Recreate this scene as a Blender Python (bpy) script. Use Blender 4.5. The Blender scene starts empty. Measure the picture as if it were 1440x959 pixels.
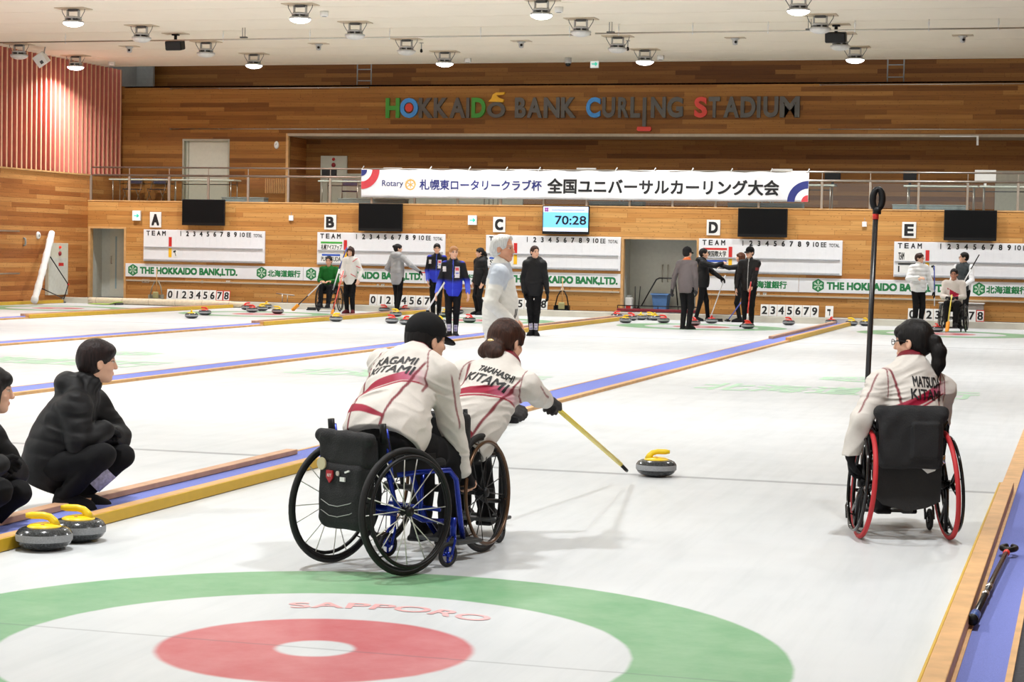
import bpy, bmesh, math, random
import numpy as np
from mathutils import Vector, Matrix, Quaternion
from mathutils.bvhtree import BVHTree

random.seed(7)
scene = bpy.context.scene
COL = scene.collection
R = math.radians

# ------------------------------------------------------------------ camera
FPX, CAM = 2769.62, (2.82312, -7.03110, 1.54456)
YAW, PIT, ROL = 0.284369, 0.0454336, 0.0186379
def cam_axes():
    s, c = math.sin(YAW), math.cos(YAW)
    right = Vector((c, s, 0)); fwd = Vector((-s, c, 0)); up = Vector((0, 0, 1))
    f2 = fwd * math.cos(PIT) - up * math.sin(PIT)
    u2 = fwd * math.sin(PIT) + up * math.cos(PIT)
    return right, u2, f2
_r, _u, _f = cam_axes()
cr, sr = math.cos(ROL), math.sin(ROL)
CR, CU = _r * cr + _u * sr, _u * cr - _r * sr      # roll of the hand-held camera
cd = bpy.data.cameras.new('camera'); cam = bpy.data.objects.new('camera', cd); COL.objects.link(cam)
cd.sensor_width = 36.0; cd.lens = FPX * 36.0 / 1440.0; cd.clip_start = 0.1; cd.clip_end = 300
M3 = Matrix((CR, CU, -_f)).transposed()
cam.matrix_world = Matrix.Translation(CAM) @ M3.to_4x4()
scene.camera = cam

def at(u, v, x=None, y=None, z=None, d=None):
    """point of the hall seen at (u, v) on the wall plane x=, y=, the level z=, or at distance d along the view axis"""
    dr = _f + CR * ((u - 720.0) / FPX) - CU * ((v - 479.5) / FPX)
    c = Vector(CAM)
    if d is not None: t = d
    elif x is not None: t = (x - c.x) / dr.x
    elif y is not None: t = (y - c.y) / dr.y
    else: t = (z - c.z) / dr.z
    return c + dr * t

# ------------------------------------------------------------------ light and exposure
vs = scene.view_settings
vs.view_transform = 'Standard'; vs.look = 'None'; vs.gamma = 1.0; vs.use_curve_mapping = False
vs.exposure = -0.52
w = bpy.data.worlds.new('hall_ambient_fill'); scene.world = w; w.use_nodes = True  # even ambient fill added to brighten walls and backs, not daylight
w.node_tree.nodes['Background'].inputs[0].default_value = (0.97, 0.985, 1.0, 1)
w.node_tree.nodes['Background'].inputs[1].default_value = 1.3
LAMP_POWER = 250.0
LAMP_X = (-22.0, -17.1, -12.15, -7.25, -2.4, 2.5)
LAMP_ROWS = (38.0, 29.0, 20.0, 11.0, 2.0)
for ry in LAMP_ROWS:
    for lx in LAMP_X:
        ld = bpy.data.lights.new('hall_lamp_light', 'AREA'); ld.shape = 'DISK'; ld.size = 0.42
        ld.energy = LAMP_POWER; ld.color = (0.985, 0.99, 1.0); ld.spread = R(150)
        lo = bpy.data.objects.new('hall_lamp_light', ld); COL.objects.link(lo)
        lo.location = (lx, ry, 5.915)

# ------------------------------------------------------------------ materials
def lin(c):
    c = c / 255.0
    return c / 12.92 if c <= 0.04045 else ((c + 0.055) / 1.055) ** 2.4
def rgb(r, g, b): return (lin(r), lin(g), lin(b), 1.0)
class NT:
    def __init__(s, name):
        s.m = bpy.data.materials.new(name); s.m.use_nodes = True
        s.t = s.m.node_tree; s.b = s.t.nodes['Principled BSDF']
    def n(s, typ, **kw):
        nd = s.t.nodes.new(typ)
        for k, v in kw.items(): setattr(nd, k, v)
        return nd
    def l(s, a, b): s.t.links.new(a, b)
    def val(s, sock, v):
        if hasattr(v, 'is_linked') or hasattr(v, 'links'): s.l(v, sock)
        else: sock.default_value = v
    def math(s, op, a, b=None, c=None):
        nd = s.n('ShaderNodeMath', operation=op)
        s.val(nd.inputs[0], a)
        if b is not None: s.val(nd.inputs[1], b)
        if c is not None: s.val(nd.inputs[2], c)
        return nd.outputs[0]
    def mix(s, f, a, b, mode='MIX'):
        nd = s.n('ShaderNodeMix', data_type='RGBA', blend_type=mode)
        s.val(nd.inputs[0], f); s.val(nd.inputs[6], a); s.val(nd.inputs[7], b)
        return nd.outputs[2]
    def coord(s): return s.n('ShaderNodeTexCoord').outputs['Object']
    def noise(s, vec, scale, detail=3, rough=0.5, out='Fac'):
        nd = s.n('ShaderNodeTexNoise'); s.l(vec, nd.inputs['Vector'])
        nd.inputs['Scale'].default_value = scale; nd.inputs['Detail'].default_value = detail; nd.inputs['Roughness'].default_value = rough
        return nd.outputs[out]
    def mapping(s, vec, scale):
        nd = s.n('ShaderNodeMapping'); s.l(vec, nd.inputs['Vector']); nd.inputs['Scale'].default_value = scale
        return nd.outputs[0]
    def ramp(s, f, stops):
        nd = s.n('ShaderNodeValToRGB'); s.l(f, nd.inputs[0]); e = nd.color_ramp.elements
        while len(e) < len(stops): e.new(0.5)
        for i, (p, c) in enumerate(stops): e[i].position = p; e[i].color = c
        return nd.outputs[0]
    def bump(s, h, strength, dist=0.01):
        nd = s.n('ShaderNodeBump'); s.l(h, nd.inputs['Height']); nd.inputs['Strength'].default_value = strength
        nd.inputs['Distance'].default_value = dist
        s.l(nd.outputs[0], s.b.inputs['Normal'])
_mats = {}
def mat(name, c, rough=0.5, metal=0.0, var=0.06, scale=12.0, bump=0.0, bscale=None, spec=0.5, emit=None, alpha=None):
    if name in _mats: return _mats[name]
    t = NT(name)
    co = t.coord()
    f = t.noise(co, scale)
    lo = tuple(x * (1 - var) for x in c[:3]) + (1,); hi = tuple(min(1, x * (1 + var)) for x in c[:3]) + (1,)
    t.l(t.ramp(f, [(0.3, lo), (0.7, hi)]), t.b.inputs['Base Color'])
    t.b.inputs['Roughness'].default_value = rough; t.b.inputs['Metallic'].default_value = metal
    t.b.inputs['Specular IOR Level'].default_value = spec
    if bump: t.bump(t.noise(co, bscale or scale * 6, 4), bump)
    if emit:
        t.b.inputs['Emission Color'].default_value = c; t.b.inputs['Emission Strength'].default_value = emit
    if alpha is not None: t.b.inputs['Alpha'].default_value = alpha
    _mats[name] = t.m
    return t.m

def wood_mat(name, axis, plank=0.115, length=2.6, cols=None, knots=True):
    """horizontal timber boards: axis is the horizontal object axis ('X' or 'Y'), boards stacked along Z"""
    if name in _mats: return _mats[name]
    t = NT(name); co = t.coord()
    sp = t.n('ShaderNodeSeparateXYZ'); t.l(co, sp.inputs[0])
    h = sp.outputs[axis]; z = sp.outputs['Z']
    row = t.math('FLOOR', t.math('DIVIDE', z, plank))
    wn = t.n('ShaderNodeTexWhiteNoise', noise_dimensions='1D'); t.l(row, wn.inputs['W'])
    hh = t.math('ADD', h, t.math('MULTIPLY', wn.outputs['Value'], 17.3))
    colm = t.math('FLOOR', t.math('DIVIDE', hh, length))
    cb = t.n('ShaderNodeCombineXYZ'); t.l(row, cb.inputs[0]); t.l(colm, cb.inputs[1])
    w2 = t.n('ShaderNodeTexWhiteNoise', noise_dimensions='2D'); t.l(cb.outputs[0], w2.inputs['Vector'])
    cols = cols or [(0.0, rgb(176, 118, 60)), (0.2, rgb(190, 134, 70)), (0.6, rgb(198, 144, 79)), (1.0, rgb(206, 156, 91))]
    base = t.ramp(w2.outputs['Value'], cols)
    gv = t.n('ShaderNodeCombineXYZ')
    t.l(t.math('MULTIPLY', hh, 1.2), gv.inputs[0]); t.l(t.math('MULTIPLY', z, 38.0), gv.inputs[1])
    g = t.noise(gv.outputs[0], 1.0, 4, 0.6)
    base = t.mix(0.55, base, t.ramp(g, [(0.3, (0.62, 0.56, 0.5, 1)), (0.62, (1.08, 1.06, 1.04, 1))]), 'MULTIPLY')
    fz = t.math('FRACT', t.math('DIVIDE', z, plank))
    gap = t.math('LESS_THAN', fz, 0.07)
    fx = t.math('FRACT', t.math('DIVIDE', hh, length)); gx = t.math('LESS_THAN', fx, 0.004)
    gap = t.math('MAXIMUM', gap, gx)
    base = t.mix(t.math('MULTIPLY', gap, 0.45), base, rgb(92, 54, 26))
    if knots:
        kv = t.n('ShaderNodeCombineXYZ'); t.l(t.math('MULTIPLY', hh, 4.2), kv.inputs[0]); t.l(t.math('MULTIPLY', z, 8.0), kv.inputs[1])
        vo = t.n('ShaderNodeTexVoronoi', voronoi_dimensions='2D'); t.l(kv.outputs[0], vo.inputs['Vector']); vo.inputs['Scale'].default_value = 1.0
        k = t.math('LESS_THAN', vo.outputs['Distance'], 0.075)
        base = t.mix(t.math('MULTIPLY', k, 0.42), base, rgb(92, 50, 22))
    t.l(base, t.b.inputs['Base Color']); t.b.inputs['Roughness'].default_value = 0.55
    t.b.inputs['Specular IOR Level'].default_value = 0.3
    t.bump(t.math('SUBTRACT', 1.0, gap), 0.35, 0.006)
    _mats[name] = t.m
    return t.m

def color_attr_mat(name, rough=0.75, bump=0.25, bscale=160.0, spec=0.3, var=0.05, sheen=0.0):
    if name in _mats: return _mats[name]
    t = NT(name); a = t.n('ShaderNodeAttribute', attribute_name='Col'); co = t.coord()
    f = t.noise(co, 40, 3)
    t.l(t.mix(1.0, a.outputs['Color'], t.ramp(f, [(0.3, (1 - var,) * 3 + (1,)), (0.7, (1.0,) * 3 + (1,))]), 'MULTIPLY'), t.b.inputs['Base Color'])
    t.b.inputs['Roughness'].default_value = rough; t.b.inputs['Specular IOR Level'].default_value = spec
    if sheen: t.b.inputs['Sheen Weight'].default_value = sheen
    if bump: t.bump(t.noise(co, bscale, 3), bump, 0.004)
    _mats[name] = t.m
    return t.m

# palette
WHITE = mat('white_paint', rgb(236, 236, 232), 0.5, var=0.02)
BOARDWHITE = mat('white_board', rgb(232, 233, 235), 0.35, var=0.015)
BLACK = mat('black_plastic', rgb(16, 16, 17), 0.45, var=0.1, spec=0.3)
BLACKMATT = mat('black_cloth', rgb(22, 22, 24), 0.85, var=0.15, bump=0.3, bscale=260)
DARKGREY = mat('dark_grey_metal', rgb(70, 72, 72), 0.4, 0.3)
GREY = mat('grey_paint', rgb(150, 152, 148), 0.5)
STEEL = mat('brushed_steel', rgb(196, 190, 180), 0.28, 0.9, var=0.05)
CHROME = mat('chrome', rgb(215, 215, 215), 0.12, 1.0, var=0.02)
INK = mat('black_ink', rgb(22, 22, 24), 0.6, var=0.05)
INKRED = mat('red_ink', rgb(204, 38, 34), 0.5, var=0.04)
INKYEL = mat('yellow_ink', rgb(246, 190, 24), 0.5, var=0.04)
INKGREEN = mat('bank_green_ink', rgb(24, 122, 66), 0.5, var=0.04)
INKNAVY = mat('navy_ink', rgb(44, 52, 122), 0.5, var=0.04)
INKBLUE = mat('blue_ink', rgb(50, 90, 190), 0.5, var=0.04)
YELLOW = mat('yellow_plastic', rgb(242, 204, 20), 0.35, var=0.03)
REDPL = mat('red_plastic', rgb(222, 52, 42), 0.35, var=0.03)
RUBBER = mat('black_rubber', rgb(24, 24, 25), 0.7, var=0.15)
DOORPAINT = mat('door_grey_paint', rgb(206, 206, 190), 0.45, var=0.03)
ALCOVE = mat('alcove_grey_plaster', rgb(204, 205, 194), 0.7, var=0.04)
TIMBER = mat('pale_timber', rgb(206, 160, 104), 0.55, var=0.14, scale=8)
PINKTIMBER = mat('pinkish_timber', rgb(194, 152, 120), 0.6, var=0.12, scale=8)
PADYEL = mat('yellow_bumper', rgb(206, 166, 38), 0.5, var=0.05)
CARPET = mat('blue_carpet', rgb(128, 138, 206), 0.95, var=0.10, scale=240, bump=0.5, bscale=420, spec=0.1)
DARKFLOOR = mat('dark_walkway', rgb(84, 84, 86), 0.8, var=0.08)
LAMPGLOW = mat('lit_lamp_lens', (1, 0.99, 0.96, 1), 0.3, var=0.0, emit=18.0)
CEIL = mat('cream_ceiling', rgb(244, 234, 214), 0.8, var=0.015, scale=1.5)
WOODX = wood_mat('timber_boards_far', 'X')
WOODY = wood_mat('timber_boards_side', 'Y', cols=[(0.0, rgb(158, 96, 48)), (0.3, rgb(182, 118, 62)), (0.65, rgb(194, 132, 72)), (1.0, rgb(208, 152, 90))])
WOODUPDIM = wood_mat('timber_boards_upper_dimmed', 'X', cols=[(0.0, rgb(118, 72, 26)), (0.25, rgb(142, 92, 38)), (0.6, rgb(156, 104, 46)), (1.0, rgb(172, 120, 58))])  # darker copy of the far boards; weaker light on the upper walls put into colour

# ------------------------------------------------------------------ object helpers
def link(name, me, parent=None, m=None):
    o = bpy.data.objects.new(name, me); COL.objects.link(o)
    if parent is not None: o.parent = parent
    if m is not None:
        for x in (m if isinstance(m, (list, tuple)) else [m]): me.materials.append(x)
    return o
def tag(o, label=None, cat=None, group=None, kind=None):
    if label: o['label'] = label
    if cat: o['category'] = cat
    if group: o['group'] = group
    if kind: o['kind'] = kind
    return o
def thing(name, label, cat, loc=(0, 0, 0), rz=0.0, group=None):
    o = bpy.data.objects.new(name, None); COL.objects.link(o); o.empty_display_size = 0.1
    o.location = loc; o.rotation_euler = (0, 0, rz)
    return tag(o, label, cat, group)
class MB:
    """collects shapes; build() links them as ONE mesh object"""
    def __init__(s): s.v = []; s.f = []; s.mi = []; s.sm = []
    def add(s, vs, fs, mi=0, sm=False):
        k = len(s.v); s.v += [tuple(p) for p in vs]
        for f in fs: s.f.append(tuple(i + k for i in f)); s.mi.append(mi); s.sm.append(sm)
        return s
    def box(s, x0, x1, y0, y1, z0, z1, mi=0, M=None):
        vs = [Vector((x, y, z)) for x in (x0, x1) for y in (y0, y1) for z in (z0, z1)]
        if M is not None: vs = [M @ p for p in vs]
        return s.add(vs, [(0, 1, 3, 2), (4, 6, 7, 5), (0, 4, 5, 1), (2, 3, 7, 6), (0, 2, 6, 4), (1, 5, 7, 3)], mi)
    def bbox(s, x0, x1, y0, y1, z0, z1, b=0.01, mi=0, M=None):
        """box with bevelled edges"""
        bm = bmesh.new(); bmesh.ops.create_cube(bm, size=1.0)
        for p in bm.verts: p.co = Vector(((x0 + x1) / 2 + p.co.x * (x1 - x0), (y0 + y1) / 2 + p.co.y * (y1 - y0), (z0 + z1) / 2 + p.co.z * (z1 - z0)))
        b = min(b, 0.45 * min(x1 - x0, y1 - y0, z1 - z0))
        bmesh.ops.bevel(bm, geom=bm.edges[:], offset=b, segments=2, affect='EDGES', profile=0.5)
        bm.verts.index_update()
        vs = [p.co.copy() for p in bm.verts]
        if M is not None: vs = [M @ p for p in vs]
        s.add(vs, [tuple(q.index for q in f.verts) for f in bm.faces], mi, False); bm.free()
        return s
    def tube(s, pts, r, n=10, mi=0, closed=False, caps=True, sm=True):
        pts = [Vector(p) for p in pts]; N = len(pts)
        rs = r if isinstance(r, (list, tuple)) else [r] * N
        tang = []
        for i in range(N):
            a = pts[(i - 1) % N] if (closed or i > 0) else pts[i]; b = pts[(i + 1) % N] if (closed or i < N - 1) else pts[i]
            tang.append((b - a).normalized())
        up = Vector((0, 0, 1)) if abs(tang[0].z) < 0.9 else Vector((1, 0, 0))
        nrm = (up - tang[0] * up.dot(tang[0])).normalized()
        vs = []; 
        for i in range(N):
            nrm = (nrm - tang[i] * nrm.dot(tang[i]))
            nrm = nrm.normalized() if nrm.length > 1e-6 else tang[i].orthogonal().normalized()
            bn = tang[i].cross(nrm)
            for k in range(n):
                a = 2 * math.pi * k / n
                vs.append(pts[i] + (nrm * math.cos(a) + bn * math.sin(a)) * rs[i])
        fs = []
        for i in range(N if closed else N - 1):
            j = (i + 1) % N
            for k in range(n):
                q = (k + 1) % n
                fs.append((i * n + k, i * n + q, j * n + q, j * n + k))
        if caps and not closed:
            fs.append(tuple(range(n - 1, -1, -1))); fs.append(tuple((N - 1) * n + k for k in range(n)))
        return s.add(vs, fs, mi, sm)
    def lathe(s, prof, n=32, mi=0, M=None, sm=True, mis=None):
        """prof: list of (r, z) revolved about z"""
        vs = []; fs = []; idx = []
        for r, z in prof:
            if r < 1e-6: idx.append([len(vs)]); vs.append(Vector((0, 0, z)))
            else:
                idx.append(list(range(len(vs), len(vs) + n)))
                vs += [Vector((r * math.cos(2 * math.pi * k / n), r * math.sin(2 * math.pi * k / n), z)) for k in range(n)]
        mlist = []
        for i in range(len(prof) - 1):
            A, B = idx[i], idx[i + 1]
            for k in range(n):
                q = (k + 1) % n
                if len(A) == 1 and len(B) == 1: continue
                if len(A) == 1: fs.append((A[0], B[k], B[q]))
                elif len(B) == 1: fs.append((A[k], A[q], B[0]))
                else: fs.append((A[k], A[q], B[q], B[k]))
                mlist.append(mis[i] if mis else mi)
        if M is not None: vs = [M @ p for p in vs]
        k0 = len(s.v); s.v += [tuple(p) for p in vs]
        for f, m_ in zip(fs, mlist): s.f.append(tuple(i + k0 for i in f)); s.mi.append(m_); s.sm.append(sm)
        return s
    def cyl(s, a, b, r, n=16, mi=0, r2=None, sm=True):
        return s.tube([a, b], [r, r if r2 is None else r2], n, mi, sm=sm)
    def ell(s, c, r, mi=0, n=16, M=None):
        prof = [(math.sin(math.pi * i / 10), -math.cos(math.pi * i / 10)) for i in range(11)]
        prof[0] = (0, -1); prof[-1] = (0, 1)
        MM = Matrix.Translation(c) @ (M if M is not None else Matrix.Identity(4)) @ Matrix.Diagonal((r[0], r[1], r[2], 1))
        return s.lathe(prof, n, mi, MM)
    def prism(s, poly, y0, y1, mi=0, M=None):
        """polygon in XZ extruded from y0 to y1"""
        n = len(poly)
        vs = [Vector((x, y0, z)) for x, z in poly] + [Vector((x, y1, z)) for x, z in poly]
        if M is not None: vs = [M @ p for p in vs]
        fs = [tuple(range(n)), tuple(range(2 * n - 1, n - 1, -1))] + [(i, i + n, (i + 1) % n + n, (i + 1) % n) for i in range(n)]
        return s.add(vs, fs, mi)
    def build(s, name, m, parent=None, loc=None, fix=True):
        me = bpy.data.meshes.new(name); me.from_pydata(s.v, [], s.f)
        if not isinstance(m, (list, tuple)): m = [m]
        o = link(name, me, parent, m)
        me.polygons.foreach_set('material_index', s.mi); me.polygons.foreach_set('use_smooth', s.sm)
        if fix:
            bm = bmesh.new(); bm.from_mesh(me); bmesh.ops.recalc_face_normals(bm, faces=bm.faces[:]); bm.to_mesh(me); bm.free()
        me.update()
        if loc is not None: o.location = loc
        return o

_textcache = {}
def text_geo(s, bold=0.0, shear=0.0):
    """outline of the writing as flat triangles, scaled so that its box is 0..1 by 0..1; returns verts, faces, aspect"""
    key = (s, bold, shear)
    if key in _textcache: return _textcache[key]
    cu = bpy.data.curves.new('lettering', 'FONT'); cu.body = s; cu.size = 1.0; cu.offset = bold; cu.shear = shear; cu.resolution_u = 4
    o = bpy.data.objects.new('lettering', cu); COL.objects.link(o)
    dg = bpy.context.evaluated_depsgraph_get(); dg.update()
    me = bpy.data.meshes.new_from_object(o.evaluated_get(dg))
    vs = np.array([v.co[:2] for v in me.vertices]); fs = [tuple(p.vertices) for p in me.polygons]
    bpy.data.objects.remove(o); bpy.data.curves.remove(cu); bpy.data.meshes.remove(me)
    lo = vs.min(0); hi = vs.max(0); sz = hi - lo
    out = ((vs - lo) / sz, fs, sz[0] / sz[1])
    _textcache[key] = out
    return out
def text_rect(mb, s, x0, x1, z0, z1, y, mi=0, bold=0.0, shear=0.0, keep=False):
    """writing that fills the rectangle on a wall facing -Y; bold print is the outline laid down a few times side by side"""
    v, f, asp = text_geo(s, 0.0, shear)
    if bold > 0 and not keep:
        e = bold * 0.62 * (z1 - z0) ; e = min(e, (x1 - x0) * 0.2)
        for i, (ax, az) in enumerate(((1, 1), (-1, 1), (1, -1), (-1, -1), (1, 0), (-1, 0), (0, 1), (0, -1))):
            mb.add([(x0 + e + a * (x1 - x0 - 2 * e) + ax * e, y - 0.00002 * i, z0 + e + b * (z1 - z0 - 2 * e) + az * e) for a, b in v], f, mi)
        return mb
    if keep:
        wd = (z1 - z0) * asp
        if wd < x1 - x0: c = (x0 + x1) / 2; x0, x1 = c - wd / 2, c + wd / 2
        return text_rect(mb, s, x0, x1, z0, z1, y, mi, bold, shear)
    mb.add([(x0 + a * (x1 - x0), y, z0 + b * (z1 - z0)) for a, b in v], f, mi)
    return mb
def rect_u(u0, v0, u1, v1, y):
    """wall rectangle (x0, x1, z0, z1) seen between two picture corners on the plane y"""
    a = at(u0, v0, y=y); b = at(u1, v1, y=y)
    return a.x, b.x, b.z, a.z
# ================================================================== THE SETTING
PITCH = 5.153
XL = -22.7
CEILZ = 6.3
WALL_Y, GAL_Y = 40.0, 42.0

def struct(mb, name, m, label=None):
    o = mb.build(name, m); o['kind'] = 'structure'
    if label: o['label'] = label
    return o

# ---- ice: one sheet per lane, markings under the ice in its material
def ice_material():
    t = NT('curling_ice'); co = t.coord()
    sp = t.n('ShaderNodeSeparateXYZ'); t.l(co, sp.inputs[0])
    x, y = sp.outputs['X'], sp.outputs['Y']
    wob = t.math('MULTIPLY', t.math('SUBTRACT', t.noise(co, 8.8, 2), 0.5), 0.012)
    base = t.ramp(t.noise(co, 0.7, 4, 0.6), [(0.3, rgb(203, 207, 209)), (0.7, rgb(213, 216, 217))])
    # sweeping streaks along the sheet
    st = t.noise(t.mapping(co, (9.0, 0.5, 1)), 1.0, 4, 0.65)
    base = t.mix(0.6, base, t.ramp(st, [(0.34, (0.90, 0.91, 0.91, 1)), (0.54, (1, 1, 1, 1))]), 'MULTIPLY')
    cloud = t.noise(co, 2.6, 5, 0.65)
    def below(d, r, soft=0.012):
        nd = t.n('ShaderNodeMapRange', interpolation_type='SMOOTHSTEP')
        t.l(d, nd.inputs['Value']); nd.inputs['From Min'].default_value = r - soft; nd.inputs['From Max'].default_value = r + soft
        nd.inputs['To Min'].default_value = 1.0; nd.inputs['To Max'].default_value = 0.0
        return nd.outputs[0]
    grn = t.ramp(cloud, [(0.28, rgb(98, 158, 108)), (0.72, rgb(138, 180, 140))])
    red = t.ramp(cloud, [(0.28, rgb(190, 78, 86)), (0.72, rgb(204, 124, 126))])
    for ty in (0.0, 34.75):
        yy = t.math('SUBTRACT', y, ty)
        d = t.math('ADD', t.math('SQRT', t.math('ADD', t.math('MULTIPLY', x, x), t.math('MULTIPLY', yy, yy))), wob)
        base = t.mix(t.math('MULTIPLY', t.math('SUBTRACT', below(d, 1.829), below(d, 1.219)), 0.95), base, grn)
        base = t.mix(t.math('MULTIPLY', t.math('SUBTRACT', below(d, 0.61, 0.018), below(d, 0.152, 0.018)), 0.95), base, red)
    for ly, hw, fac in ((0.0, 0.006, 0.5), (34.75, 0.006, 0.5), (6.4, 0.05, 0.5), (28.35, 0.05, 0.62), (36.58, 0.006, 0.4)):
        d = t.math('ABSOLUTE', t.math('SUBTRACT', t.math('ADD', y, t.math('MULTIPLY', wob, 1.0)), ly))
        base = t.mix(t.math('MULTIPLY', below(d, hw, 0.012), fac), base, rgb(96, 100, 106))
    t.l(base, t.b.inputs['Base Color'])
    t.b.inputs['Roughness'].default_value = 0.5; t.b.inputs['Specular IOR Level'].default_value = 0.18
    rr = t.ramp(t.noise(co, 3.0, 4), [(0.35, (0.10,) * 3 + (1,)), (0.7, (0.26,) * 3 + (1,))])
    t.b.inputs['Coat Weight'].default_value = 0.22; t.b.inputs['Coat IOR'].default_value = 1.31
    t.l(rr, t.b.inputs['Coat Roughness'])
    vo = t.n('ShaderNodeTexVoronoi'); t.l(co, vo.inputs['Vector']); vo.inputs['Scale'].default_value = 190
    nd = t.n('ShaderNodeBump'); t.l(vo.outputs['Distance'], nd.inputs['Height']); nd.inputs['Strength'].default_value = 0.10; nd.inputs['Distance'].default_value = 0.002
    t.l(nd.outputs[0], t.b.inputs['Coat Normal'])
    return t.m
ICE = ice_material()
CURB_Y = 38.62
SHEETS = {}
for i, L in enumerate('EDCBA'):
    cx = -PITCH * i
    x0 = -2.345 if L != 'A' else -1.95
    x1 = 2.29 if L == 'E' else 2.33
    me = bpy.data.meshes.new('ice_sheet')
    me.from_pydata([(x0, -4.0, 0), (x1, -4.0, 0), (x1, CURB_Y, 0), (x0, CURB_Y, 0)], [], [(0, 1, 2, 3)])
    o = link('floor', me, None, ICE); o.location = (cx, 0, 0); o['kind'] = 'structure'
    SHEETS[L] = cx
# ground slab under everything
mb = MB(); mb.box(XL - 0.3, 9, -8, 44, -0.3, -0.02); struct(mb, 'floor', DARKFLOOR)
# faint writing frozen into the ice half way down each sheet
FROZEN = mat('frozen_green_print', rgb(168, 204, 174), 0.5, var=0.08, scale=5)
FROZENRED = mat('frozen_red_print', rgb(228, 176, 176), 0.4, var=0.06, scale=9)
def floor_text(mb, s, x0, x1, y0, y1, z, mi=0, bold=0.0):
    v, f, a = text_geo(s, bold)
    for k, (ax, ay) in enumerate(((0, 0), (0.012, 0.03), (-0.012, 0.03), (0.012, -0.03), (-0.012, -0.03))): mb.add([(x0 + p * (x1 - x0) + ax, y0 + q * (y1 - y0) + ay, z + k * 2e-5) for p, q in v], f, mi)
def hexagon_logo(mb, cx, cz, r, y, mi_bg, mi_fg, flat=False):
    P = (lambda a, b, h: (cx + a, cz + b, y + h)) if flat else (lambda a, b, h: (cx + a, y - h, cz + b))
    pts = [(r * math.sin(R(60 * k)), r * math.cos(R(60 * k))) for k in range(6)]
    o3 = [(0, 0)] + pts
    mb.add([P(a, b, 0) for a, b in o3], [(0, 1 + k, 1 + (k + 1) % 6) for k in range(6)], mi_bg)
    for k in range(6):            # six petal snowflake
        c, s = math.cos(R(60 * k)), math.sin(R(60 * k))
        shp = [(-0.045, 0.10), (0.045, 0.10), (0.06, 0.36), (0.16, 0.52), (0.12, 0.66), (0.0, 0.74), (-0.12, 0.66), (-0.16, 0.52), (-0.06, 0.36)]
        mb.add([P((a * c + b * s) * r, (-a * s + b * c) * r, 0.002) for a, b in shp], [tuple(range(len(shp)))], mi_fg)
        shp = [(-0.04, 0.50), (0.04, 0.50), (0.05, 0.60), (0, 0.66), (-0.05, 0.60)]
        mb.add([P((a * c + b * s) * r, (-a * s + b * c) * r, 0.003) for a, b in shp], [tuple(range(len(shp)))], mi_bg)
    return mb
for L in 'EDCB':
    cx = SHEETS[L]; mb = MB()
    floor_text(mb, '北海道銀行', cx - 1.55, cx + 1.65, 15.3, 16.55, 0.002, 0, 0.0)
    hexagon_logo(mb, cx + 0.05, 18.2, 0.55, 0.002, 0, 1, True)
    o = mb.build('trim', [FROZEN, ICE]); o['kind'] = 'structure'; o['label'] = 'faint green bank print under the ice'
mb = MB(); v, f, a = text_geo('SAPPORO', 0.02)
mb.add([((0.98 - 0.12 * q) * 0 + (0.92 + 0.13 * (q - 0.5)) * math.sin(R(-29 + 58 * p)), (0.92 + 0.13 * (q - 0.5)) * math.cos(R(-29 + 58 * p)), 0.002) for p, q in v], f)
o = mb.build('trim', FROZENRED); o['kind'] = 'structure'; o['label'] = 'pale red letters under the ice of the near house'

# ---- dividers between the sheets (carpet strip, flush battens) and the loose bumper boards at both ends
def divider(xr):
    mb = MB(); mb.box(xr - 0.45, xr - 0.08, -4, CURB_Y, -0.02, 0.028)
    mb2 = MB(); mb2.box(xr - 0.08, xr, -4, CURB_Y, -0.01, 0.031); mb2.box(xr - 0.48, xr - 0.45, -4, CURB_Y, -0.01, 0.031)
    o = mb.build('trim', CARPET); o['kind'] = 'structure'; o['label'] = 'blue carpet strip between two ice sheets'
    o = mb2.build('trim', TIMBER); o['kind'] = 'structure'; o['label'] = 'flush wooden batten along the ice edge'
def bumper(x0, x1, y0, y1, z0, z1, pad_right, label, timber):
    t = thing('bumper_board', label, 'board', ((x0 + x1) / 2, (y0 + y1) / 2, 0.0))
    cx, cy = (x0 + x1) / 2, (y0 + y1) / 2
    mb = MB(); mb.bbox(x0 - cx, x1 - cx, y0 - cy, y1 - cy, z0, z1, 0.004)
    mb.build('plank', timber, t)
    if pad_right is not None:
        a, b = (x1 - cx, x1 - cx + 0.012) if pad_right else (x0 - cx - 0.012, x0 - cx)
        mb = MB(); mb.bbox(a, b, y0 - cy, y1 - cy, 0.004, z1 - 0.002, 0.003)
        o = mb.build('pad', PADYEL, t); o['label'] = 'yellow foam pad on the ice side'
    return t
names = {0: ('E', 'D'), 1: ('D', 'C'), 2: ('C', 'B'), 3: ('B', 'A')}
for i in range(4):
    xr = -2.345 - PITCH * i
    divider(xr)
    a, b = names[i]
    if i == 0:
        bumper(xr - 0.075, xr + 0.004, -3.9, 5.9, 0.032, 0.070, True, 'near yellow-sided wooden board along the carpet, left of the wheelchairs', TIMBER)
        bumper(xr - 0.455, xr - 0.365, -3.9, 6.35, 0.031, 0.066, None, 'near bare pinkish board across the carpet, under the squatting woman', PINKTIMBER)
    bumper(xr - 0.075, xr + 0.004, 28.55, 38.5, 0.032, 0.085, True, 'far yellow-sided board at the carpet between sheets %s and %s' % (a, b), TIMBER)
    bumper(xr - 0.455, xr - 0.365, 29.0, 38.5, 0.031, 0.080, None, 'far bare pinkish board at the carpet between sheets %s and %s' % (a, b), PINKTIMBER)
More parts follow.
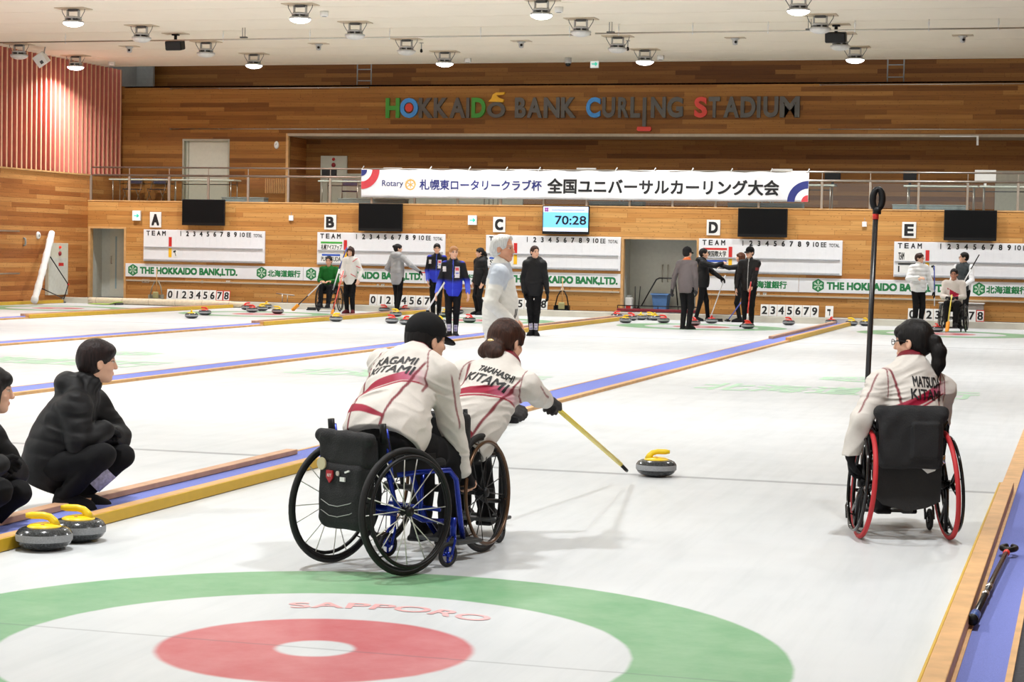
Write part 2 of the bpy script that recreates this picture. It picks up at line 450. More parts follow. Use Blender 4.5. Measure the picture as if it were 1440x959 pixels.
# left edge of sheet A and right edge of sheet E
bumper(SHEETS['A'] - 2.03, SHEETS['A'] - 1.96, 24.0, 38.5, 0.03, 0.085, True, 'far yellow-sided board along the left edge of sheet A by the side wall', TIMBER)
mb = MB(); mb.box(XL, SHEETS['A'] - 1.95, 20, WALL_Y, -0.01, 0.03); struct(mb, 'floor', DARKFLOOR)
mb = MB(); mb.box(2.29, 2.40, -4, CURB_Y, -0.02, 0.012); o = mb.build('trim', TIMBER); o['kind'] = 'structure'
mb = MB(); mb.box(2.40, 2.575, -4, CURB_Y, -0.02, 0.006); o = mb.build('trim', CARPET); o['kind'] = 'structure'
mb = MB(); mb.box(2.575, 2.60, -4, CURB_Y, -0.02, 0.03); o = mb.build('trim', TIMBER); o['kind'] = 'structure'
MATTBLACK = mat('charcoal_carpet_tile', rgb(66, 66, 70), 0.95, var=0.25, scale=60, bump=0.3)
mb = MB(); mb.box(2.60, 8.8, -7.5, CURB_Y, -0.02, 0.02); struct(mb, 'floor', MATTBLACK)
t = bumper(2.30, 2.385, -3.9, 6.4, 0.014, 0.075, False, 'near pale wooden board along the right edge of the ice, beside the blue carpet', TIMBER)

# ---- end curb of the ice and the walkway behind it
CURBM = mat('off_white_curb', rgb(206, 202, 188), 0.6, var=0.08, scale=3)
mb = MB(); mb.bbox(XL + 0.02, 8.8, CURB_Y, CURB_Y + 0.1, -0.02, 0.15, 0.012); o = struct(mb, 'trim_curb', CURBM)
mb = MB(); mb.box(XL, 8.8, CURB_Y + 0.1, WALL_Y + 2.6, -0.02, 0.125); struct(mb, 'floor', DARKFLOOR)

# ---- far wall with its door opening and alcove
GALZ = 2.67
dA = rect_u(124, 320, 176, 416, WALL_Y)     # grey door beside sheet A
dxa, dxb, dzt = -22.65, -21.60, 1.97
ax0, ax1, azt = -8.15, -6.28, 1.92
mb = MB()
def wallseg(x0, x1, z0, z1): mb.box(x0, x1, WALL_Y, WALL_Y + 0.15, z0, z1)
wallseg(XL, dxa, 0.1, GALZ); wallseg(dxa, dxb, dzt, GALZ); wallseg(dxb, ax0, 0.1, GALZ)
wallseg(ax0, ax1, azt, GALZ); wallseg(ax1, 8.8, 0.1, GALZ)
struct(mb, 'wall_far', WOODX)
mb = MB()      # pale edge strip on top of the wall and round the openings
mb.box(XL, 8.8, WALL_Y - 0.012, WALL_Y + 0.16, GALZ, GALZ + 0.03)
for a, b, zt in ((dxa, dxb, dzt), (ax0, ax1, azt)):
    mb.box(a - 0.03, a + 0.03, WALL_Y - 0.012, WALL_Y + 0.15, 0.1, zt + 0.03); mb.box(b - 0.03, b + 0.03, WALL_Y - 0.012, WALL_Y + 0.15, 0.1, zt + 0.03)
    mb.box(a + 0.03, b - 0.03, WALL_Y - 0.012, WALL_Y + 0.15, zt - 0.02, zt + 0.03)
struct(mb, 'trim_openings', TIMBER)
# alcove and door recess
mb = MB()
mb.box(ax0 - 0.1, ax1 + 0.1, WALL_Y + 1.0, WALL_Y + 1.05, 0.1, 2.5); mb.box(ax0 - 0.06, ax0 - 0.03, WALL_Y + 0.15, WALL_Y + 1.0, 0.1, 2.5)
mb.box(ax1 + 0.03, ax1 + 0.06, WALL_Y + 0.15, WALL_Y + 1.0, 0.1, 2.5); mb.box(ax0 - 0.06, ax1 + 0.06, WALL_Y + 0.15, WALL_Y + 1.0, 2.2, 2.25)
struct(mb, 'wall_alcove', ALCOVE)
mb = MB(); mb.box(dxa - 0.06, dxa - 0.03, WALL_Y + 0.15, WALL_Y + 0.75, 0.1, 2.3); mb.box(dxb + 0.03, dxb + 0.06, WALL_Y + 0.15, WALL_Y + 0.75, 0.1, 2.3)
mb.box(dxa - 0.06, dxb + 0.06, WALL_Y + 0.15, WALL_Y + 0.8, 2.1, 2.15)
mb.box(dxa - 0.06, dxb + 0.06, WALL_Y + 0.75, WALL_Y + 0.8, 0.1, 2.15); struct(mb, 'wall_doorway', ALCOVE)
d = MB(); d.box(dxa + 0.24, dxb + 0.0, WALL_Y + 0.70, WALL_Y + 0.745, 0.13, 2.0); d1 = struct(d, 'door_1', DOORPAINT)
GLASSBLUE = mat('door_glass', rgb(150, 176, 184), 0.15, var=0.05)
mb = MB(); mb.box(dxa + 0.40, dxa + 0.44, WALL_Y + 0.692, WALL_Y + 0.70, 0.35, 1.75); mb.build('door_glass', GLASSBLUE, d1)
mb = MB(); mb.tube([(dxa + 0.30, WALL_Y + 0.70, 1.02), (dxa + 0.30, WALL_Y + 0.64, 1.02), (dxa + 0.30, WALL_Y + 0.64, 1.22), (dxa + 0.30, WALL_Y + 0.70, 1.22)], 0.010); mb.build('door_handle', STEEL, d1)
# steel rail low on the far wall
mb = MB()
for x0, x1 in ((dxb + 0.05, ax0 - 0.05), (ax1 + 0.05, 8.7)):
    z = 0.60
    mb.box(x0, x1, WALL_Y - 0.035, WALL_Y, z - 0.02, z + 0.02)
struct(mb, 'trim_rail', mat('wall_rail_timber', rgb(186, 172, 150), 0.4, var=0.05))

# ---- gallery
mb = MB(); mb.box(XL, 8.8, WALL_Y + 0.15, GAL_Y + 0.3, 2.45, 2.60); struct(mb, 'floor', mat('gallery_floor', rgb(150, 140, 124), 0.7))
lip_z, top_z = 4.585, 5.86
nx = at(405, 188, y=GAL_Y).x
gd = (-20.94, -19.55, 4.43)
REC = 1.3
mb = MB()
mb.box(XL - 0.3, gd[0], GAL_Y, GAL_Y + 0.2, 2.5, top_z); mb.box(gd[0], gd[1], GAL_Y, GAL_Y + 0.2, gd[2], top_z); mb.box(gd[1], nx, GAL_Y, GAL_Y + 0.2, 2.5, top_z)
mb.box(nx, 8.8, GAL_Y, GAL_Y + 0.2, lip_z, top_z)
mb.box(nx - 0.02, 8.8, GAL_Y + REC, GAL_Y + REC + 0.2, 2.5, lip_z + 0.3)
struct(mb, 'wall_gallery', WOODUPDIM)
mb = MB(); mb.box(nx - 0.08, nx - 0.001, GAL_Y + 0.2, GAL_Y + REC, 2.5, lip_z); struct(mb, 'wall_gallery_niche', WOODY)
mb = MB(); mb.box(nx, 8.8, GAL_Y - 0.03, GAL_Y + REC, lip_z - 0.07, lip_z); struct(mb, 'trim_soffit', mat('soffit_grey', rgb(176, 160, 138), 0.6))
mb = MB(); mb.box(nx - 0.05, nx + 0.02, GAL_Y - 0.015, GAL_Y + 0.1, 2.6, lip_z); struct(mb, 'trim_niche', TIMBER)
mb = MB(); mb.box(nx, 8.8, GAL_Y + 0.2, GAL_Y + REC, 2.5, 2.6); struct(mb, 'floor', GREY)
mb = MB(); mb.box(XL, 8.8, GAL_Y, GAL_Y + 2.6, top_z - 0.04, top_z); struct(mb, 'trim_ledge', TIMBER)
mb = MB(); mb.box(XL - 0.5, 8.8, GAL_Y + 1.6, GAL_Y + 1.8, top_z - 0.1, 7.6); struct(mb, 'wall_behind_ceiling', WOODUPDIM)
mb = MB(); mb.box(XL - 0.5, 8.8, 40.95, GAL_Y + 1.8, 7.6, 7.7); struct(mb, 'ceiling', GREY)
mb = MB(); mb.box(XL - 0.3, XL + 0.40, GAL_Y + 0.9, GAL_Y + 1.0, top_z, 7.6); mb.box(XL - 0.3, XL - 0.1, 40.9, GAL_Y + 1.8, top_z - 0.1, 7.7); struct(mb, 'wall_gallery_end', GREY)
mb = MB(); mb.box(gd[0], gd[1], GAL_Y + 0.10, GAL_Y + 0.14, 2.6, gd[2]); d2 = struct(mb, 'door_2', DOORPAINT)
mb = MB()
for x in (gd[0], gd[1] - 0.05): mb.box(x, x + 0.05, GAL_Y - 0.01, GAL_Y + 0.10, 2.6, gd[2])
mb.box(gd[0] + 0.05, gd[1] - 0.05, GAL_Y - 0.01, GAL_Y + 0.10, gd[2] - 0.05, gd[2]); mb.box(gd[0] + 0.12, gd[0] + 0.15, GAL_Y + 0.085, GAL_Y + 0.10, 2.6, gd[2] - 0.05)
mb.build('door_frame', mat('door_frame_grey', rgb(170, 168, 150), 0.5), d2)

# ---- ceiling
mb = MB(); mb.box(XL - 0.1, 9.0, -8.0, 40.95, CEILZ, CEILZ + 0.15); struct(mb, 'ceiling', CEIL)
mb = MB()     # fine joints across the ceiling
for y in np.arange(24.0, 40.9, 1.82): mb.box(XL, 9.0, y, y + 0.012, CEILZ - 0.004, CEILZ)
struct(mb, 'trim_ceiling_joint', mat('ceiling_joint', rgb(238, 227, 207), 0.8))

# ---- left side wall: boards below, pink slats above
mb = MB(); mb.box(XL - 0.2, XL, 14.0, WALL_Y, 0.0, 3.38); struct(mb, 'wall_left', WOODY)
PINKBACK = mat('pink_wall_back', rgb(176, 98, 84), 0.7, var=0.05)
PINKSLAT = mat('pink_slat', rgb(206, 120, 104), 0.6, var=0.08, scale=4)
mb = MB(); mb.box(XL - 0.3, XL - 0.085, 14.0, GAL_Y, 3.36, CEILZ); struct(mb, 'wall_left_upper', PINKBACK)
mb = MB(); y = 30.0
while y < GAL_Y - 0.05:
    mb.box(XL - 0.085, XL - 0.006, y, y + 0.055, 3.38, CEILZ, 0); mb.box(XL - 0.006, XL, y, y + 0.055, 3.38, CEILZ, 1); y += 0.235
struct(mb, 'wall_left_slats', [PINKSLAT, mat('slat_pale_edge', rgb(236, 190, 150), 0.6, var=0.06)])
mb = MB(); mb.box(XL - 0.12, XL + 0.03, 14.0, WALL_Y + 0.1, 3.34, 3.38); struct(mb, 'trim_slat_sill', TIMBER)
mb = MB(); mb.box(XL - 0.2, XL, WALL_Y, GAL_Y, 2.6, 3.36); struct(mb, 'wall_left_gallery', WOODY)
# unseen part of the hall: right and rear walls carry the bounce light
mb = MB(); mb.box(8.8, 9.0, -8, 44, 0, CEILZ); struct(mb, 'wall_right', WOODY)
# ================================================================== ON THE FAR WALL
WY = WALL_Y - 0.005
ORD = {'A': 'first', 'B': 'second', 'C': 'third', 'D': 'fourth', 'E': 'fifth'}
# ---- scoreboards
board_left = {'A': 203, 'B': 447, 'C': 684, 'D': 983.3, 'E': 1257.6}
BW = at(1185, 360, y=WALL_Y).x - at(983.3, 360, y=WALL_Y).x
BZ1, BZ0 = 1.945, 1.115
MAGBACK = mat('scoreboard_strip', rgb(222, 223, 226), 0.4, var=0.02)
def scoreboard(L):
    x0 = at(board_left[L], 350, y=WALL_Y).x; x1 = x0 + BW; H = BZ1 - BZ0
    extra = {'A': 'without any team names', 'B': 'with green and blue barred team names', 'C': 'half hidden by the white-haired man', 'D': 'with a red barred team name', 'E': 'running out of the right edge'}[L]
    t = thing('scoreboard', 'white curling scoreboard under the letter %s sign, %s' % (L, extra), 'scoreboard', ((x0 + x1) / 2, WALL_Y, BZ0), 0, 'scoreboards along the far wall')
    cx = (x0 + x1) / 2
    X = lambda f: x0 + f * BW - cx
    Z = lambda f: (1 - f) * H
    mb = MB(); mb.bbox(X(0), X(1), -0.055, -0.005, Z(1), Z(0), 0.008); mb.build('panel', BOARDWHITE, t)
    mb = MB(); mb.bbox(X(0.008), X(0.985), -0.085, -0.056, Z(0.575), Z(0.535), 0.006); mb.bbox(X(0.004), X(0.985), -0.085, -0.056, Z(0.985), Z(0.93), 0.006)
    mb.build('rail', mat('scoreboard_rail', rgb(186, 188, 192), 0.35, 0.3), t)
    mb = MB()
    for k in range(14): mb.box(X(0.27 + k * 0.056), X(0.27 + k * 0.056) + 0.004, -0.0575, -0.055, Z(0.93), Z(0.21))
    mb.build('grid', MAGBACK, t)
    mb = MB(); y = -0.0585
    for k, c in enumerate('TEAM'): text_rect(mb, c, X(0.025 + k * 0.044), X(0.054 + k * 0.044), Z(0.19), Z(0.04), y, 0, 0.06)
    for k in range(9): text_rect(mb, str(k + 1), X(0.297 + k * 0.0563), X(0.325 + k * 0.0563), Z(0.195), Z(0.04), y, 0, 0.07, keep=True)
    text_rect(mb, '10', X(0.798), X(0.838), Z(0.19), Z(0.05), y, 0, 0.05); text_rect(mb, 'EE', X(0.852), X(0.89), Z(0.195), Z(0.055), y, 0, 0.04)
    text_rect(mb, 'TOTAL', X(0.908), X(0.98), Z(0.19), Z(0.09), y, 0, 0.03)
    o = mb.build('lettering', INK, t, fix=False); o['label'] = 'black printed heading TEAM and end numbers'
    for f0, f1, m, c in ((0.23, 0.53, INKRED, 'red'), (0.55, 0.865, INKYEL, 'yellow')):
        mb = MB(); mb.box(X(0.212), X(0.237), -0.062, -0.056, Z(f1), Z(f0)); o = mb.build('team_marker', m, t); o['label'] = '%s team colour strip' % c
    def name_plate(f0, f1, bar, txt, fx0=0.03, fx1=0.2):
        mb = MB(); mb.box(X(fx0 - 0.006), X(fx1 + 0.006), -0.0610, -0.056, Z(f1 + 0.03), Z(f0 - 0.02), 0)
        if bar is not None: mb.box(X(fx0), X(fx1), -0.063, -0.0612, Z(f0 + 0.06), Z(f0), 1)
        for s_, a, b in txt: text_rect(mb, s_, X(a), X(b), Z(f1), Z(f0 + 0.085), -0.0625, 2, 0.03)
        mb.build('name_plate', [WHITE, bar or INK, INK], t, fix=False)
    if L == 'B':
        name_plate(0.285, 0.535, mat('green_ink', rgb(70, 168, 66), 0.5), [('札幌アイスアップ', 0.033, 0.198)]); name_plate(0.665, 0.89, INKBLUE, [('PURA KUDA', 0.035, 0.19)], 0.04, 0.185)
    if L == 'C': name_plate(0.285, 0.53, None, [('札幌', 0.033, 0.085)]); name_plate(0.66, 0.89, INKBLUE, [('S', 0.033, 0.06)])
    if L == 'D': name_plate(0.27, 0.53, INKRED, [('札幌国際大学', 0.03, 0.195)]); name_plate(0.62, 0.88, INKBLUE, [('北海道', 0.05, 0.185)])
    if L == 'E': name_plate(0.22, 0.51, None, [('TEAM', 0.03, 0.07), ('E', 0.17, 0.188)]); name_plate(0.60, 0.86, DARKGREY, [('I', 0.03, 0.04)])
    if L in 'ABE':           # little hammer marker beside the strips
        mb = MB(); fx = 0.262; fz = {'A': 0.68, 'B': 0.44, 'E': 0.68}[L]
        mb.box(X(fx - 0.016), X(fx + 0.022), -0.060, -0.056, Z(fz + 0.17), Z(fz - 0.04), 1)
        M = Matrix.Translation((X(fx), -0.062, Z(fz))) @ Matrix.Rotation(R(-18), 4, 'Y')
        mb.box(-0.035, 0.035, -0.002, 0.0, -0.022, 0.022, 0, M); mb.box(-0.008, 0.008, -0.002, 0.0, -0.12, -0.022, 0, M)
        mb.build('hammer_marker', [INK, WHITE], t)
    return t
for L in 'ABCDE': scoreboard(L)

# ---- letter signs
for L, r in {'A': (211.5, 298, 227, 320), 'B': (456.7, 302, 473, 323), 'C': (694, 305, 710.7, 326.7), 'D': (994.3, 309, 1012.7, 331), 'E': (1269, 312, 1288, 335)}.items():
    x0, x1, z0, z1 = rect_u(*r, WALL_Y)
    o = thing('letter_sign', 'white square sign with the bold black letter %s' % L, 'sign', ((x0 + x1) / 2, WALL_Y, z0), 0, 'sheet letter signs')
    c = (x0 + x1) / 2
    mb = MB(); mb.bbox(x0 - c, x1 - c, -0.03, -0.003, 0, z1 - z0, 0.004); mb.build('plate', WHITE, o)
    mb = MB(); wl = (x1 - x0) * 0.68; hh = z1 - z0
    text_rect(mb, L, -wl / 2, wl / 2, hh * 0.13, hh * 0.87, -0.033, 0, 0.09); mb.build('lettering', INK, o, fix=False)

# ---- wall screens
SCREENOFF = mat('dark_screen', rgb(9, 9, 10), 0.6, var=0.05, spec=0.15)
for L, r in {'A': (256, 280, 315.5, 317.5), 'B': (504.3, 285.7, 565.3, 325.6), 'C': (763, 289, 828, 330), 'D': (1038, 292.5, 1106.5, 334), 'E': (1328, 295, 1401, 339)}.items():
    x0, x1, z0, z1 = rect_u(*r, WALL_Y - 0.15)
    c = (x0 + x1) / 2; W_, H_ = x1 - x0, z1 - z0
    lab = 'switched-off black television above scoreboard %s' % L if L != 'C' else 'lit television with a pale blue countdown clock above scoreboard C'
    t = thing('television', lab, 'television', (c, WALL_Y - 0.15, z0), 0, 'televisions over the scoreboards')
    mb = MB(); mb.bbox(-W_ / 2, W_ / 2, 0.0, 0.06, 0, H_, 0.01); mb.build('bezel', BLACK, t)
    mb = MB(); mb.box(-0.12, 0.12, 0.06, 0.145, H_ * 0.3, H_ * 0.7); mb.build('wall_bracket', DARKGREY, t)
    mb = MB(); e = 0.022; mb.box(-W_ / 2 + e, W_ / 2 - e, -0.003, 0.0, 0.07, H_ - e)
    if L != 'C': mb.build('screen', SCREENOFF, t)
    else:
        SKYB = mat('screen_sky_blue', rgb(120, 200, 246), 0.3, var=0.0, emit=0.62); SKYW = mat('screen_pale', rgb(214, 226, 250), 0.3, var=0.0, emit=0.62)
        sc_ = mb.build('screen', SKYB, t); sc_['label'] = 'glowing pale blue screen'
        mb = MB(); mb.box(-W_ / 2 + e, W_ / 2 - e, -0.005, -0.003, H_ * 0.77, H_ - e, 0); mb.box(-W_ / 2 + e, W_ / 2 - e, -0.005, -0.003, 0.07, H_ * 0.235, 0)
        mb.build('screen_band', SKYW, sc_)
        mb = MB(); text_rect(mb, '70:28', -W_ * 0.225, W_ * 0.44, H_ * 0.34, H_ * 0.65, -0.0065, 0, 0.035)
        mb.box(-W_ * 0.30, W_ * 0.40, -0.0062, -0.005, H_ * 0.83, H_ * 0.87, 1)
        for k in range(4):
            a = R(45 + 90 * k); mb.lathe([(0.0, 0.0), (0.028, 0.0), (0.0, 0.002)], 10, 2, Matrix.Translation((-W_ * 0.41 + 0.035 * math.cos(a), -0.006, H_ * 0.86 + 0.035 * math.sin(a))) @ Matrix.Rotation(R(90), 4, 'X'))
        mb.build('clock_digits', [mat('screen_black', rgb(14, 14, 24), 0.4), mat('screen_lilac', rgb(176, 186, 224), 0.4), mat('screen_violet', rgb(170, 90, 176), 0.4)], sc_, fix=False)

# ---- exit signs and small boxes
EXITG = mat('exit_turquoise', rgb(88, 214, 190), 0.4, var=0.0, emit=0.5)
EXITW = mat('exit_white_lens', rgb(240, 246, 244), 0.4, var=0.0, emit=0.45)
def exit_sign(r, y, lab, hang=0.0):
    x0, x1, z0, z1 = rect_u(*r, y); c = (x0 + x1) / 2; W_, H_ = x1 - x0, z1 - z0
    t = thing('exit_sign', lab, 'sign', (c, y, z0), 0, 'arrow signs')
    mb = MB(); mb.bbox(-W_ / 2, W_ / 2, 0, 0.06, 0, H_, 0.006)
    if hang: mb.cyl((0, 0.03, H_ - 0.002), (0, 0.03, H_ + hang), 0.012, 8)
    mb.build('case', WHITE, t)
    mb = MB(); mb.box(-W_ * 0.46, W_ * 0.46, -0.003, 0.0, H_ * 0.05, H_ * 0.95); ln = mb.build('lens', EXITW, t)
    mb = MB(); q = W_ * 0.3; h = 0.016
    mb.box(-q, q * 0.9, -0.006, -0.003, H_ / 2 - h, H_ / 2 + h)
    for s_ in (-1, 1):
        M = Matrix.Translation((q, -0.0045, H_ / 2)) @ Matrix.Rotation(R(s_ * 42), 4, 'Y'); mb.box(-q * 1.0, 0.01, -0.0015, 0.0015, -h, h, 0, M)
    mb.build('arrow', EXITG, ln)
exit_sign((186, 296, 197, 310.5), WALL_Y - 0.07, 'white sign with a turquoise arrow left of the letter A')
exit_sign((658, 302.7, 670, 316.5), WALL_Y - 0.07, 'white sign with a turquoise arrow left of the letter C')
exit_sign((830, 84.5, 841.7, 95.5), 40.7, 'white sign with a turquoise arrow hanging from the ceiling', 0.25)
for r, lab in (((407, 303, 413, 310.5), 'small white wall box between screen A and letter B'), ((1212.7, 311.7, 1219, 319), 'small white wall box left of the letter E')):
    x0, x1, z0, z1 = rect_u(*r, WALL_Y); t = thing('wall_box', lab, 'box', ((x0 + x1) / 2, WALL_Y, z0)); h = (x1 - x0) / 2
    mb = MB(); mb.bbox(-h, h, -0.05, 0, 0, z1 - z0, 0.008); mb.build('housing', WHITE, t)
    mb = MB(); mb.cyl((0, -0.02, z1 - z0), (0, -0.02, z1 - z0 + 0.09), 0.006, 6); mb.build('antenna', GREY, t)
for r, nme, lab in (((318, 394, 324, 398), 'A', 'twin sockets under the banner of sheet A'), ((283.0, 394.5, 286, 398.5), 'A', 'narrow socket plate under the banner near sheet A'), ((530, 399, 533, 404), 'B', 'narrow socket plate under the banner behind sheet B'), ((536, 399, 541, 404), 'B', 'square socket plate under the banner behind sheet B'), ((789, 404, 793, 409), 'C', 'square socket plate under the banner behind sheet C'), ((1065, 411, 1068.5, 417), 'D', 'narrow socket plate under the banner behind sheet D'), ((1073, 411, 1078, 417), 'D', 'square socket plate under the banner behind sheet D'), ((200, 392.5, 210, 398), 'A', 'row of dark switches under the banner by the door')):
    x0, x1, z0, z1 = rect_u(*r, WALL_Y); t = thing('wall_socket', lab, 'socket', ((x0 + x1) / 2, WALL_Y, z0)); h = (x1 - x0) / 2; H_ = z1 - z0
    mb = MB(); mb.bbox(-h, h, -0.02, 0, 0, H_, 0.004); mb.build('plate', STEEL, t)
    mb = MB()
    for k in (-0.5, 0.5): mb.box(h * k - h * 0.22, h * k + h * 0.22, -0.024, -0.02, H_ * 0.3, H_ * 0.7)
    mb.build('outlet', BLACK if 'dark' in lab else WHITE, t)

# ---- bank banner strip: separate panels, seams where the photograph has them
BZT, BZB = 1.045, 0.70
def banner(u0, u1, lab, items, x1=None):
    a = at(u0, 390, y=WALL_Y).x; b = x1 if x1 is not None else at(u1, 390, y=WALL_Y).x
    t = thing('bank_banner', lab, 'banner', ((a + b) / 2, WALL_Y, BZB), 0, 'white bank banners under the scoreboards'); c = (a + b) / 2
    mb = MB(); mb.bbox(a + 0.004 - c, b - 0.004 - c, -0.025, -0.003, 0, BZT - BZB, 0.004); mb.build('panel', BOARDWHITE, t)
    for kind, p, q in items:
        pa, qa = at(p, 390, y=WALL_Y).x - c, at(q, 390, y=WALL_Y).x - c
        mb = MB()
        if kind == 'logo':
            hexagon_logo(mb, (pa + qa) / 2, (BZT - BZB) / 2, 0.158, -0.027, 0, 1); o = mb.build('logo', [INKGREEN, mat('logo_pale_green', rgb(206, 226, 206), 0.5)], t, fix=False)
        elif kind == 'en': text_rect(mb, 'THE HOKKAIDO BANK,LTD.', pa, qa, 0.05, 0.262, -0.027, 0, 0.085); mb.build('lettering', INKGREEN, t, fix=False)
        elif kind == 'jp': text_rect(mb, '北海道銀行', pa, qa, 0.075, 0.255, -0.027, 0, 0.06); mb.build('lettering', INKGREEN, t, fix=False)
banner(176.7, 426.7, 'white bank banner under scoreboard A with green English and Japanese lettering', [('logo', 180, 195), ('en', 197.3, 334.3), ('logo', 361, 375.7), ('jp', 377, 423)])
banner(426.7, 597.5, 'white bank banner under scoreboard B behind the woman in white', [('logo', 430, 446), ('en', 449, 594)])
banner(597.5, 691, 'short white bank banner between the dark and blue tracksuits', [('logo', 601, 617), ('jp', 619, 668)])
banner(691, 873, 'white bank banner under scoreboard C ending at the alcove', [('logo', 698, 714), ('en', 718, 869)])
banner(983.5, 1123.6, 'white bank banner under scoreboard D beside the alcove', [('logo', 1034, 1051), ('jp', 1053.5, 1107)])
banner(1123.6, 1362, 'long white bank banner left of the seated man in front of scoreboard E', [('logo', 1142, 1160), ('en', 1163, 1332)])
banner(1362, 1500, 'white bank banner cut off by the right edge of the picture', [('logo', 1369, 1385.5), ('jp', 1387.5, 1446)])

# ---- number cards standing on the walkway against the wall
CARD = mat('number_card', rgb(240, 240, 236), 0.5, var=0.015)
def card(u, txt, L, pitch, red=False):
    yb = WALL_Y - (0.52 if L == 'E' else 0.30)
    xa = at(u, 430, y=yb).x; xb = at(u + pitch * 0.96, 430, y=yb).x; c = (xa + xb) / 2; h = (xb - xa) / 2; H_ = 0.275
    lab = 'white%s number card %s on the floor below scoreboard %s' % (' red-edged' if red else '', txt, L) if txt != 'hammer' else 'white card with a small black symbol, alone beside the sheet D cards'
    t = thing('number_card', lab, 'card', (c, yb, 0.125), 0, 'number cards of sheet ' + L)
    M = Matrix.Rotation(R(-10), 4, 'X')
    mb = MB(); mb.bbox(-h, h, -0.006, 0.006, 0, H_, 0.002, 0, M); mb.build('plate', INKRED if red else CARD, t)
    if red: mb = MB(); mb.box(-h * 0.82, h * 0.86, -0.0075, -0.006, H_ * 0.08, H_ * 0.92, 0, M); mb.build('face', CARD, t)
    mb = MB()
    if txt == 'hammer':
        mb.box(-0.05, 0.03, -0.009, -0.0072, H_ * 0.55, H_ * 0.72, 0, M); mb.box(0.0, 0.02, -0.009, -0.0072, H_ * 0.15, H_ * 0.6, 0, M)
    else:
        v, f, a = text_geo(txt, 0.0); wd = min(h * 1.3, H_ * 0.66 * a)
        for i, (ax, az) in enumerate(((1, 1), (-1, 1), (1, -1), (-1, -1), (1, 0), (-1, 0))): mb.add([M @ Vector((-wd / 2 + wd * p + ax * 0.007, -0.009 - i * 2e-5, H_ * 0.17 + H_ * 0.66 * q + az * 0.005)) for p, q in v], f)
    mb.build('digit', INK, t, fix=False)
for L, u0, p, digits in (('A', 234, 9.9, '012345678'), ('B', 519, 10.85, '012345678'), ('C', 671, 11.0, '012345678'), ('D', 1069.5, 11.75, '2345679'), ('E', 1277, 12.0, '012345678')):
    for k, dgt in enumerate(digits): card(u0 + k * p, dgt, L, p, red=(L == 'A' and dgt in '78') or (L == 'E' and dgt == '8'))
card(1160.7, 'hammer', 'D', 11.6)

# ---- stadium sign on the upper wall
SIGNGREY = mat('sign_anthracite', rgb(92, 88, 82), 0.35, 0.35, var=0.05)
SIGNGREEN = mat('sign_green', rgb(62, 150, 48), 0.4); SIGNBLUE = mat('sign_blue', rgb(66, 146, 216), 0.4); SIGNRED = mat('sign_red', rgb(222, 64, 48), 0.4); SIGNYEL = mat('sign_yellow', rgb(238, 178, 34), 0.4)
t = thing('stadium_sign', 'large stadium name in separate metal letters on the upper timber wall', 'sign', (at(834, 150, y=GAL_Y).x, GAL_Y, 4.99))
sgx, sgz = t.location.x, 4.99; SH = 0.52
def sign_letter(c, u0, u1, m, z0=0.0, z1=SH, lab=None):
    a, b = at(u0, 152, y=GAL_Y).x - sgx, at(u1, 152, y=GAL_Y).x - sgx
    v, f, asp = text_geo(c, 0.038)
    bm = bmesh.new(); vs = [bm.verts.new((a + p * (b - a), 0, z0 + q * (z1 - z0))) for p, q in v]
    for ff in f: bm.faces.new([vs[i] for i in ff])
    r = bmesh.ops.extrude_face_region(bm, geom=bm.faces[:]); ev = [g for g in r['geom'] if isinstance(g, bmesh.types.BMVert)]
    bmesh.ops.translate(bm, verts=ev, vec=(0, -0.07, 0)); bmesh.ops.recalc_face_normals(bm, faces=bm.faces[:])
    me = bpy.data.meshes.new('letter'); bm.to_mesh(me); bm.free()
    o = link('letter', me, t, m)
    if lab: o['label'] = lab
sign_letter('H', 543.4, 562.8, SIGNGREEN, lab='green letter H'); sign_letter('O', 563.6, 588.8, SIGNBLUE, lab='blue letter O')
for c, a, b in (('K', 590, 610), ('K', 611, 631), ('A', 633, 655.5), ('I', 656.7, 661), ('B', 725, 740.5), ('A', 742, 763), ('N', 765.5, 788), ('K', 790, 810.5), ('U', 847.7, 865.7), ('R', 870, 885), ('L', 887.3, 901), ('N', 916, 937), ('G', 939, 961), ('T', 997, 1013), ('A', 1018, 1040), ('D', 1042, 1063), ('I', 1065, 1070), ('U', 1074, 1095), ('M', 1097, 1125)):
    sign_letter(c, a, b, SIGNGREY)
sign_letter('D', 664, 683.5, SIGNGREEN, lab='green letter D'); sign_letter('C', 825, 845, SIGNBLUE, lab='blue letter C'); sign_letter('S', 977, 995, SIGNRED, lab='red letter S')
sign_letter('O', 686, 711.5, SIGNGREY, 0.0, SH * 0.78)
sign_letter('I', 904.5, 909.5, SIGNGREY, -0.22, SH * 0.98)
c = at(575.8, 152, y=GAL_Y).x - sgx
mb = MB(); mb.lathe([(0, 0), (0.11, 0), (0.11, 0.05), (0, 0.05)], 24, 0, Matrix.Translation((c, 0, SH * 0.52)) @ Matrix.Rotation(R(90), 4, 'X'), sm=False); mb.build('red_dot', SIGNRED, t)
c = at(699, 152, y=GAL_Y).x - sgx
mb = MB(); mb.prism([(-0.22, 0.42), (0.18, 0.40), (0.20, 0.47), (0.06, 0.52), (0.0, 0.58), (0.20, 0.60), (0.22, 0.66), (-0.02, 0.65), (-0.10, 0.60), (-0.14, 0.50)], -0.075, 0.0, 0, Matrix.Translation((c, 0, 0)))
mb.build('stone_handle', SIGNYEL, t)
c = at(907, 152, y=GAL_Y).x - sgx
mb = MB(); mb.prism([(-0.19, -0.30), (-0.16, -0.34), (0.16, -0.34), (0.19, -0.30), (0.17, -0.23), (-0.17, -0.23)], -0.075, 0.0, 0, Matrix.Translation((c, 0, 0))); mb.build('brush_head', SIGNRED, t)

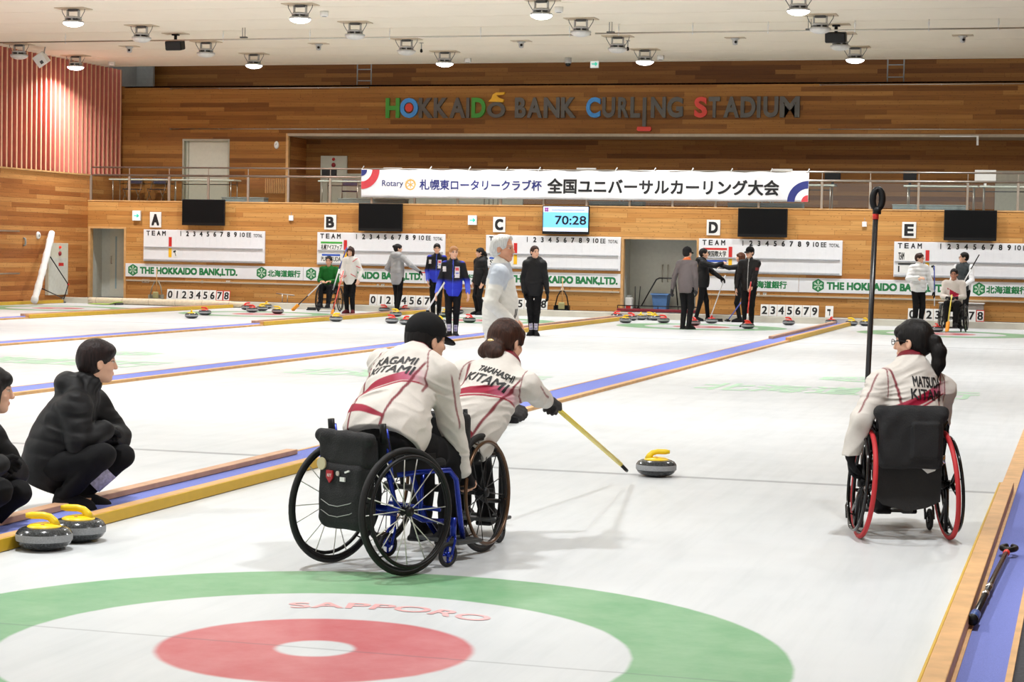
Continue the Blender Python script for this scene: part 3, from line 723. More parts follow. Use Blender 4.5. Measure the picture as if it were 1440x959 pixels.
# ---- cloth banner on the gallery railing
RAIL_Y = WALL_Y + 0.06
bx0, bx1 = at(508.5, 260, y=RAIL_Y - 0.03).x, at(1137.5, 260, y=RAIL_Y - 0.03).x
bzt, bzb = at(820, 240.5, y=RAIL_Y).z, at(820, 281, y=RAIL_Y).z
t = thing('event_banner', 'long white cloth banner with Japanese lettering tied to the gallery railing', 'banner', ((bx0 + bx1) / 2, RAIL_Y - 0.03, bzb))
bc = (bx0 + bx1) / 2; bh = bzt - bzb
def cloth_y(x, z): return -0.03 + 0.012 * math.sin(x * 3.1 + z * 4) + 0.010 * math.sin(x * 7.7 - z * 6)
mb = MB(); NX, NZ = 160, 10; vs = []; fs = []
for i in range(NX + 1):
    for j in range(NZ + 1):
        x = bx0 - bc + (bx1 - bx0) * i / NX; zz = bh * j / NZ + (0.012 * math.cos(i * 2 * math.pi / 12) if j == NZ else 0)
        vs.append((x, cloth_y(x, bh * j / NZ), zz))
for i in range(NX):
    for j in range(NZ):
        a = i * (NZ + 1) + j; fs.append((a, a + NZ + 1, a + NZ + 2, a + 1))
mb.add(vs, fs, 0, True)
o = mb.build('cloth', mat('banner_cloth', rgb(238, 238, 240), 0.8, var=0.02), t, fix=False)
sd = o.modifiers.new('thickness', 'SOLIDIFY'); sd.thickness = 0.004; sd.offset = -1
def banner_text(s, u0, u1, f0, f1, m, bold, name='lettering', shear=0.0):
    a, b = at(u0, 260, y=RAIL_Y - 0.06).x - bc, at(u1, 260, y=RAIL_Y - 0.06).x - bc
    v, f, asp = text_geo(s, 0.0, shear); mb = MB(); e = bold * 0.6 * bh * (f1 - f0)
    for i, (ax, az) in enumerate(((1, 1), (-1, 1), (1, -1), (-1, -1), (1, 0), (-1, 0), (0, 1), (0, -1))):
        mb.add([(a + e + p * (b - a - 2 * e) + ax * e, cloth_y(a + p * (b - a), bh * (f0 + q * (f1 - f0))) - 0.008 - 0.00003 * i, bh * (f0 + q * (f1 - f0)) + az * e) for p, q in v], f)
    return mb.build(name, m, t, fix=False)
banner_text('Rotary', 537.5, 567, 0.35, 0.62, INKNAVY, 0.008)
banner_text('札幌東ロータリークラブ杯', 590, 762, 0.30, 0.66, INKNAVY, 0.035)
banner_text('全国ユニバーサルカーリング大会', 770, 1096, 0.22, 0.72, INK, 0.045)
mb = MB()
def ring_piece(cx, cz, r0, r1, a0, a1, mi, yoff=-0.008):
    n = 20; vs = []
    for k in range(n + 1):
        a = R(a0 + (a1 - a0) * k / n)
        for r in (r0, r1): x, z = cx + r * math.cos(a), cz + r * math.sin(a); vs.append((x, cloth_y(x, z) + yoff, z))
    mb.add(vs, [(2 * k, 2 * k + 1, 2 * k + 3, 2 * k + 2) for k in range(n)], mi)
l0, r0 = bx0 - bc, bx1 - bc
ring_piece(l0 + 0.005, bh - 0.005, 0.001, 0.16, 270, 360, 0); ring_piece(l0 + 0.005, bh - 0.005, 0.30, 0.49, 270, 360, 1)
mb.build('corner_rings', [INKNAVY, mat('banner_red', rgb(214, 68, 76), 0.6)], t, fix=False); mb = MB()
ring_piece(r0 - 0.005, 0.005, 0.001, 0.16, 90, 180, 1); ring_piece(r0 - 0.005, 0.005, 0.32, 0.50, 90, 180, 0)
mb.build('corner_rings', [INKNAVY, mat('banner_red', rgb(214, 68, 76), 0.6)], t, fix=False)
gx = at(578.3, 258, y=RAIL_Y).x - bc; gz = bh * 0.47; mb = MB()
ring_piece(gx, gz, 0.105, 0.135, 0, 360, 0); ring_piece(gx, gz, 0.0, 0.03, 0, 360, 0)
for k in range(24):
    a = R(15 * k); mb.add([(gx + r * math.cos(a + da), cloth_y(gx, gz) - 0.008, gz + r * math.sin(a + da)) for r, da in ((0.13, -0.06), (0.155, -0.05), (0.155, 0.05), (0.13, 0.06))], [(0, 1, 2, 3)])
for k in range(6):
    a = R(60 * k + 30); mb.add([(gx + r * math.cos(a) - s_ * math.sin(a), cloth_y(gx, gz) - 0.008, gz + r * math.sin(a) + s_ * math.cos(a)) for r, s_ in ((0.025, -0.012), (0.11, -0.007), (0.11, 0.007), (0.025, 0.012))], [(0, 1, 2, 3)])
mb.build('gear_emblem', mat('banner_gold', rgb(226, 178, 84), 0.6), t, fix=False)
mb = MB()
for u in (510, 605, 660, 712, 758, 866, 920, 973, 1028, 1084, 1136):
    x = at(u, 240, y=RAIL_Y).x - bc; mb.tube([(x, -0.03, bh - 0.01), (x + 0.02, -0.01, bh + 0.05), (x + 0.03, 0.04, bh + 0.09), (x + 0.05, -0.04, bh + 0.06)], 0.012, 6)
mb.build('tie', WHITE, t)

# ---- gallery railing: posts, two rails, glass
RT = 3.57; R2 = 3.36
t = thing('gallery_railing', 'steel and glass railing along the front of the gallery', 'railing', (-10.8, RAIL_Y + 0.03, GALZ + 0.03)); ry0 = GALZ + 0.03
mb = MB(); mb.cyl((XL + 10.8 + 0.1, 0, RT - ry0), (15.6, 0, RT - ry0), 0.022, 10); mb.build('top_rail', STEEL, t)
mb = MB(); mb.cyl((XL + 10.8 + 0.1, 0, R2 - ry0), (15.6, 0, R2 - ry0), 0.030, 10); mb.build('hand_rail', STEEL, t)
POSTM = mat('railing_post', rgb(168, 156, 142), 0.4, 0.5)
px_list = [128, 182, 238, 293, 349, 405.5, 464.5] + [523 + 60.5 * k for k in range(10)] + [1156, 1224, 1292, 1361, 1432]
for u in px_list:
    x = at(u, 262, y=RAIL_Y + 0.03).x + 10.8
    mb = MB(); mb.box(x - 0.028, x + 0.028, -0.02, 0.02, 0, R2 - ry0); mb.box(x - 0.008, x + 0.008, -0.008, 0.008, R2 - ry0, RT - ry0); mb.build('post', POSTM, t)
g = NT('railing_glass'); g.t.nodes.remove(g.b)
tr = g.n('ShaderNodeBsdfTransparent'); tr.inputs[0].default_value = (0.93, 0.95, 0.93, 1); gl = g.n('ShaderNodeBsdfGlossy'); gl.inputs['Roughness'].default_value = 0.05; gl.inputs[0].default_value = (0.8, 0.8, 0.8, 1)
mx = g.n('ShaderNodeMixShader'); mx.inputs[0].default_value = 0.05; g.l(tr.outputs[0], mx.inputs[1]); g.l(gl.outputs[0], mx.inputs[2]); g.l(mx.outputs[0], g.t.nodes['Material Output'].inputs[0])
GLASS = g.m
xs = [at(u, 262, y=RAIL_Y + 0.03).x + 10.8 for u in px_list]
for a, b in zip(xs[:-1], xs[1:]):
    mb = MB(); mb.box(a + 0.04, b - 0.04, -0.005, 0.005, 0.03, R2 - ry0 - 0.05); mb.build('glass_panel', GLASS, t)

# ---- gallery furniture
TABLETOP = mat('table_top_white', rgb(214, 220, 208), 0.4, var=0.02)
def long_table(u0, u1, lab, y=41.1, z=3.30):
    a, b = at(u0, 262, y=y).x, at(u1, 262, y=y).x; c = (a + b) / 2; h = (b - a) / 2; H_ = z - 2.6
    t = thing('folding_table', lab, 'table', (c, y, 2.6), 0, 'long tables on the gallery')
    mb = MB(); mb.bbox(-h, h, -0.25, 0.25, H_ - 0.035, H_, 0.006); mb.build('table_top', TABLETOP, t)
    for sx in (-1, 1):
        for sy in (-1, 1):
            mb = MB(); mb.cyl((sx * (h - 0.1), sy * 0.2, 0), (sx * (h - 0.1), sy * 0.2, H_ - 0.035), 0.016, 8); mb.build('leg', STEEL, t)
    mb = MB(); mb.cyl((-h + 0.1, 0.2, H_ - 0.12), (h - 0.1, 0.2, H_ - 0.12), 0.012, 8); mb.build('stretcher', DARKGREY, t)
    return t
long_table(159, 246, 'white folding table on the gallery, nearest the left end'); long_table(247, 334, 'white folding table on the gallery in front of the grey door')
long_table(452, 512, 'white folding table on the gallery just left of the cloth banner'); long_table(1080, 1175, 'white folding table on the gallery just right of the cloth banner')
long_table(1272, 1376, 'white folding table on the gallery under the second black monitor'); long_table(1378, 1480, 'white folding table on the gallery in front of the pale panel')
for u0, u1, k in ((514, 690, 'left'), (692, 880, 'middle'), (882, 1076, 'right')): long_table(u0, u1, 'long white table mostly hidden behind the %s of the cloth banner' % k)
def monitor(u0, v0, u1, v1, dark, lab, y=41.15):
    x0, x1, z0, z1 = rect_u(u0, v0, u1, v1, y); c = (x0 + x1) / 2; zt = 3.30
    m = BLACK if dark else WHITE
    t = thing('monitor', lab, 'monitor', (c, y, zt), 0, 'monitors on the gallery tables')
    mb = MB(); mb.bbox(x0 - c, x1 - c, -0.03, 0.03, z0 - zt + 0.0, z1 - zt, 0.008); mb.build('panel', m, t)
    mb = MB(); mb.box(-0.03, 0.03, 0.0, 0.03, 0.01, max(0.1, z0 - zt + 0.1)); mb.bbox(-0.11, 0.11, -0.08, 0.1, 0.0, 0.015, 0.004); mb.build('stand', m, t)
monitor(453, 236, 473, 249, True, 'black monitor on the gallery in front of the hydrant panel'); monitor(1160, 240, 1182, 254, True, 'black monitor nearest the right end of the cloth banner')
monitor(1270.5, 240, 1289, 255, True, 'black monitor between two white tables, right part of gallery'); monitor(1371, 239, 1400.5, 256, False, 'white monitor seen from behind, far right of the gallery')
monitor(539.5, 235.6, 565, 250, False, 'white monitor edge over the left part of the cloth banner'); monitor(811, 236, 838, 252, False, 'white monitor edge over the middle of the cloth banner'); monitor(1086, 237.5, 1114, 252, False, 'white monitor edge over the right part of the cloth banner')
def folding_chair(u, lab, rz=0.0, y=41.68):
    x = at(u, 262, y=y).x
    t = thing('folding_chair', lab, 'chair', (x, y, 2.6), rz, 'folding chairs on the gallery')
    mb = MB(); mb.bbox(-0.2, 0.2, -0.2, 0.2, 0.43, 0.46, 0.01); mb.build('seat', mat('navy_vinyl', rgb(52, 62, 96), 0.5), t)
    mb = MB(); mb.bbox(-0.2, 0.2, 0.20, 0.23, 0.6, 0.76, 0.01); mb.build('backrest', mat('navy_vinyl', rgb(52, 62, 96), 0.5), t)
    for s_ in (-1, 1):
        mb = MB(); mb.tube([(s_ * 0.21, -0.22, 0), (s_ * 0.21, 0.05, 0.42), (s_ * 0.21, 0.22, 0.77)], 0.011, 8); mb.build('leg', STEEL, t)
        mb = MB(); mb.tube([(s_ * 0.19, 0.2, 0), (s_ * 0.19, -0.15, 0.42)], 0.011, 8); mb.build('leg', STEEL, t)
folding_chair(186, 'folding chair behind the first gallery table, left one of two'); folding_chair(220, 'folding chair behind the first gallery table, right one of two')
folding_chair(492, 'folding chair at the left corner of the cloth banner', 0.3); folding_chair(532, 'dark folding chair under the left end of the cloth banner', -0.2)
# pale cabinet fronts on the gallery
def gallery_panel(u0, v0, u1, v1, lab, parts=True, y=GAL_Y + REC - 0.06, m=DOORPAINT, name='cabinet_front', cat='panel'):
    x0, x1, z0, z1 = rect_u(u0, v0, u1, v1, y); c = (x0 + x1) / 2; z0 = 2.6
    t = thing(name, lab, cat, (c, y, z0))
    mb = MB(); mb.bbox(x0 - c, x1 - c, 0, 0.05, 0, z1 - z0, 0.005); mb.build('panel', m, t)
    return t, x0, x1, z1
t, x0, x1, z1 = gallery_panel(451, 219, 487, 290, 'pale hydrant panel with red lamps in the gallery niche', name='hydrant_cabinet', cat='cabinet')
for u, v, r, m_ in ((469, 224, 0.045, INKRED), (469, 232, 0.065, mat('dark_red', rgb(150, 24, 34), 0.4))):
    p = at(u, v, y=GAL_Y + REC - 0.06); mb = MB(); mb.lathe([(0, 0.03), (r * 0.7, 0.025), (r, 0.0), (0, 0.0)], 18, 0, Matrix.Translation((p.x - t.location.x, 0, p.z - 2.6)) @ Matrix.Rotation(R(90), 4, 'X')); mb.build('alarm_lamp', m_, t)
gallery_panel(487.5, 244, 735, 290, 'long pale cabinet front behind the gallery railing under the cloth banner', m=mat('cabinet_cream', rgb(196, 194, 176), 0.5))
gallery_panel(1400, 240, 1500, 292, 'pale panel on the gallery at the right edge of the picture', m=mat('cabinet_cream', rgb(196, 194, 176), 0.5))
for u0, u1, lab in ((315, 374, 'grey storage box on the gallery floor right of the grey door'), (478, 572, 'grey storage box under the left end of the cloth banner'), (830, 906, 'grey storage box under the middle of the cloth banner'), (1025, 1130, 'grey storage box under the right end of the cloth banner'), (1256, 1362, 'grey storage box under the black monitor, right part of gallery')):
    y = 40.42; a, b = at(u0, 285, y=y).x, at(u1, 285, y=y).x; c = (a + b) / 2
    t = thing('storage_box', lab, 'box', (c, y, 2.6), 0, 'grey boxes on the gallery floor')
    mb = MB(); mb.bbox(a - c, b - c, -0.15, 0.15, 0, 0.20, 0.01); mb.build('body', mat('grey_blue_box', rgb(132, 146, 150), 0.6), t)
    mb = MB(); mb.bbox(a - c - 0.01, b - c + 0.01, -0.16, 0.16, 0.20, 0.225, 0.006); mb.build('lid', mat('grey_blue_lid', rgb(146, 160, 164), 0.6), t)
p = at(389, 204, y=GAL_Y); t = thing('wall_clock', 'small round white clock beside the gallery niche', 'clock', (p.x, GAL_Y, p.z))
mb = MB(); mb.lathe([(0, 0.035), (0.07, 0.032), (0.082, 0.015), (0.082, 0), (0, 0)], 24, 0, Matrix.Diagonal((0.85, 1, 1.25, 1)) @ Matrix.Rotation(R(90), 4, 'X')); mb.build('face', WHITE, t)
mb = MB(); mb.box(-0.004, 0.004, -0.038, -0.035, 0, 0.06); mb.box(-0.03, 0, -0.038, -0.035, -0.004, 0.004); mb.build('hand', BLACK, t)
# grille low on the gallery wall
x0, x1, z0, z1 = rect_u(374, 251, 402, 272, GAL_Y); t = thing('wall_grille', 'timber ventilation grille low on the gallery wall', 'grille', ((x0 + x1) / 2, GAL_Y, z0)); mb = MB()
for k in range(12):
    x = (x0 - x1) / 2 + (x1 - x0) * k / 11; mb.box(x - 0.012, x + 0.012, -0.025, 0, 0, z1 - z0)
mb.build('slats', TIMBER, t)
# slim conduits on the upper wall
for z, a, b, lab in ((5.79, 240, 520, 'thin steel rod along the top of the upper wall, left side'), (4.70, 240, 520, 'thin steel rod under the stadium name, left side'), (5.79, 1152, 1500, 'thin steel rod along the top of the upper wall, right side'), (4.70, 1152, 1500, 'thin steel rod under the stadium name, right side')):
    xa, xb = at(a, 150, y=GAL_Y).x, at(b, 150, y=GAL_Y).x; t = thing('wall_rod', lab, 'rod', ((xa + xb) / 2, GAL_Y, z))
    mb = MB(); mb.cyl(((xa - xb) / 2, -0.06, 0), ((xb - xa) / 2, -0.06, 0), 0.012, 8); mb.build('rod', STEEL, t); n = int((xb - xa) / 1.25)
    for k in range(n + 1): x = (xa - xb) / 2 + 0.03 + (xb - xa - 0.06) * k / n; mb = MB(); mb.cyl((x, -0.07, 0), (x, 0, 0), 0.018, 8); mb.build('bracket', STEEL, t)
p = at(1375, 188, y=GAL_Y - 0.05); t = thing('hanging_bracket', 'short white bracket hanging below the soffit at far right', 'bracket', (p.x, p.y, lip_z - 0.07)); mb = MB(); mb.bbox(-0.025, 0.025, -0.02, 0.02, -0.2, 0.0, 0.005); mb.bbox(-0.9, 0.025, -0.02, 0.02, 0.0, 0.03, 0.005); mb.build('bar', WHITE, t)
# ladders at the gap under the ceiling
for u0, u1, lab in ((502.5, 522, 'short steel ladder above the gallery left of the stadium name'), (1248, 1271, 'short steel ladder above the upper wall, right side')):
    y = GAL_Y + 0.3; xa, xb = at(u0, 105, y=y).x, at(u1, 105, y=y).x; t = thing('ladder', lab, 'ladder', ((xa + xb) / 2, y, top_z), 0, 'short ladders'); h = (xb - xa) / 2
    for s_ in (-1, 1): mb = MB(); mb.cyl((s_ * h, 0, 0), (s_ * h, 0, 1.2), 0.018, 8); mb.build('stile', GREY, t)
    for k in range(4): mb = MB(); mb.cyl((-h, 0, 0.14 + 0.3 * k), (h, 0, 0.14 + 0.3 * k), 0.014, 8); mb.build('rung', GREY, t)
# ================================================================== ON THE CEILING
LAMPGREY = mat('lamp_cast_grey', rgb(188, 188, 186), 0.45, 0.2)
LAMPDARK = mat('lamp_dark_grey', rgb(92, 92, 90), 0.5, 0.2)
LENSOFF = mat('unlit_lamp_lens', rgb(222, 220, 214), 0.3)
PLATE = mat('ceiling_plate', rgb(206, 188, 160), 0.6)
def ceiling_lamp(x, y, lit, lab):
    t = thing('ceiling_lamp', lab, 'lamp', (x, y, CEILZ), 0.0, 'lit ceiling lamps' if lit else 'switched-off ceiling lamps')
    mb = MB(); mb.bbox(-0.33, 0.33, -0.20, 0.20, -0.016, 0, 0.004); mb.build('mounting_plate', PLATE, t)
    mb = MB(); mb.bbox(-0.10, 0.10, -0.05, 0.05, -0.06, -0.016, 0.006, 1)
    mb.bbox(-0.14, -0.11, -0.03, 0.03, -0.19, -0.03, 0.005); mb.bbox(0.11, 0.14, -0.03, 0.03, -0.19, -0.03, 0.005); mb.bbox(-0.14, 0.14, -0.03, 0.03, -0.055, -0.03, 0.005, 1)
    mb.build('bracket', [LAMPGREY, LAMPDARK], t)
    mb = MB(); mb.lathe([(0, -0.17), (0.15, -0.17), (0.17, -0.19), (0.17, -0.21), (0.15, -0.215)], 24, 0)
    mb.lathe([(0.15, -0.255), (0.205, -0.258), (0.215, -0.28), (0.208, -0.295), (0.0, -0.29)], 28, 0)
    mb.lathe([(0.11, -0.20), (0.11, -0.265)], 20, 1)
    for k in range(10):
        M = Matrix.Rotation(R(36 * k), 4, 'Z'); mb.box(0.11, 0.165, -0.012, 0.012, -0.262, -0.205, k % 2, M)
    mb.build('housing', [LAMPGREY, LAMPDARK], t)
    mb = MB(); mb.lathe([(0.0, -0.372), (0.07, -0.369), (0.13, -0.355), (0.18, -0.330), (0.203, -0.305), (0.205, -0.292)], 32); o = mb.build('lens', LAMPGLOW if lit else LENSOFF, t)
    if lit: o['label'] = 'glowing white lens'
    for s_ in (-1, 1): mb = MB(); mb.tube([(s_ * 0.26, 0, -0.016), (s_ * 0.25, 0, -0.07), (s_ * 0.17, 0, -0.20)], 0.007, 6); mb.build('safety_wire', LAMPDARK, t)
NTH = ['leftmost', 'second from the left', 'third from the left', 'fourth from the left', 'fifth from the left']
for k, x in enumerate(LAMP_X[1:5]): ceiling_lamp(x, 29.0, True, 'lit ceiling lamp in the nearer row, %s of four' % NTH[k])
for k, x in enumerate(LAMP_X[0:5]): ceiling_lamp(x, 38.0, True, 'lit ceiling lamp in the far row, %s of five' % NTH[k])
for k, x in enumerate(LAMP_X[1:5]): ceiling_lamp(x, 32.0, False, 'unlit ceiling lamp in the nearer unlit row, %s of four' % NTH[k])
for k, x in enumerate(LAMP_X[0:5]): ceiling_lamp(x, 35.25, False, 'unlit ceiling lamp in the farther unlit row, %s of five' % NTH[k])

def ceil_thing(u, v, name, lab, cat, group=None, rz=0.0):
    p = at(u, v, z=CEILZ); return thing(name, lab, cat, (p.x, p.y, CEILZ), rz, group), p
def white_detector(u, v, lab):
    t, p = ceil_thing(u, v, 'smoke_detector', lab, 'detector', 'white ceiling cylinders')
    mb = MB(); mb.lathe([(0, 0), (0.085, 0), (0.085, -0.085), (0.075, -0.10), (0, -0.10)], 24); mb.build('housing', WHITE, t)
    mb = MB(); mb.lathe([(0.0, -0.10), (0.05, -0.10), (0.045, -0.108), (0, -0.108)], 20); mb.build('sensor', GREY, t)
white_detector(456, 16, 'white ceiling cylinder right of the second near lit lamp'); white_detector(786, 10, 'white ceiling cylinder right of the third near lit lamp')
white_detector(157, 87, 'white ceiling cylinder by the pink slatted wall'); white_detector(658, 82, 'white ceiling cylinder right of the middle far lamp'); white_detector(929, 78, 'white ceiling cylinder right of the fourth far lamp')
for u, v, lab in ((182, 65, 'left of the first black speaker'), (448, 61, 'right of the second far lamp'), (733, 57.5, 'between the third and fourth far lamps'), (1034, 53, 'left of the second black speaker'), (1354, 49.5, 'right of the second black speaker')):
    t, p = ceil_thing(u, v, 'ceiling_camera', 'small grey dome camera under the ceiling, ' + lab, 'camera', 'small grey cameras under the ceiling')
    mb = MB(); mb.bbox(-0.22, 0.22, -0.14, 0.14, -0.012, 0, 0.003); mb.build('mounting_plate', PLATE, t)
    mb = MB(); mb.lathe([(0, -0.012), (0.095, -0.012), (0.095, -0.035), (0.06, -0.045), (0.06, -0.10), (0.05, -0.15), (0.0, -0.165)], 20); mb.build('housing', LAMPGREY, t)
    mb = MB(); mb.lathe([(0, 0.028), (0.028, 0.02), (0.03, 0), (0, 0)], 14, 0, Matrix.Translation((0.02, -0.045, -0.10)) @ Matrix.Rotation(R(90), 4, 'X')); mb.build('lens', BLACK, t)
t, p = ceil_thing(799, 81, 'dome_camera', 'white dome camera hanging left of the ceiling arrow sign', 'camera')
mb = MB(); mb.lathe([(0, 0.0), (0.08, 0.0), (0.085, -0.12), (0.07, -0.14)], 20); mb.build('housing', LAMPGREY, t)
mb = MB(); mb.lathe([(0.068, -0.135), (0.066, -0.17), (0.045, -0.205), (0.0, -0.22)], 20); mb.build('dome', BLACK, t)
for u, v, lab in ((592.7, 60, 'between the middle far lamps'), (883, 57, 'beside the fourth unlit lamp')):
    t, p = ceil_thing(u, v, 'hanging_sensor', 'small black sensor on a thin rod, ' + lab, 'sensor', 'small hanging sensors')
    mb = MB(); mb.cyl((0, 0, 0), (0, 0, -0.14), 0.012, 8); mb.lathe([(0, 0), (0.05, 0), (0.05, -0.012), (0, -0.012)], 12); mb.build('rod', GREY, t)
    mb = MB(); mb.lathe([(0, -0.13), (0.022, -0.15), (0.034, -0.20), (0.02, -0.225), (0, -0.23)], 12); mb.build('sensor', BLACK, t)
for u, v, wd, lab in ((247, 47, 0.40, 'black box speaker hanging from the ceiling, left side'), (1176, 34, 0.42, 'black box speaker hanging from the ceiling, right side')):
    t, p = ceil_thing(u, v, 'hanging_speaker', lab, 'speaker', 'black ceiling speakers')
    mb = MB(); mb.bbox(-0.28, 0.28, -0.15, 0.15, -0.014, 0, 0.003); mb.build('mounting_plate', PLATE, t)
    mb = MB(); mb.cyl((0, 0, -0.014), (0, 0, -0.17), 0.035, 10); mb.bbox(-0.08, 0.08, -0.05, 0.05, -0.05, -0.014, 0.01); mb.build('bracket', BLACK, t)
    M = Matrix.Translation((0, -0.02, -0.27)) @ Matrix.Rotation(R(12), 4, 'X')
    mb = MB(); mb.bbox(-wd / 2, wd / 2, -0.12, 0.12, -0.105, 0.105, 0.03, 0, M); mb.build('cabinet', BLACK, t)
    mb = MB(); mb.bbox(-wd / 2 + 0.02, wd / 2 - 0.02, -0.128, -0.119, -0.09, 0.09, 0.006, 0, M); mb.build('grille', mat('speaker_grille', rgb(38, 38, 39), 0.7, bump=0.6, bscale=500), t)
t, p = ceil_thing(61, 66, 'tilted_speaker', 'white box speaker tilted down beside the pink slatted wall', 'speaker')
M = Matrix.Translation((-0.05, 0, -0.30)) @ Matrix.Rotation(R(-32), 4, 'Y') @ Matrix.Rotation(R(20), 4, 'X')
mb = MB(); mb.cyl((0.05, 0, 0), (0.0, 0, -0.25), 0.015, 8); mb.build('bracket', GREY, t)
mb = MB(); mb.bbox(-0.14, 0.14, -0.12, 0.12, -0.15, 0.15, 0.02, 0, M); mb.build('cabinet', WHITE, t)
mb = MB(); mb.box(-0.03, 0.05, -0.124, -0.12, -0.10, -0.02, 0, M); mb.build('badge', DARKGREY, t)
# long thin pipe slung under the ceiling
PZ = CEILZ - 0.19
for u0, v0, u1, v1, us, lab in ((0, 61, 831, 47.5, (92, 314, 436, 548, 676, 801), 'long thin steel pipe slung under the ceiling, left part'), (837, 47.3, 1500, 38, (870, 974, 1080, 1202, 1306, 1404), 'long thin steel pipe slung under the ceiling, right part')):
    a, b = at(u0, v0, z=PZ), at(u1, v1, z=PZ); ym = (a.y + b.y) / 2
    a = at(u0, v0, y=ym); b = at(u1, v1, y=ym)
    t = thing('ceiling_pipe', lab, 'pipe', ((a.x + b.x) / 2, ym, CEILZ)); h = (b.x - a.x) / 2
    mb = MB(); mb.cyl((-h, 0, PZ - CEILZ), (h, 0, PZ - CEILZ), 0.016, 10); mb.build('pipe', STEEL, t)
    for u in us:
        x = at(u, 45, y=ym).x - t.location.x
        mb = MB(); mb.cyl((x, 0, 0), (x, 0, PZ - CEILZ + 0.015), 0.009, 8); mb.lathe([(0, -0.04), (0.016, -0.05), (0.016, -0.13), (0, -0.14)], 10, 0, Matrix.Translation((x, 0, 0))); mb.cyl((x, 0, PZ - CEILZ - 0.045), (x, 0, PZ - CEILZ + 0.02), 0.014, 8); mb.build('hanger', WHITE, t)
for u, v, lab in ((343, 39, 'small clamp with twin rods on the pipe, left side'), (859, 31, 'small clamp with twin rods on the pipe, centre'), (1139, 26.5, 'small clamp with twin rods on the pipe, right side')):
    t, p = ceil_thing(u, v, 'pipe_clamp', lab, 'clamp', 'pipe clamps')
    for s_ in (-1, 1): mb = MB(); mb.cyl((s_ * 0.028, 0, 0), (s_ * 0.028, 0, -0.2), 0.007, 6); mb.build('rod', LAMPDARK, t)
    mb = MB(); mb.bbox(-0.08, 0.08, -0.04, 0.04, -0.225, -0.195, 0.006); mb.build('plate', LAMPDARK, t)

# ================================================================== ALONG THE LEFT WALL AND THE FAR END
def lw(u, v): return at(u, v, x=XL)
a, b = lw(63, 415), lw(91, 342)
t = thing('hydrant_cabinet', 'pale fire hydrant cabinet with a red lamp on the left wall', 'cabinet', (XL + 0.002, (a.y + b.y) / 2, a.z)); hy = abs(a.y - b.y) / 2; H_ = b.z - a.z
# its face runs along Y
mb = MB(); mb.bbox(0.0, 0.10, -hy, hy, 0, H_, 0.006); mb.build('cabinet_body', DOORPAINT, t)
mb = MB(); mb.bbox(0.10, 0.106, -hy + 0.03, hy - 0.03, 0.03, H_ * 0.72, 0.002); dr = mb.build('door', mat('hydrant_door', rgb(202, 204, 196), 0.4), t)
mb = MB(); mb.box(0.106, 0.110, hy * 0.0, hy * 0.5, H_ * 0.56, H_ * 0.62); o = mb.build('door_label', INKRED, dr)
mb = MB(); mb.lathe([(0, 0.05), (0.05, 0.035), (0.06, 0), (0, 0)], 16, 0, Matrix.Translation((0.10, 0.05, H_ * 0.80)) @ Matrix.Rotation(R(90), 4, 'Y')); o = mb.build('alarm_bell', mat('dark_red', rgb(150, 24, 34), 0.4), t); o['label'] = 'dark red round alarm'
mb = MB(); mb.lathe([(0, 0.06), (0.028, 0.045), (0.035, 0), (0, 0)], 16, 0, Matrix.Translation((0.10, 0.05, H_ * 0.92)) @ Matrix.Rotation(R(90), 4, 'Y')); o = mb.build('alarm_lamp', mat('alarm_lamp_red', rgb(250, 60, 40), 0.3, emit=0.3), t); o['label'] = 'small glowing red lamp'
# padded boom leaning at the wall
p0, p1 = at(48, 421, x=XL + 0.55), at(73, 327, x=XL + 0.12)
t = thing('padded_boom', 'long white padded boom with black straps leaning on the left wall', 'boom', (p0.x, p0.y, 0.02))
q = p1 - Vector((p0.x, p0.y, 0.02)); q0 = Vector((0, 0, 0.07))
pts = [q0.lerp(q, k / 24) + Vector((0, 0, 0)) + Vector((0.05, -0.06, 0)) * math.sin(math.pi * k / 24) for k in range(25)]
mb = MB(); mb.tube(pts, [0.085 + 0.012 * math.sin(k * 2.3) * math.sin(k * 1.1) for k in range(25)], 12); mb.build('padding', mat('boom_padding', rgb(232, 232, 230), 0.8, bump=0.8, bscale=60), t)
kn = at(96, 400, x=XL + 0.3) - t.location; ft = at(90, 420, x=XL + 0.35) - t.location; ft.z = max(ft.z, 0.02)
mb = MB(); mb.tube([pts[17], kn], 0.014, 8); mb.build('strap', BLACK, t)
mb = MB(); mb.tube([kn, ft], 0.014, 8); mb.build('strap', BLACK, t)
mb = MB(); mb.tube([pts[5], ft], 0.014, 8); mb.build('strap', BLACK, t)
mb = MB(); mb.ell(kn, (0.03, 0.03, 0.03)); mb.build('joint', INKRED, t)
for v, k in ((323.5, 'upper'), (385, 'lower')):
    a, b = lw(-30, v), lw(24, v); t = thing('wall_rail', '%s short steel rail on the left wall at the picture edge' % k, 'rail', (XL, (a.y + b.y) / 2, a.z)); h = abs(a.y - b.y) / 2
    mb = MB(); mb.cyl((0.06, -h, 0), (0.06, h, 0), 0.02, 8); mb.build('bar', STEEL, t)
    for k2 in (-0.7, 0.0, 0.7): mb = MB(); mb.cyl((0, h * k2, 0), (0.06, h * k2, 0), 0.012, 8); mb.build('bracket', STEEL, t)
p = lw(53, 331); t = thing('wall_speaker', 'small white oval speaker on the left wall above the hydrant cabinet', 'speaker', (XL, p.y, p.z)); mb = MB(); mb.lathe([(0, 0.05), (0.07, 0.045), (0.085, 0.02), (0.085, 0), (0, 0)], 20, 0, Matrix.Diagonal((1, 1, 1.1, 1)) @ Matrix.Rotation(R(90), 4, 'Y')); mb.build('housing', WHITE, t)
mb = MB(); mb.lathe([(0, 0.055), (0.035, 0.05), (0.04, 0.045), (0, 0.045)], 16, 0, Matrix.Rotation(R(90), 4, 'Y')); mb.build('grille', GREY, t)
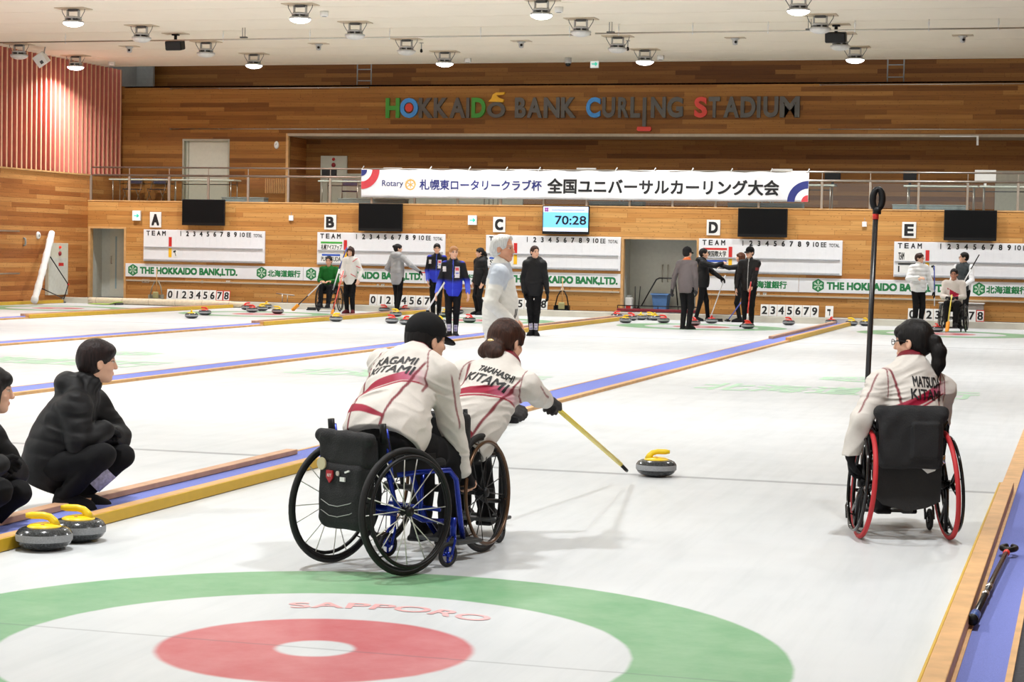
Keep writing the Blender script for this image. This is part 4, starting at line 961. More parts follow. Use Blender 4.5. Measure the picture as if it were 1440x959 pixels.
p = lw(33, 340); t = thing('wall_hook', 'small grey hook on the left wall left of the white speaker', 'hook', (XL, p.y, p.z)); mb = MB(); mb.tube([(0, 0, 0.09), (0.05, 0, 0.08), (0.06, 0, 0.0), (0.05, 0, -0.08), (0.0, 0, -0.09)], 0.025, 10); mb.build('hook', GREY, t)

# lime green mat on sheet A
t = thing('ice_mat', 'lime green mat lying on the ice near the left corner', 'mat', (at(182, 427, z=0).x, 38.1, 0.0)); mb = MB()
vs = []; 
for i in range(9):
    for j in range(3): vs.append((-0.38 + 0.095 * i, -0.22 + 0.22 * j, 0.012 + (0.03 * max(0, i - 6))))
mb.add(vs, [(i * 3 + j, i * 3 + 3 + j, i * 3 + 4 + j, i * 3 + 1 + j) for i in range(8) for j in range(2)], 0, True); o = mb.build('sheet', mat('lime_mat', rgb(176, 208, 96), 0.7), t); sd = o.modifiers.new('thickness', 'SOLIDIFY'); sd.thickness = 0.012
mb = MB(); mb.box(0.36, 0.40, -0.2, 0.2, 0.0, 0.05); mb.build('edge', DARKGREY, t)
# long padded roll along the curb of sheet A
a, b = at(126, 420, y=CURB_Y - 0.09), at(346, 430, y=CURB_Y - 0.09)
t = thing('padded_roll', 'long beige padded roll lying along the curb behind sheet A', 'roll', ((a.x + b.x) / 2, CURB_Y - 0.09, 0)); h = (b.x - a.x) / 2
mb = MB(); mb.tube([(-h + 2 * h * k / 30, 0.0, 0.085) for k in range(31)], [0.085 * (1 if k < 26 else 1 - 0.08 * (k - 26)) for k in range(31)], 14); mb.build('roll', mat('beige_canvas', rgb(214, 200, 174), 0.8, var=0.1, bump=0.5), t)
mb = MB()
for k in range(6): x = -h * 0.9 + h * 0.34 * k; mb.lathe([(0.087, -0.012), (0.087, 0.012)], 14, 0, Matrix.Translation((x, 0, 0.085)) @ Matrix.Rotation(R(90), 4, 'Y'))
mb.build('band', mat('beige_band', rgb(190, 176, 150), 0.8), t)
def dustpan(u, v, dark, lab):
    y = WALL_Y - 0.45; p = at(u, v, y=y); t = thing('dustpan', lab, 'dustpan', (p.x, y, 0.125), 0, 'dustpans by the number cards')
    m = BLACK if dark else mat('grey_pan', rgb(150, 146, 128), 0.5)
    mb = MB(); mb.tube([(-0.17, 0, 0.10), (-0.12, 0.02, 0.34), (-0.05, 0.03, 0.47), (0.05, 0.03, 0.47), (0.12, 0.02, 0.34), (0.17, 0, 0.10)], 0.016, 8); mb.build('handle', m, t)
    mb = MB(); mb.bbox(-0.19, 0.19, -0.08, 0.08, 0.0, 0.03, 0.008); mb.bbox(-0.19, 0.19, 0.05, 0.08, 0.0, 0.13, 0.01); mb.bbox(-0.19, -0.16, -0.08, 0.08, 0, 0.12, 0.008); mb.bbox(0.16, 0.19, -0.08, 0.08, 0, 0.12, 0.008); mb.build('pan', m, t)
    mb = MB(); mb.cyl((0.02, -0.03, 0.2), (0.0, 0.03, 0.80), 0.012, 8); mb.build('broom_stick', TIMBER, t)
    mb = MB(); mb.bbox(-0.08, 0.08, -0.06, 0.0, 0.02, 0.20, 0.03); mb.build('brush', mat('khaki_bristle', rgb(164, 160, 112), 0.9), t)
dustpan(219.5, 415, False, 'grey dustpan with a small broom left of the sheet A cards'); dustpan(790, 430, True, 'black dustpan with a small broom right of the sheet C cards')
t = thing('low_frame', 'low steel frame standing by the wall left of the green-shirted man', 'frame', (at(401, 425, y=WALL_Y - 0.5).x, WALL_Y - 0.5, 0.125))
mb = MB(); mb.cyl((-0.25, 0, 0.24), (0.25, 0, 0.20), 0.014, 8); mb.build('bar', STEEL, t)
for x in (-0.08, 0.06): mb = MB(); mb.cyl((x, 0, 0), (x, 0, 0.225), 0.012, 8); mb.build('leg', STEEL, t)
t = thing('clear_crate', 'clear plastic crate by the wall behind the seated man', 'crate', (at(1352, 440, y=WALL_Y - 0.23).x, WALL_Y - 0.23, 0.125))
CLEAR = mat('clear_plastic', rgb(206, 202, 196), 0.2, alpha=0.45)
mb = MB()
for a_ in ((-0.5, 0.5, -0.17, -0.16, 0, 0.40), (-0.5, 0.5, 0.16, 0.17, 0, 0.40), (-0.5, -0.49, -0.16, 0.16, 0, 0.40), (0.49, 0.5, -0.16, 0.16, 0, 0.40), (-0.49, 0.49, -0.16, 0.16, 0, 0.01)): mb.box(*a_)
mb.build('box', CLEAR, t); mb = MB(); mb.bbox(-0.52, 0.52, -0.19, 0.19, 0.40, 0.43, 0.01); mb.build('lid', mat('crate_lid', rgb(214, 210, 204), 0.4), t)

# ---- alcove: bin, brush cart, dispenser, brushes
p = at(929.5, 434, y=WALL_Y + 0.55); t = thing('rubbish_bin', 'blue plastic bin standing in the alcove', 'bin', (p.x, WALL_Y + 0.55, 0.125))
mb = MB()
M45 = Matrix.Rotation(R(45), 4, 'Z')
s2 = math.sqrt(2)
mb.lathe([(0, 0), (0.15 * s2, 0), (0.20 * s2, 0.44), (0.185 * s2, 0.44), (0.14 * s2, 0.02), (0, 0.02)], 4, 0, M45, sm=False); mb.build('bin_body', mat('bin_blue', rgb(86, 128, 182), 0.5), t)
mb = MB(); mb.lathe([(0.20 * s2, 0.42), (0.225 * s2, 0.42), (0.225 * s2, 0.455), (0.19 * s2, 0.455)], 4, 0, M45, sm=False); mb.build('rim', mat('bin_blue_rim', rgb(96, 138, 192), 0.5), t)
y = WALL_Y - 0.35; xa, xb = at(868, 438, y=y).x, at(982, 441, y=y).x
t = thing('brush_cart', 'dark red wide brush cart with black push handle before the alcove', 'cart', ((xa + xb) / 2, y, 0.125)); h = (xb - xa) / 2
mb = MB(); mb.bbox(-h, h, -0.06, 0.06, 0.02, 0.09, 0.01); mb.build('beam', mat('cart_dark_red', rgb(132, 32, 44), 0.5), t)
mb = MB(); mb.cyl((-h, 0.03, 0.16), (h, 0.03, 0.16), 0.012, 8)
for k in range(5): x = -h + 2 * h * k / 4; mb.cyl((x, 0.03, 0.08), (x, 0.03, 0.16), 0.010, 8)
mb.build('rail', BLACK, t)
q = lambda u, v: at(u, v, y=y + 0.1) - t.location
mb = MB(); mb.tube([q(902, 430), q(912, 412), q(923, 393), q(927, 391), q(948, 391.5), q(950, 394), q(953, 430)], 0.016, 8); mb.build('push_handle', BLACK, t)
p = at(884.5, 434, y=WALL_Y + 0.4); t = thing('sprayer', 'white and red canister standing in the left corner of the alcove', 'canister', (p.x, WALL_Y + 0.4, 0.125))
mb = MB(); mb.bbox(-0.085, 0.085, -0.085, 0.085, 0, 0.34, 0.02); mb.build('tank', WHITE, t)
mb = MB(); mb.box(-0.06, 0.06, -0.089, -0.085, 0.03, 0.15); mb.build('red_label', INKRED, t); mb = MB(); mb.bbox(-0.05, 0.05, -0.05, 0.05, 0.34, 0.40, 0.01); mb.build('cap', GREY, t)
for u, lab in ((893, 'black long-handled brush in the alcove, left one'), (898, 'black long-handled brush in the alcove, right one')):
    yb = WALL_Y + (0.30 if u < 895 else 0.42); p = at(u, 430, y=yb); t = thing('hand_brush', lab, 'brush', (p.x, yb, 0.125), 0, 'brushes in the alcove')
    mb = MB(); mb.cyl((0, 0, 0.1), (0.03 if u > 895 else -0.01, 0.02, 0.62), 0.012, 8); mb.build('handle', BLACK, t); mb = MB(); mb.bbox(-0.05, 0.05, -0.03, 0.03, 0, 0.1, 0.02); mb.build('head', BLACK, t)
y = WALL_Y + 0.99
for u, lab in ((932, 'left'), (939.5, 'right')):
    p = at(u, 385, y=y); t = thing('grab_bar', '%s of two upright steel handles on the alcove back wall' % lab, 'handle', (p.x, y, p.z)); mb = MB(); mb.tube([(0, 0, -0.2), (0, -0.05, -0.2), (0, -0.05, 0.22), (0, 0, 0.22)], 0.012, 8); mb.build('bar', STEEL, t)

# ================================================================== CURLING STONES
def granite():
    t = NT('granite'); co = t.coord(); f = t.noise(co, 120, 4, 0.7); f2 = t.noise(co, 9, 2)
    c = t.ramp(f, [(0.35, rgb(30, 32, 33)), (0.55, rgb(58, 60, 62)), (0.72, rgb(96, 98, 100))]); t.l(c, t.b.inputs['Base Color']); t.b.inputs['Roughness'].default_value = 0.16
    return t.m
GRAN = granite()
BAND = mat('granite_band', rgb(146, 148, 150), 0.6, var=0.18, scale=160)
STONE_PROF = [(0, 0.0), (0.062, 0.0), (0.066, 0.004), (0.09, 0.010), (0.118, 0.022), (0.136, 0.038)]
def stone_meshes():
    mb = MB()
    prof = [(0.0, 0.006), (0.055, 0.006), (0.06, 0.0), (0.068, 0.0), (0.078, 0.006), (0.105, 0.013), (0.126, 0.028), (0.1375, 0.045), (0.1405, 0.049)]
    mb.lathe(prof, 40); 
    mb.lathe([(0.1405, 0.084), (0.1375, 0.088), (0.126, 0.104), (0.108, 0.113), (0.085, 0.117), (0.0, 0.117)], 40); body = mb
    b = MB(); b.lathe([(0.1405, 0.049), (0.1415, 0.053), (0.1418, 0.066), (0.1415, 0.080), (0.1405, 0.084)], 40)
    h = MB(); h.lathe([(0.0, 0.135), (0.045, 0.134), (0.072, 0.128), (0.084, 0.121), (0.086, 0.116)], 36)
    h.tube([(0.052, 0, 0.122), (0.046, 0, 0.146), (0.026, 0, 0.164), (-0.005, 0, 0.172), (-0.065, 0, 0.172), (-0.092, 0, 0.172)], [0.030, 0.0215, 0.019, 0.0185, 0.0185, 0.012], 14)
    d = MB()
    for s_ in (-1, 1): d.lathe([(0, 0.1385), (0.010, 0.138), (0.011, 0.133)], 14, 0, Matrix.Translation((0.0, s_ * 0.045, -0.004)))
    return body, b, h, d
_st = {}
def stone(x, y, colour, lab, rz, group):
    t = thing('curling_stone', lab, 'curling stone', (x, y, 0.0), rz, group)
    if colour not in _st:
        body, b, h, d = stone_meshes()
        ms = [body.build('granite_body', GRAN, t), b.build('striking_band', BAND, t), h.build('handle', YELLOW if colour == 'yellow' else REDPL, t), d.build('bolt', mat('bolt_red', rgb(170, 60, 40), 0.4), t)]
        _st[colour] = ms
    else:
        for m_ in _st[colour]: c = m_.copy(); COL.objects.link(c); c.parent = t
    return t
def stone_px(u, v, colour, lab, rz=None, group='curling stones on the far ice'):
    p = at(u, v - 1.0, z=0.0)
    if p.y > 38.42: p = at(u, v, y=38.42)
    # the picture shows the front rim; the centre lies a little behind it
    rz = random.uniform(0, 6.28) if rz is None else rz
    dirv = Vector((p.x - CAM[0], p.y - CAM[1])).normalized(); q = Vector((p.x, p.y)) + dirv * 0.06
    if q.y > 38.42: q.y = 38.42
    return stone(q.x, q.y, colour, lab, rz, group)
stone_px(62, 776, 'yellow', 'yellow-handled curling stone nearest the left edge, in front of its pair', R(20), 'two stones beside the squatting woman')
stone_px(110, 764, 'yellow', 'yellow-handled curling stone half hidden behind the front one', R(12), 'two stones beside the squatting woman')
stone_px(922.5, 672, 'yellow', 'yellow-handled curling stone just released, alone on the near ice', R(196), 'stone in play')
FAR = [(269.3, 449, 'yellow', 'yellow-handled stone alone left of the sheet B house'), (288, 444.5, 'red', 'red-handled stone just right of the lone yellow one, sheet B left'),
 (347, 437, 'red', 'red-handled stone at the back left of the sheet B cluster'), (354.5, 440.5, 'red', 'red-handled stone at the front of the sheet B cluster'), (368.5, 438.5, 'yellow', 'yellow-handled stone right in the sheet B cluster'),
 (376, 432.5, 'yellow', 'yellow-handled stone behind the sheet B cluster by the curb'), (390.5, 442.5, 'yellow', 'yellow-handled stone right of the sheet B cluster'), (472.5, 453.5, 'yellow', 'yellow-handled stone in front of the woman in white at sheet B'),
 (541.5, 439, 'red', 'red-handled stone left of the grey hoodie woman'), (570, 436, 'red', 'red-handled stone right behind the grey hoodie woman'), (556.5, 446.5, 'yellow', 'yellow-handled stone at the feet of the grey hoodie woman'),
 (551, 456, 'red', 'red-handled stone in front of the grey hoodie woman'), (571, 458, 'red', 'red-handled stone left above the black cap'), (585, 455, 'yellow', 'yellow-handled stone touched by the blue broom'),
 (618, 458, 'yellow', 'yellow-handled stone right above the black cap'), (626, 447, 'yellow', 'stone half hidden behind the leg of the woman in the blue tracksuit'), (645, 439, 'red', 'stone right of the legs of the woman in the blue tracksuit'), (660, 455, 'red', 'red-handled stone left of the white-haired man'),
 (868, 444, 'red', 'red-handled stone at the end of the board left of the alcove'), (879.5, 455.5, 'yellow', 'yellow-handled stone on the left rim of the sheet D house'), (888, 452, 'red', 'red-handled stone behind the yellow one on the left rim'),
 
 (933, 455.5, 'red', 'red-handled stone left of the man in the grey jacket'), (976, 459, 'red', 'stone half hidden behind the man in the grey jacket'), (1000.5, 456, 'red', 'red-handled stone at the feet of the high-fiving person'),
 (1051.5, 463.5, 'red', 'red-handled stone under the broom of the black-capped man'), (1109, 458.5, 'red', 'red-handled stone alone right of the sheet D house'), (1169.5, 451.5, 'red', 'red-handled stone by the lone symbol card'),
 (1317, 468, 'red', 'red-handled stone beside the seated man at sheet E')]
for f in FAR: stone_px(*f)
p = at(1216, 455, z=0); stone(p.x - 0.10, 38.05, 'yellow', 'yellow-handled stone, left of two beside the tall black stick', 0.3, 'curling stones on the far ice'); stone(p.x + 0.20, 38.2, 'yellow', 'yellow-handled stone, right of two beside the tall black stick', 1.0, 'curling stones on the far ice')
p = at(912, 447, y=38.0)
for dx, dy, k in ((-0.16, -0.10, 'left'), (0.0, 0.22, 'middle'), (0.17, -0.08, 'right')): stone(p.x + dx, 38.0 + dy, 'yellow', 'yellow-handled stone, %s of three parked before the alcove' % k, dx * 9, 'curling stones on the far ice')
for u, v, lab in ((438, 435, 'small black foot pad left of the man in green'), (1018, 451, 'small black rubber hack on the ice of sheet D')):
    p = at(u, v, y=38.3) if v < 440 else at(u, v, z=0); p.y = min(p.y, 38.3); t = thing('rubber_hack', lab, 'hack', (p.x, p.y, 0), 0.2, 'rubber hacks')
    mb = MB(); mb.bbox(-0.12, 0.12, -0.07, 0.07, 0.0, 0.03, 0.01); mb.bbox(-0.11, 0.11, 0.0, 0.07, 0.03, 0.07, 0.012); mb.build('block', RUBBER, t)
    mb = MB(); mb.box(-0.10, 0.10, -0.06, -0.01, 0.03, 0.034); mb.build('tread', DARKGREY, t)

# ---- delivery stick on the carpet at the right
def delivery_stick(a, b, r, m, lab, head_dir=None, tip=None, collar=None, group=None, cat='delivery stick', base=None):
    """telescopic stick from a (grip end) to b (head end)"""
    a, b = Vector(a), Vector(b)
    o = base if base is not None else (a if a.z < b.z else b)
    t = thing('delivery_stick', lab, cat, o, 0, group); a2, b2 = a - o, b - o
    mb = MB(); mb.cyl(a2, b2, r, 12); mb.build('shaft', m, t)
    return t, a2, b2
CARBON = mat('carbon_shaft', rgb(34, 33, 34), 0.25, var=0.1)
a, b = at(1369, 869, z=0.05), at(1418, 772, z=0.05)
t, a2, b2 = delivery_stick(a, b, 0.0135, CARBON, 'black telescopic delivery stick lying on the blue carpet at right')
dn = (b2 - a2).normalized()
mb = MB(); mb.cyl(a2 - dn * 0.03, a2 + dn * 0.10, 0.022, 14); o = mb.build('grip_cap', mat('blue_cap', rgb(52, 84, 150), 0.4), t); o['label'] = 'blue end cap'
mb = MB(); mb.cyl(a2 - dn * 0.05, a2 - dn * 0.03, 0.024, 14); mb.build('end_knob', BLACK, t)
for f, m_ in ((0.30, STEEL), (0.40, STEEL), (0.93, REDPL)): mb = MB(); c = a2.lerp(b2, f); mb.cyl(c - dn * 0.025, c + dn * 0.025, 0.017, 12); mb.build('collar', m_, t)
side = Vector((dn.y, -dn.x, 0)); c = b2 + dn * 0.04
pts = [c + (dn * math.cos(x) * 0.07 + side * math.sin(x) * 0.035) + Vector((0, 0, 0.0)) for x in np.linspace(0.45, 2 * math.pi - 0.45, 16)]
mb = MB(); mb.tube(pts, 0.015, 10); mb.build('head_loop', BLACK, t)
# ================================================================== BODIES (smooth distance fields turned into one continuous surface)
V = lambda *a: np.array(a, float)
def unit(v): v = np.asarray(v, float); return v / max(1e-9, np.linalg.norm(v))
def frame(fwd, up):
    """columns: right, forward, up"""
    f = unit(fwd); r = unit(np.cross(f, up)); u = np.cross(r, f); return np.stack([r, f, u], 1)
class SDF:
    def __init__(s, h): s.h = h; s.p = []
    def cone(s, a, b, ra, rb, k=0.02, op='+'):
        a, b = V(*a), V(*b); s.p.append(('c', np.minimum(a - ra, b - rb), np.maximum(a + ra, b + rb), (a, b, ra, rb), k, op)); return s
    def chain(s, pts, rs, k=0.02):
        for i in range(len(pts) - 1): s.cone(pts[i], pts[i + 1], rs[i], rs[i + 1], k)
        return s
    def ell(s, c, r, F=None, k=0.02, op='+'):
        c = V(*c); r = V(*r); m = r.max() if F is not None else r
        s.p.append(('e', c - m, c + m, (c, r, np.eye(3) if F is None else F), k, op)); return s
    def box(s, c, r, F=None, rad=0.01, k=0.02, op='+'):
        c = V(*c); r = V(*r); m = np.linalg.norm(r) if F is not None else r
        s.p.append(('b', c - m, c + m, (c, r, np.eye(3) if F is None else F, rad), k, op)); return s
    def cut(s, pt, n): s.p.append(('p', None, None, (V(*pt), unit(n)), 0.0, '-')); return s
    def build(s, disp=None):
        h = s.h; pos = [q for q in s.p if q[5] == '+']
        lo = np.min([q[1] for q in pos], 0) - 4 * h; hi = np.max([q[2] for q in pos], 0) + 4 * h
        n = np.ceil((hi - lo) / h).astype(int) + 1
        D = np.full(n, 0.3, np.float32)
        ax = [lo[i] + h * np.arange(n[i]) for i in range(3)]
        for typ, bl, bh, a, k, op in s.p:
            if typ == 'p':
                X = (ax[0] - a[0][0])[:, None, None] * a[1][0] + (ax[1] - a[0][1])[None, :, None] * a[1][1] + (ax[2] - a[0][2])[None, None, :] * a[1][2]
                D = np.maximum(D, X.astype(np.float32)); continue
            m = k + 3 * h
            i0 = np.clip(np.floor((bl - m - lo) / h).astype(int), 0, n - 1); i1 = np.clip(np.ceil((bh + m - lo) / h).astype(int) + 1, 1, n)
            if (i1 <= i0).any(): continue
            G = np.meshgrid(*[ax[i][i0[i]:i1[i]] for i in range(3)], indexing='ij'); P = np.stack(G, -1)
            if typ == 'c':
                A, B, ra, rb = a; ab = B - A; q = P - A; t = np.clip((q @ ab) / max(1e-9, ab @ ab), 0, 1)
                d = np.linalg.norm(q - t[..., None] * ab, axis=-1) - (ra + (rb - ra) * t)
            elif typ == 'e':
                c, r, F = a; q = (P - c) @ F; k0 = np.linalg.norm(q / r, axis=-1); k1 = np.linalg.norm(q / (r * r), axis=-1); d = k0 * (k0 - 1) / np.maximum(k1, 1e-6)
            else:
                c, r, F, rad = a; q = np.abs((P - c) @ F) - (r - rad); d = np.linalg.norm(np.maximum(q, 0), axis=-1) + np.minimum(q.max(-1), 0) - rad
            sl = tuple(slice(i0[i], i1[i]) for i in range(3)); E = D[sl]; d = d.astype(np.float32)
            if op == '+':
                if k > 0: hh = np.maximum(k - np.abs(E - d), 0) / k; D[sl] = np.minimum(E, d) - hh * hh * k * 0.25
                else: D[sl] = np.minimum(E, d)
            else:
                if k > 0: hh = np.maximum(k - np.abs(E + d), 0) / k; D[sl] = np.maximum(E, -d) + hh * hh * k * 0.25
                else: D[sl] = np.maximum(E, -d)
        if disp is not None:
            near = np.abs(D) < 0.05; I = np.argwhere(near); D[near] += disp(lo + I * h).astype(np.float32)
        return surface_nets(D, lo, h)
def surface_nets(D, lo, h):
    S = D < 0; c = [S[i:D.shape[0] - 1 + i, j:D.shape[1] - 1 + j, k:D.shape[2] - 1 + k] for i in (0, 1) for j in (0, 1) for k in (0, 1)]
    cnt = sum(x.astype(np.int8) for x in c); act = (cnt > 0) & (cnt < 8); I = np.argwhere(act)
    vid = np.full(act.shape, -1, np.int64); vid[act] = np.arange(len(I))
    offs = np.array([(i, j, k) for i in (0, 1) for j in (0, 1) for k in (0, 1)])
    val = np.stack([D[I[:, 0] + o[0], I[:, 1] + o[1], I[:, 2] + o[2]] for o in offs], 1)
    sm = np.zeros((len(I), 3)); num = np.zeros(len(I))
    for a in range(8):
        for b in range(a + 1, 8):
            if np.abs(offs[a] - offs[b]).sum() != 1: continue
            m = (val[:, a] < 0) != (val[:, b] < 0); t = np.where(m, val[:, a] / np.where(m, val[:, a] - val[:, b], 1), 0)
            sm += m[:, None] * (offs[a] + t[:, None] * (offs[b] - offs[a])); num += m
    verts = lo + h * (I + sm / num[:, None]); quads = []
    for ax in range(3):
        o = [1 if i == ax else 0 for i in range(3)]
        s0 = S[:S.shape[0] - o[0], :S.shape[1] - o[1], :S.shape[2] - o[2]]; s1 = S[o[0]:, o[1]:, o[2]:]
        E = np.argwhere(s0 != s1); b, c2 = (ax + 1) % 3, (ax + 2) % 3
        E = E[(E[:, b] > 0) & (E[:, c2] > 0) & (E[:, b] < S.shape[b] - 1) & (E[:, c2] < S.shape[c2] - 1)]
        def vi(db, dc): q = E.copy(); q[:, b] -= db; q[:, c2] -= dc; return vid[q[:, 0], q[:, 1], q[:, 2]]
        Q = np.stack([vi(1, 1), vi(0, 1), vi(0, 0), vi(1, 0)], 1); fl = ~s0[E[:, 0], E[:, 1], E[:, 2]]
        Q[fl] = Q[fl][:, ::-1]; quads.append(Q)
    return verts, np.concatenate(quads)
_rng = np.random.RandomState(5); _G = _rng.rand(32, 32, 32).astype(np.float32)
def vnoise(P):
    i = np.floor(P).astype(int); f = P - i; f = f * f * (3 - 2 * f); out = 0
    for a in (0, 1):
        for b in (0, 1):
            for c in (0, 1):
                w_ = (f[:, 0] if a else 1 - f[:, 0]) * (f[:, 1] if b else 1 - f[:, 1]) * (f[:, 2] if c else 1 - f[:, 2])
                out = out + w_ * _G[(i[:, 0] + a) % 32, (i[:, 1] + b) % 32, (i[:, 2] + c) % 32]
    return out - 0.5
def folds(amp, fx=9.0, fz=22.0, warp=3.0):
    """soft cloth creases, mostly running across the garment"""
    def f(P):
        w1 = vnoise(P * warp) * 1.6
        q = np.stack([P[:, 0] * fx + w1 * 2, P[:, 1] * fx, P[:, 2] * fz + w1 * 6], 1)
        return amp * 2 * (np.abs(vnoise(q)) - 0.2) + amp * 0.8 * vnoise(P * 14.0)
    return f
def puffs(amp, pitch):
    def f(P): return -amp * np.abs(np.sin(math.pi * (P[:, 2] + 0.02 * np.sin(P[:, 0] * 9) + 0.02 * np.sin(P[:, 1] * 11)) / pitch)) + amp * 1.2 * vnoise(P * 16.0)
    return f
def sdf_obj(name, sdf, m, parent, org, disp=None, colfn=None):
    v, q = sdf.build(disp); me = bpy.data.meshes.new(name); me.from_pydata((v - org).tolist(), [], q.tolist())
    me.polygons.foreach_set('use_smooth', [True] * len(me.polygons))
    if colfn is not None:
        c = np.ones((len(v), 4), np.float32); c[:, :3] = colfn(v)
        at_ = me.color_attributes.new('Col', 'FLOAT_COLOR', 'POINT'); at_.data.foreach_set('color', c.ravel())
    me.update(); return link(name, me, parent, m)

SKINMAT = color_attr_mat('skin', 0.55, 0.08, 300, 0.35, 0.03)
CLOTH = color_attr_mat('dyed_cloth', 0.8, 0.25, 220, 0.2, 0.05)
NYLON = color_attr_mat('nylon_cloth', 0.62, 0.15, 90, 0.3, 0.05)
def hair_mat(name, c, c2):
    if name in _mats: return _mats[name]
    t = NT(name); co = t.coord(); n_ = t.noise(t.mapping(co, (90, 90, 9)), 1.0, 4, 0.6)
    t.l(t.ramp(n_, [(0.3, c), (0.7, c2)]), t.b.inputs['Base Color']); t.b.inputs['Roughness'].default_value = 0.5; t.b.inputs['Specular IOR Level'].default_value = 0.22
    t.bump(n_, 0.5, 0.008); _mats[name] = t.m; return t.m
HAIRBLACK = hair_mat('black_hair', rgb(16, 14, 14), rgb(30, 26, 25))
HAIRBROWN = hair_mat('dark_brown_hair', rgb(34, 20, 15), rgb(70, 42, 31))
HAIRFAIR = hair_mat('light_brown_hair', rgb(150, 98, 58), rgb(204, 150, 98))
HAIRAUBURN = hair_mat('auburn_hair', rgb(64, 34, 22), rgb(104, 62, 42))
HAIRWHITE = hair_mat('silver_hair', rgb(176, 176, 172), rgb(226, 226, 222))
C3 = lambda r, g, b: np.array(rgb(r, g, b)[:3])
def sstep(x, a, b): t = np.clip((x - a) / (b - a), 0, 1); return t * t * (3 - 2 * t)
def over(c, m, col): return c * (1 - m[:, None]) + col * m[:, None]

def ik(a, c, l1, l2, pole):
    """middle joint of a two-bone limb from a to c, bent towards pole; c is pulled in when out of reach"""
    a, c = V(*a), V(*c); d = c - a; L = np.linalg.norm(d); mx = (l1 + l2) * 0.998
    if L > mx: c = a + d / L * mx; d = c - a; L = mx
    x = (l1 * l1 - l2 * l2 + L * L) / (2 * L); hgt = math.sqrt(max(0, l1 * l1 - x * x)); u = d / L
    p = np.asarray(pole, float); p = p - u * (p @ u); return a + u * x + unit(p) * hgt, c

def head_parts(s, c, F, sc, fem):
    """skull, face, nose, chin, ears; F columns = right, forward, up"""
    P = lambda x, y, z: c + F @ (V(x, y, z) * sc); k = 0.02 * sc; r = lambda *a: V(*a) * sc
    s.ell(P(0, -0.008, 0.035), r(0.074, 0.094, 0.082), F, k); s.ell(P(0, 0.024, -0.035), r(0.060, 0.066, 0.078), F, k)
    s.ell(P(0, 0.040, -0.075), r(0.046, 0.046, 0.040), F, k); s.ell(P(0, 0.066, -0.098), r(0.024, 0.022, 0.018), F, k)
    s.ell(P(0, 0.073, 0.022), r(0.050, 0.020, 0.016), F, 0.015 * sc)
    for q in (-1, 1):
        s.ell(P(q * 0.038, 0.058, -0.028), r(0.024, 0.024, 0.022), F, k)
        s.ell(P(q * 0.031, 0.100, 0.002), r(0.019, 0.018, 0.011), F, 0.012 * sc, '-'); s.ell(P(q * 0.031, 0.079, 0.001), r(0.013, 0.012, 0.010), F, 0.004 * sc)
        Fe = F @ np.array([[math.cos(q * 0.35), -math.sin(q * 0.35), 0], [math.sin(q * 0.35), math.cos(q * 0.35), 0], [0, 0, 1]])
        s.ell(P(q * 0.076, -0.006, -0.012), r(0.009, 0.020, 0.032), Fe, 0.008 * sc); s.ell(P(q * 0.084, 0.000, -0.010), r(0.006, 0.009, 0.016), Fe, 0.006 * sc, '-')
    s.cone(P(0, 0.090, 0.010), P(0, 0.108, -0.030), 0.008 * sc, 0.0115 * sc, 0.014 * sc); s.ell(P(0, 0.103, -0.034), r(0.017, 0.012, 0.009), F, 0.008 * sc)
    s.ell(P(0, 0.088, -0.062), r(0.022, 0.010, 0.006), F, 0.008 * sc); s.ell(P(0, 0.087, -0.071), r(0.019, 0.010, 0.006), F, 0.006 * sc)
def face_colour(v, c, F, sc, tone, brow, lip):
    q = (v - c) @ F / sc; col = np.tile(tone, (len(v), 1)); fr = sstep(q[:, 1], 0.05, 0.07)
    def blob(x, z, rx, rz, edge=0.35): return (1 - sstep(np.sqrt(((np.abs(q[:, 0]) - x) / rx) ** 2 + ((q[:, 2] - z) / rz) ** 2), 1 - edge, 1 + edge)) * fr
    col = over(col, blob(0.042, -0.035, 0.02, 0.018, 0.9) * 0.25, tone * np.array([1.05, 0.78, 0.75]))
    col = over(col, blob(0.031, 0.024, 0.021, 0.005) * 0.85, brow); col = over(col, blob(0.031, 0.0015, 0.013, 0.006) * (np.abs(q[:, 0]) < 0.045), C3(214, 206, 200) * 0.9)
    col = over(col, blob(0.031, 0.0015, 0.0085, 0.0078), C3(30, 20, 16)); col = over(col, blob(0.031, 0.0085, 0.0185, 0.0028), C3(34, 24, 22))
    return over(col, blob(0.0, -0.0665, 0.023, 0.009), lip)

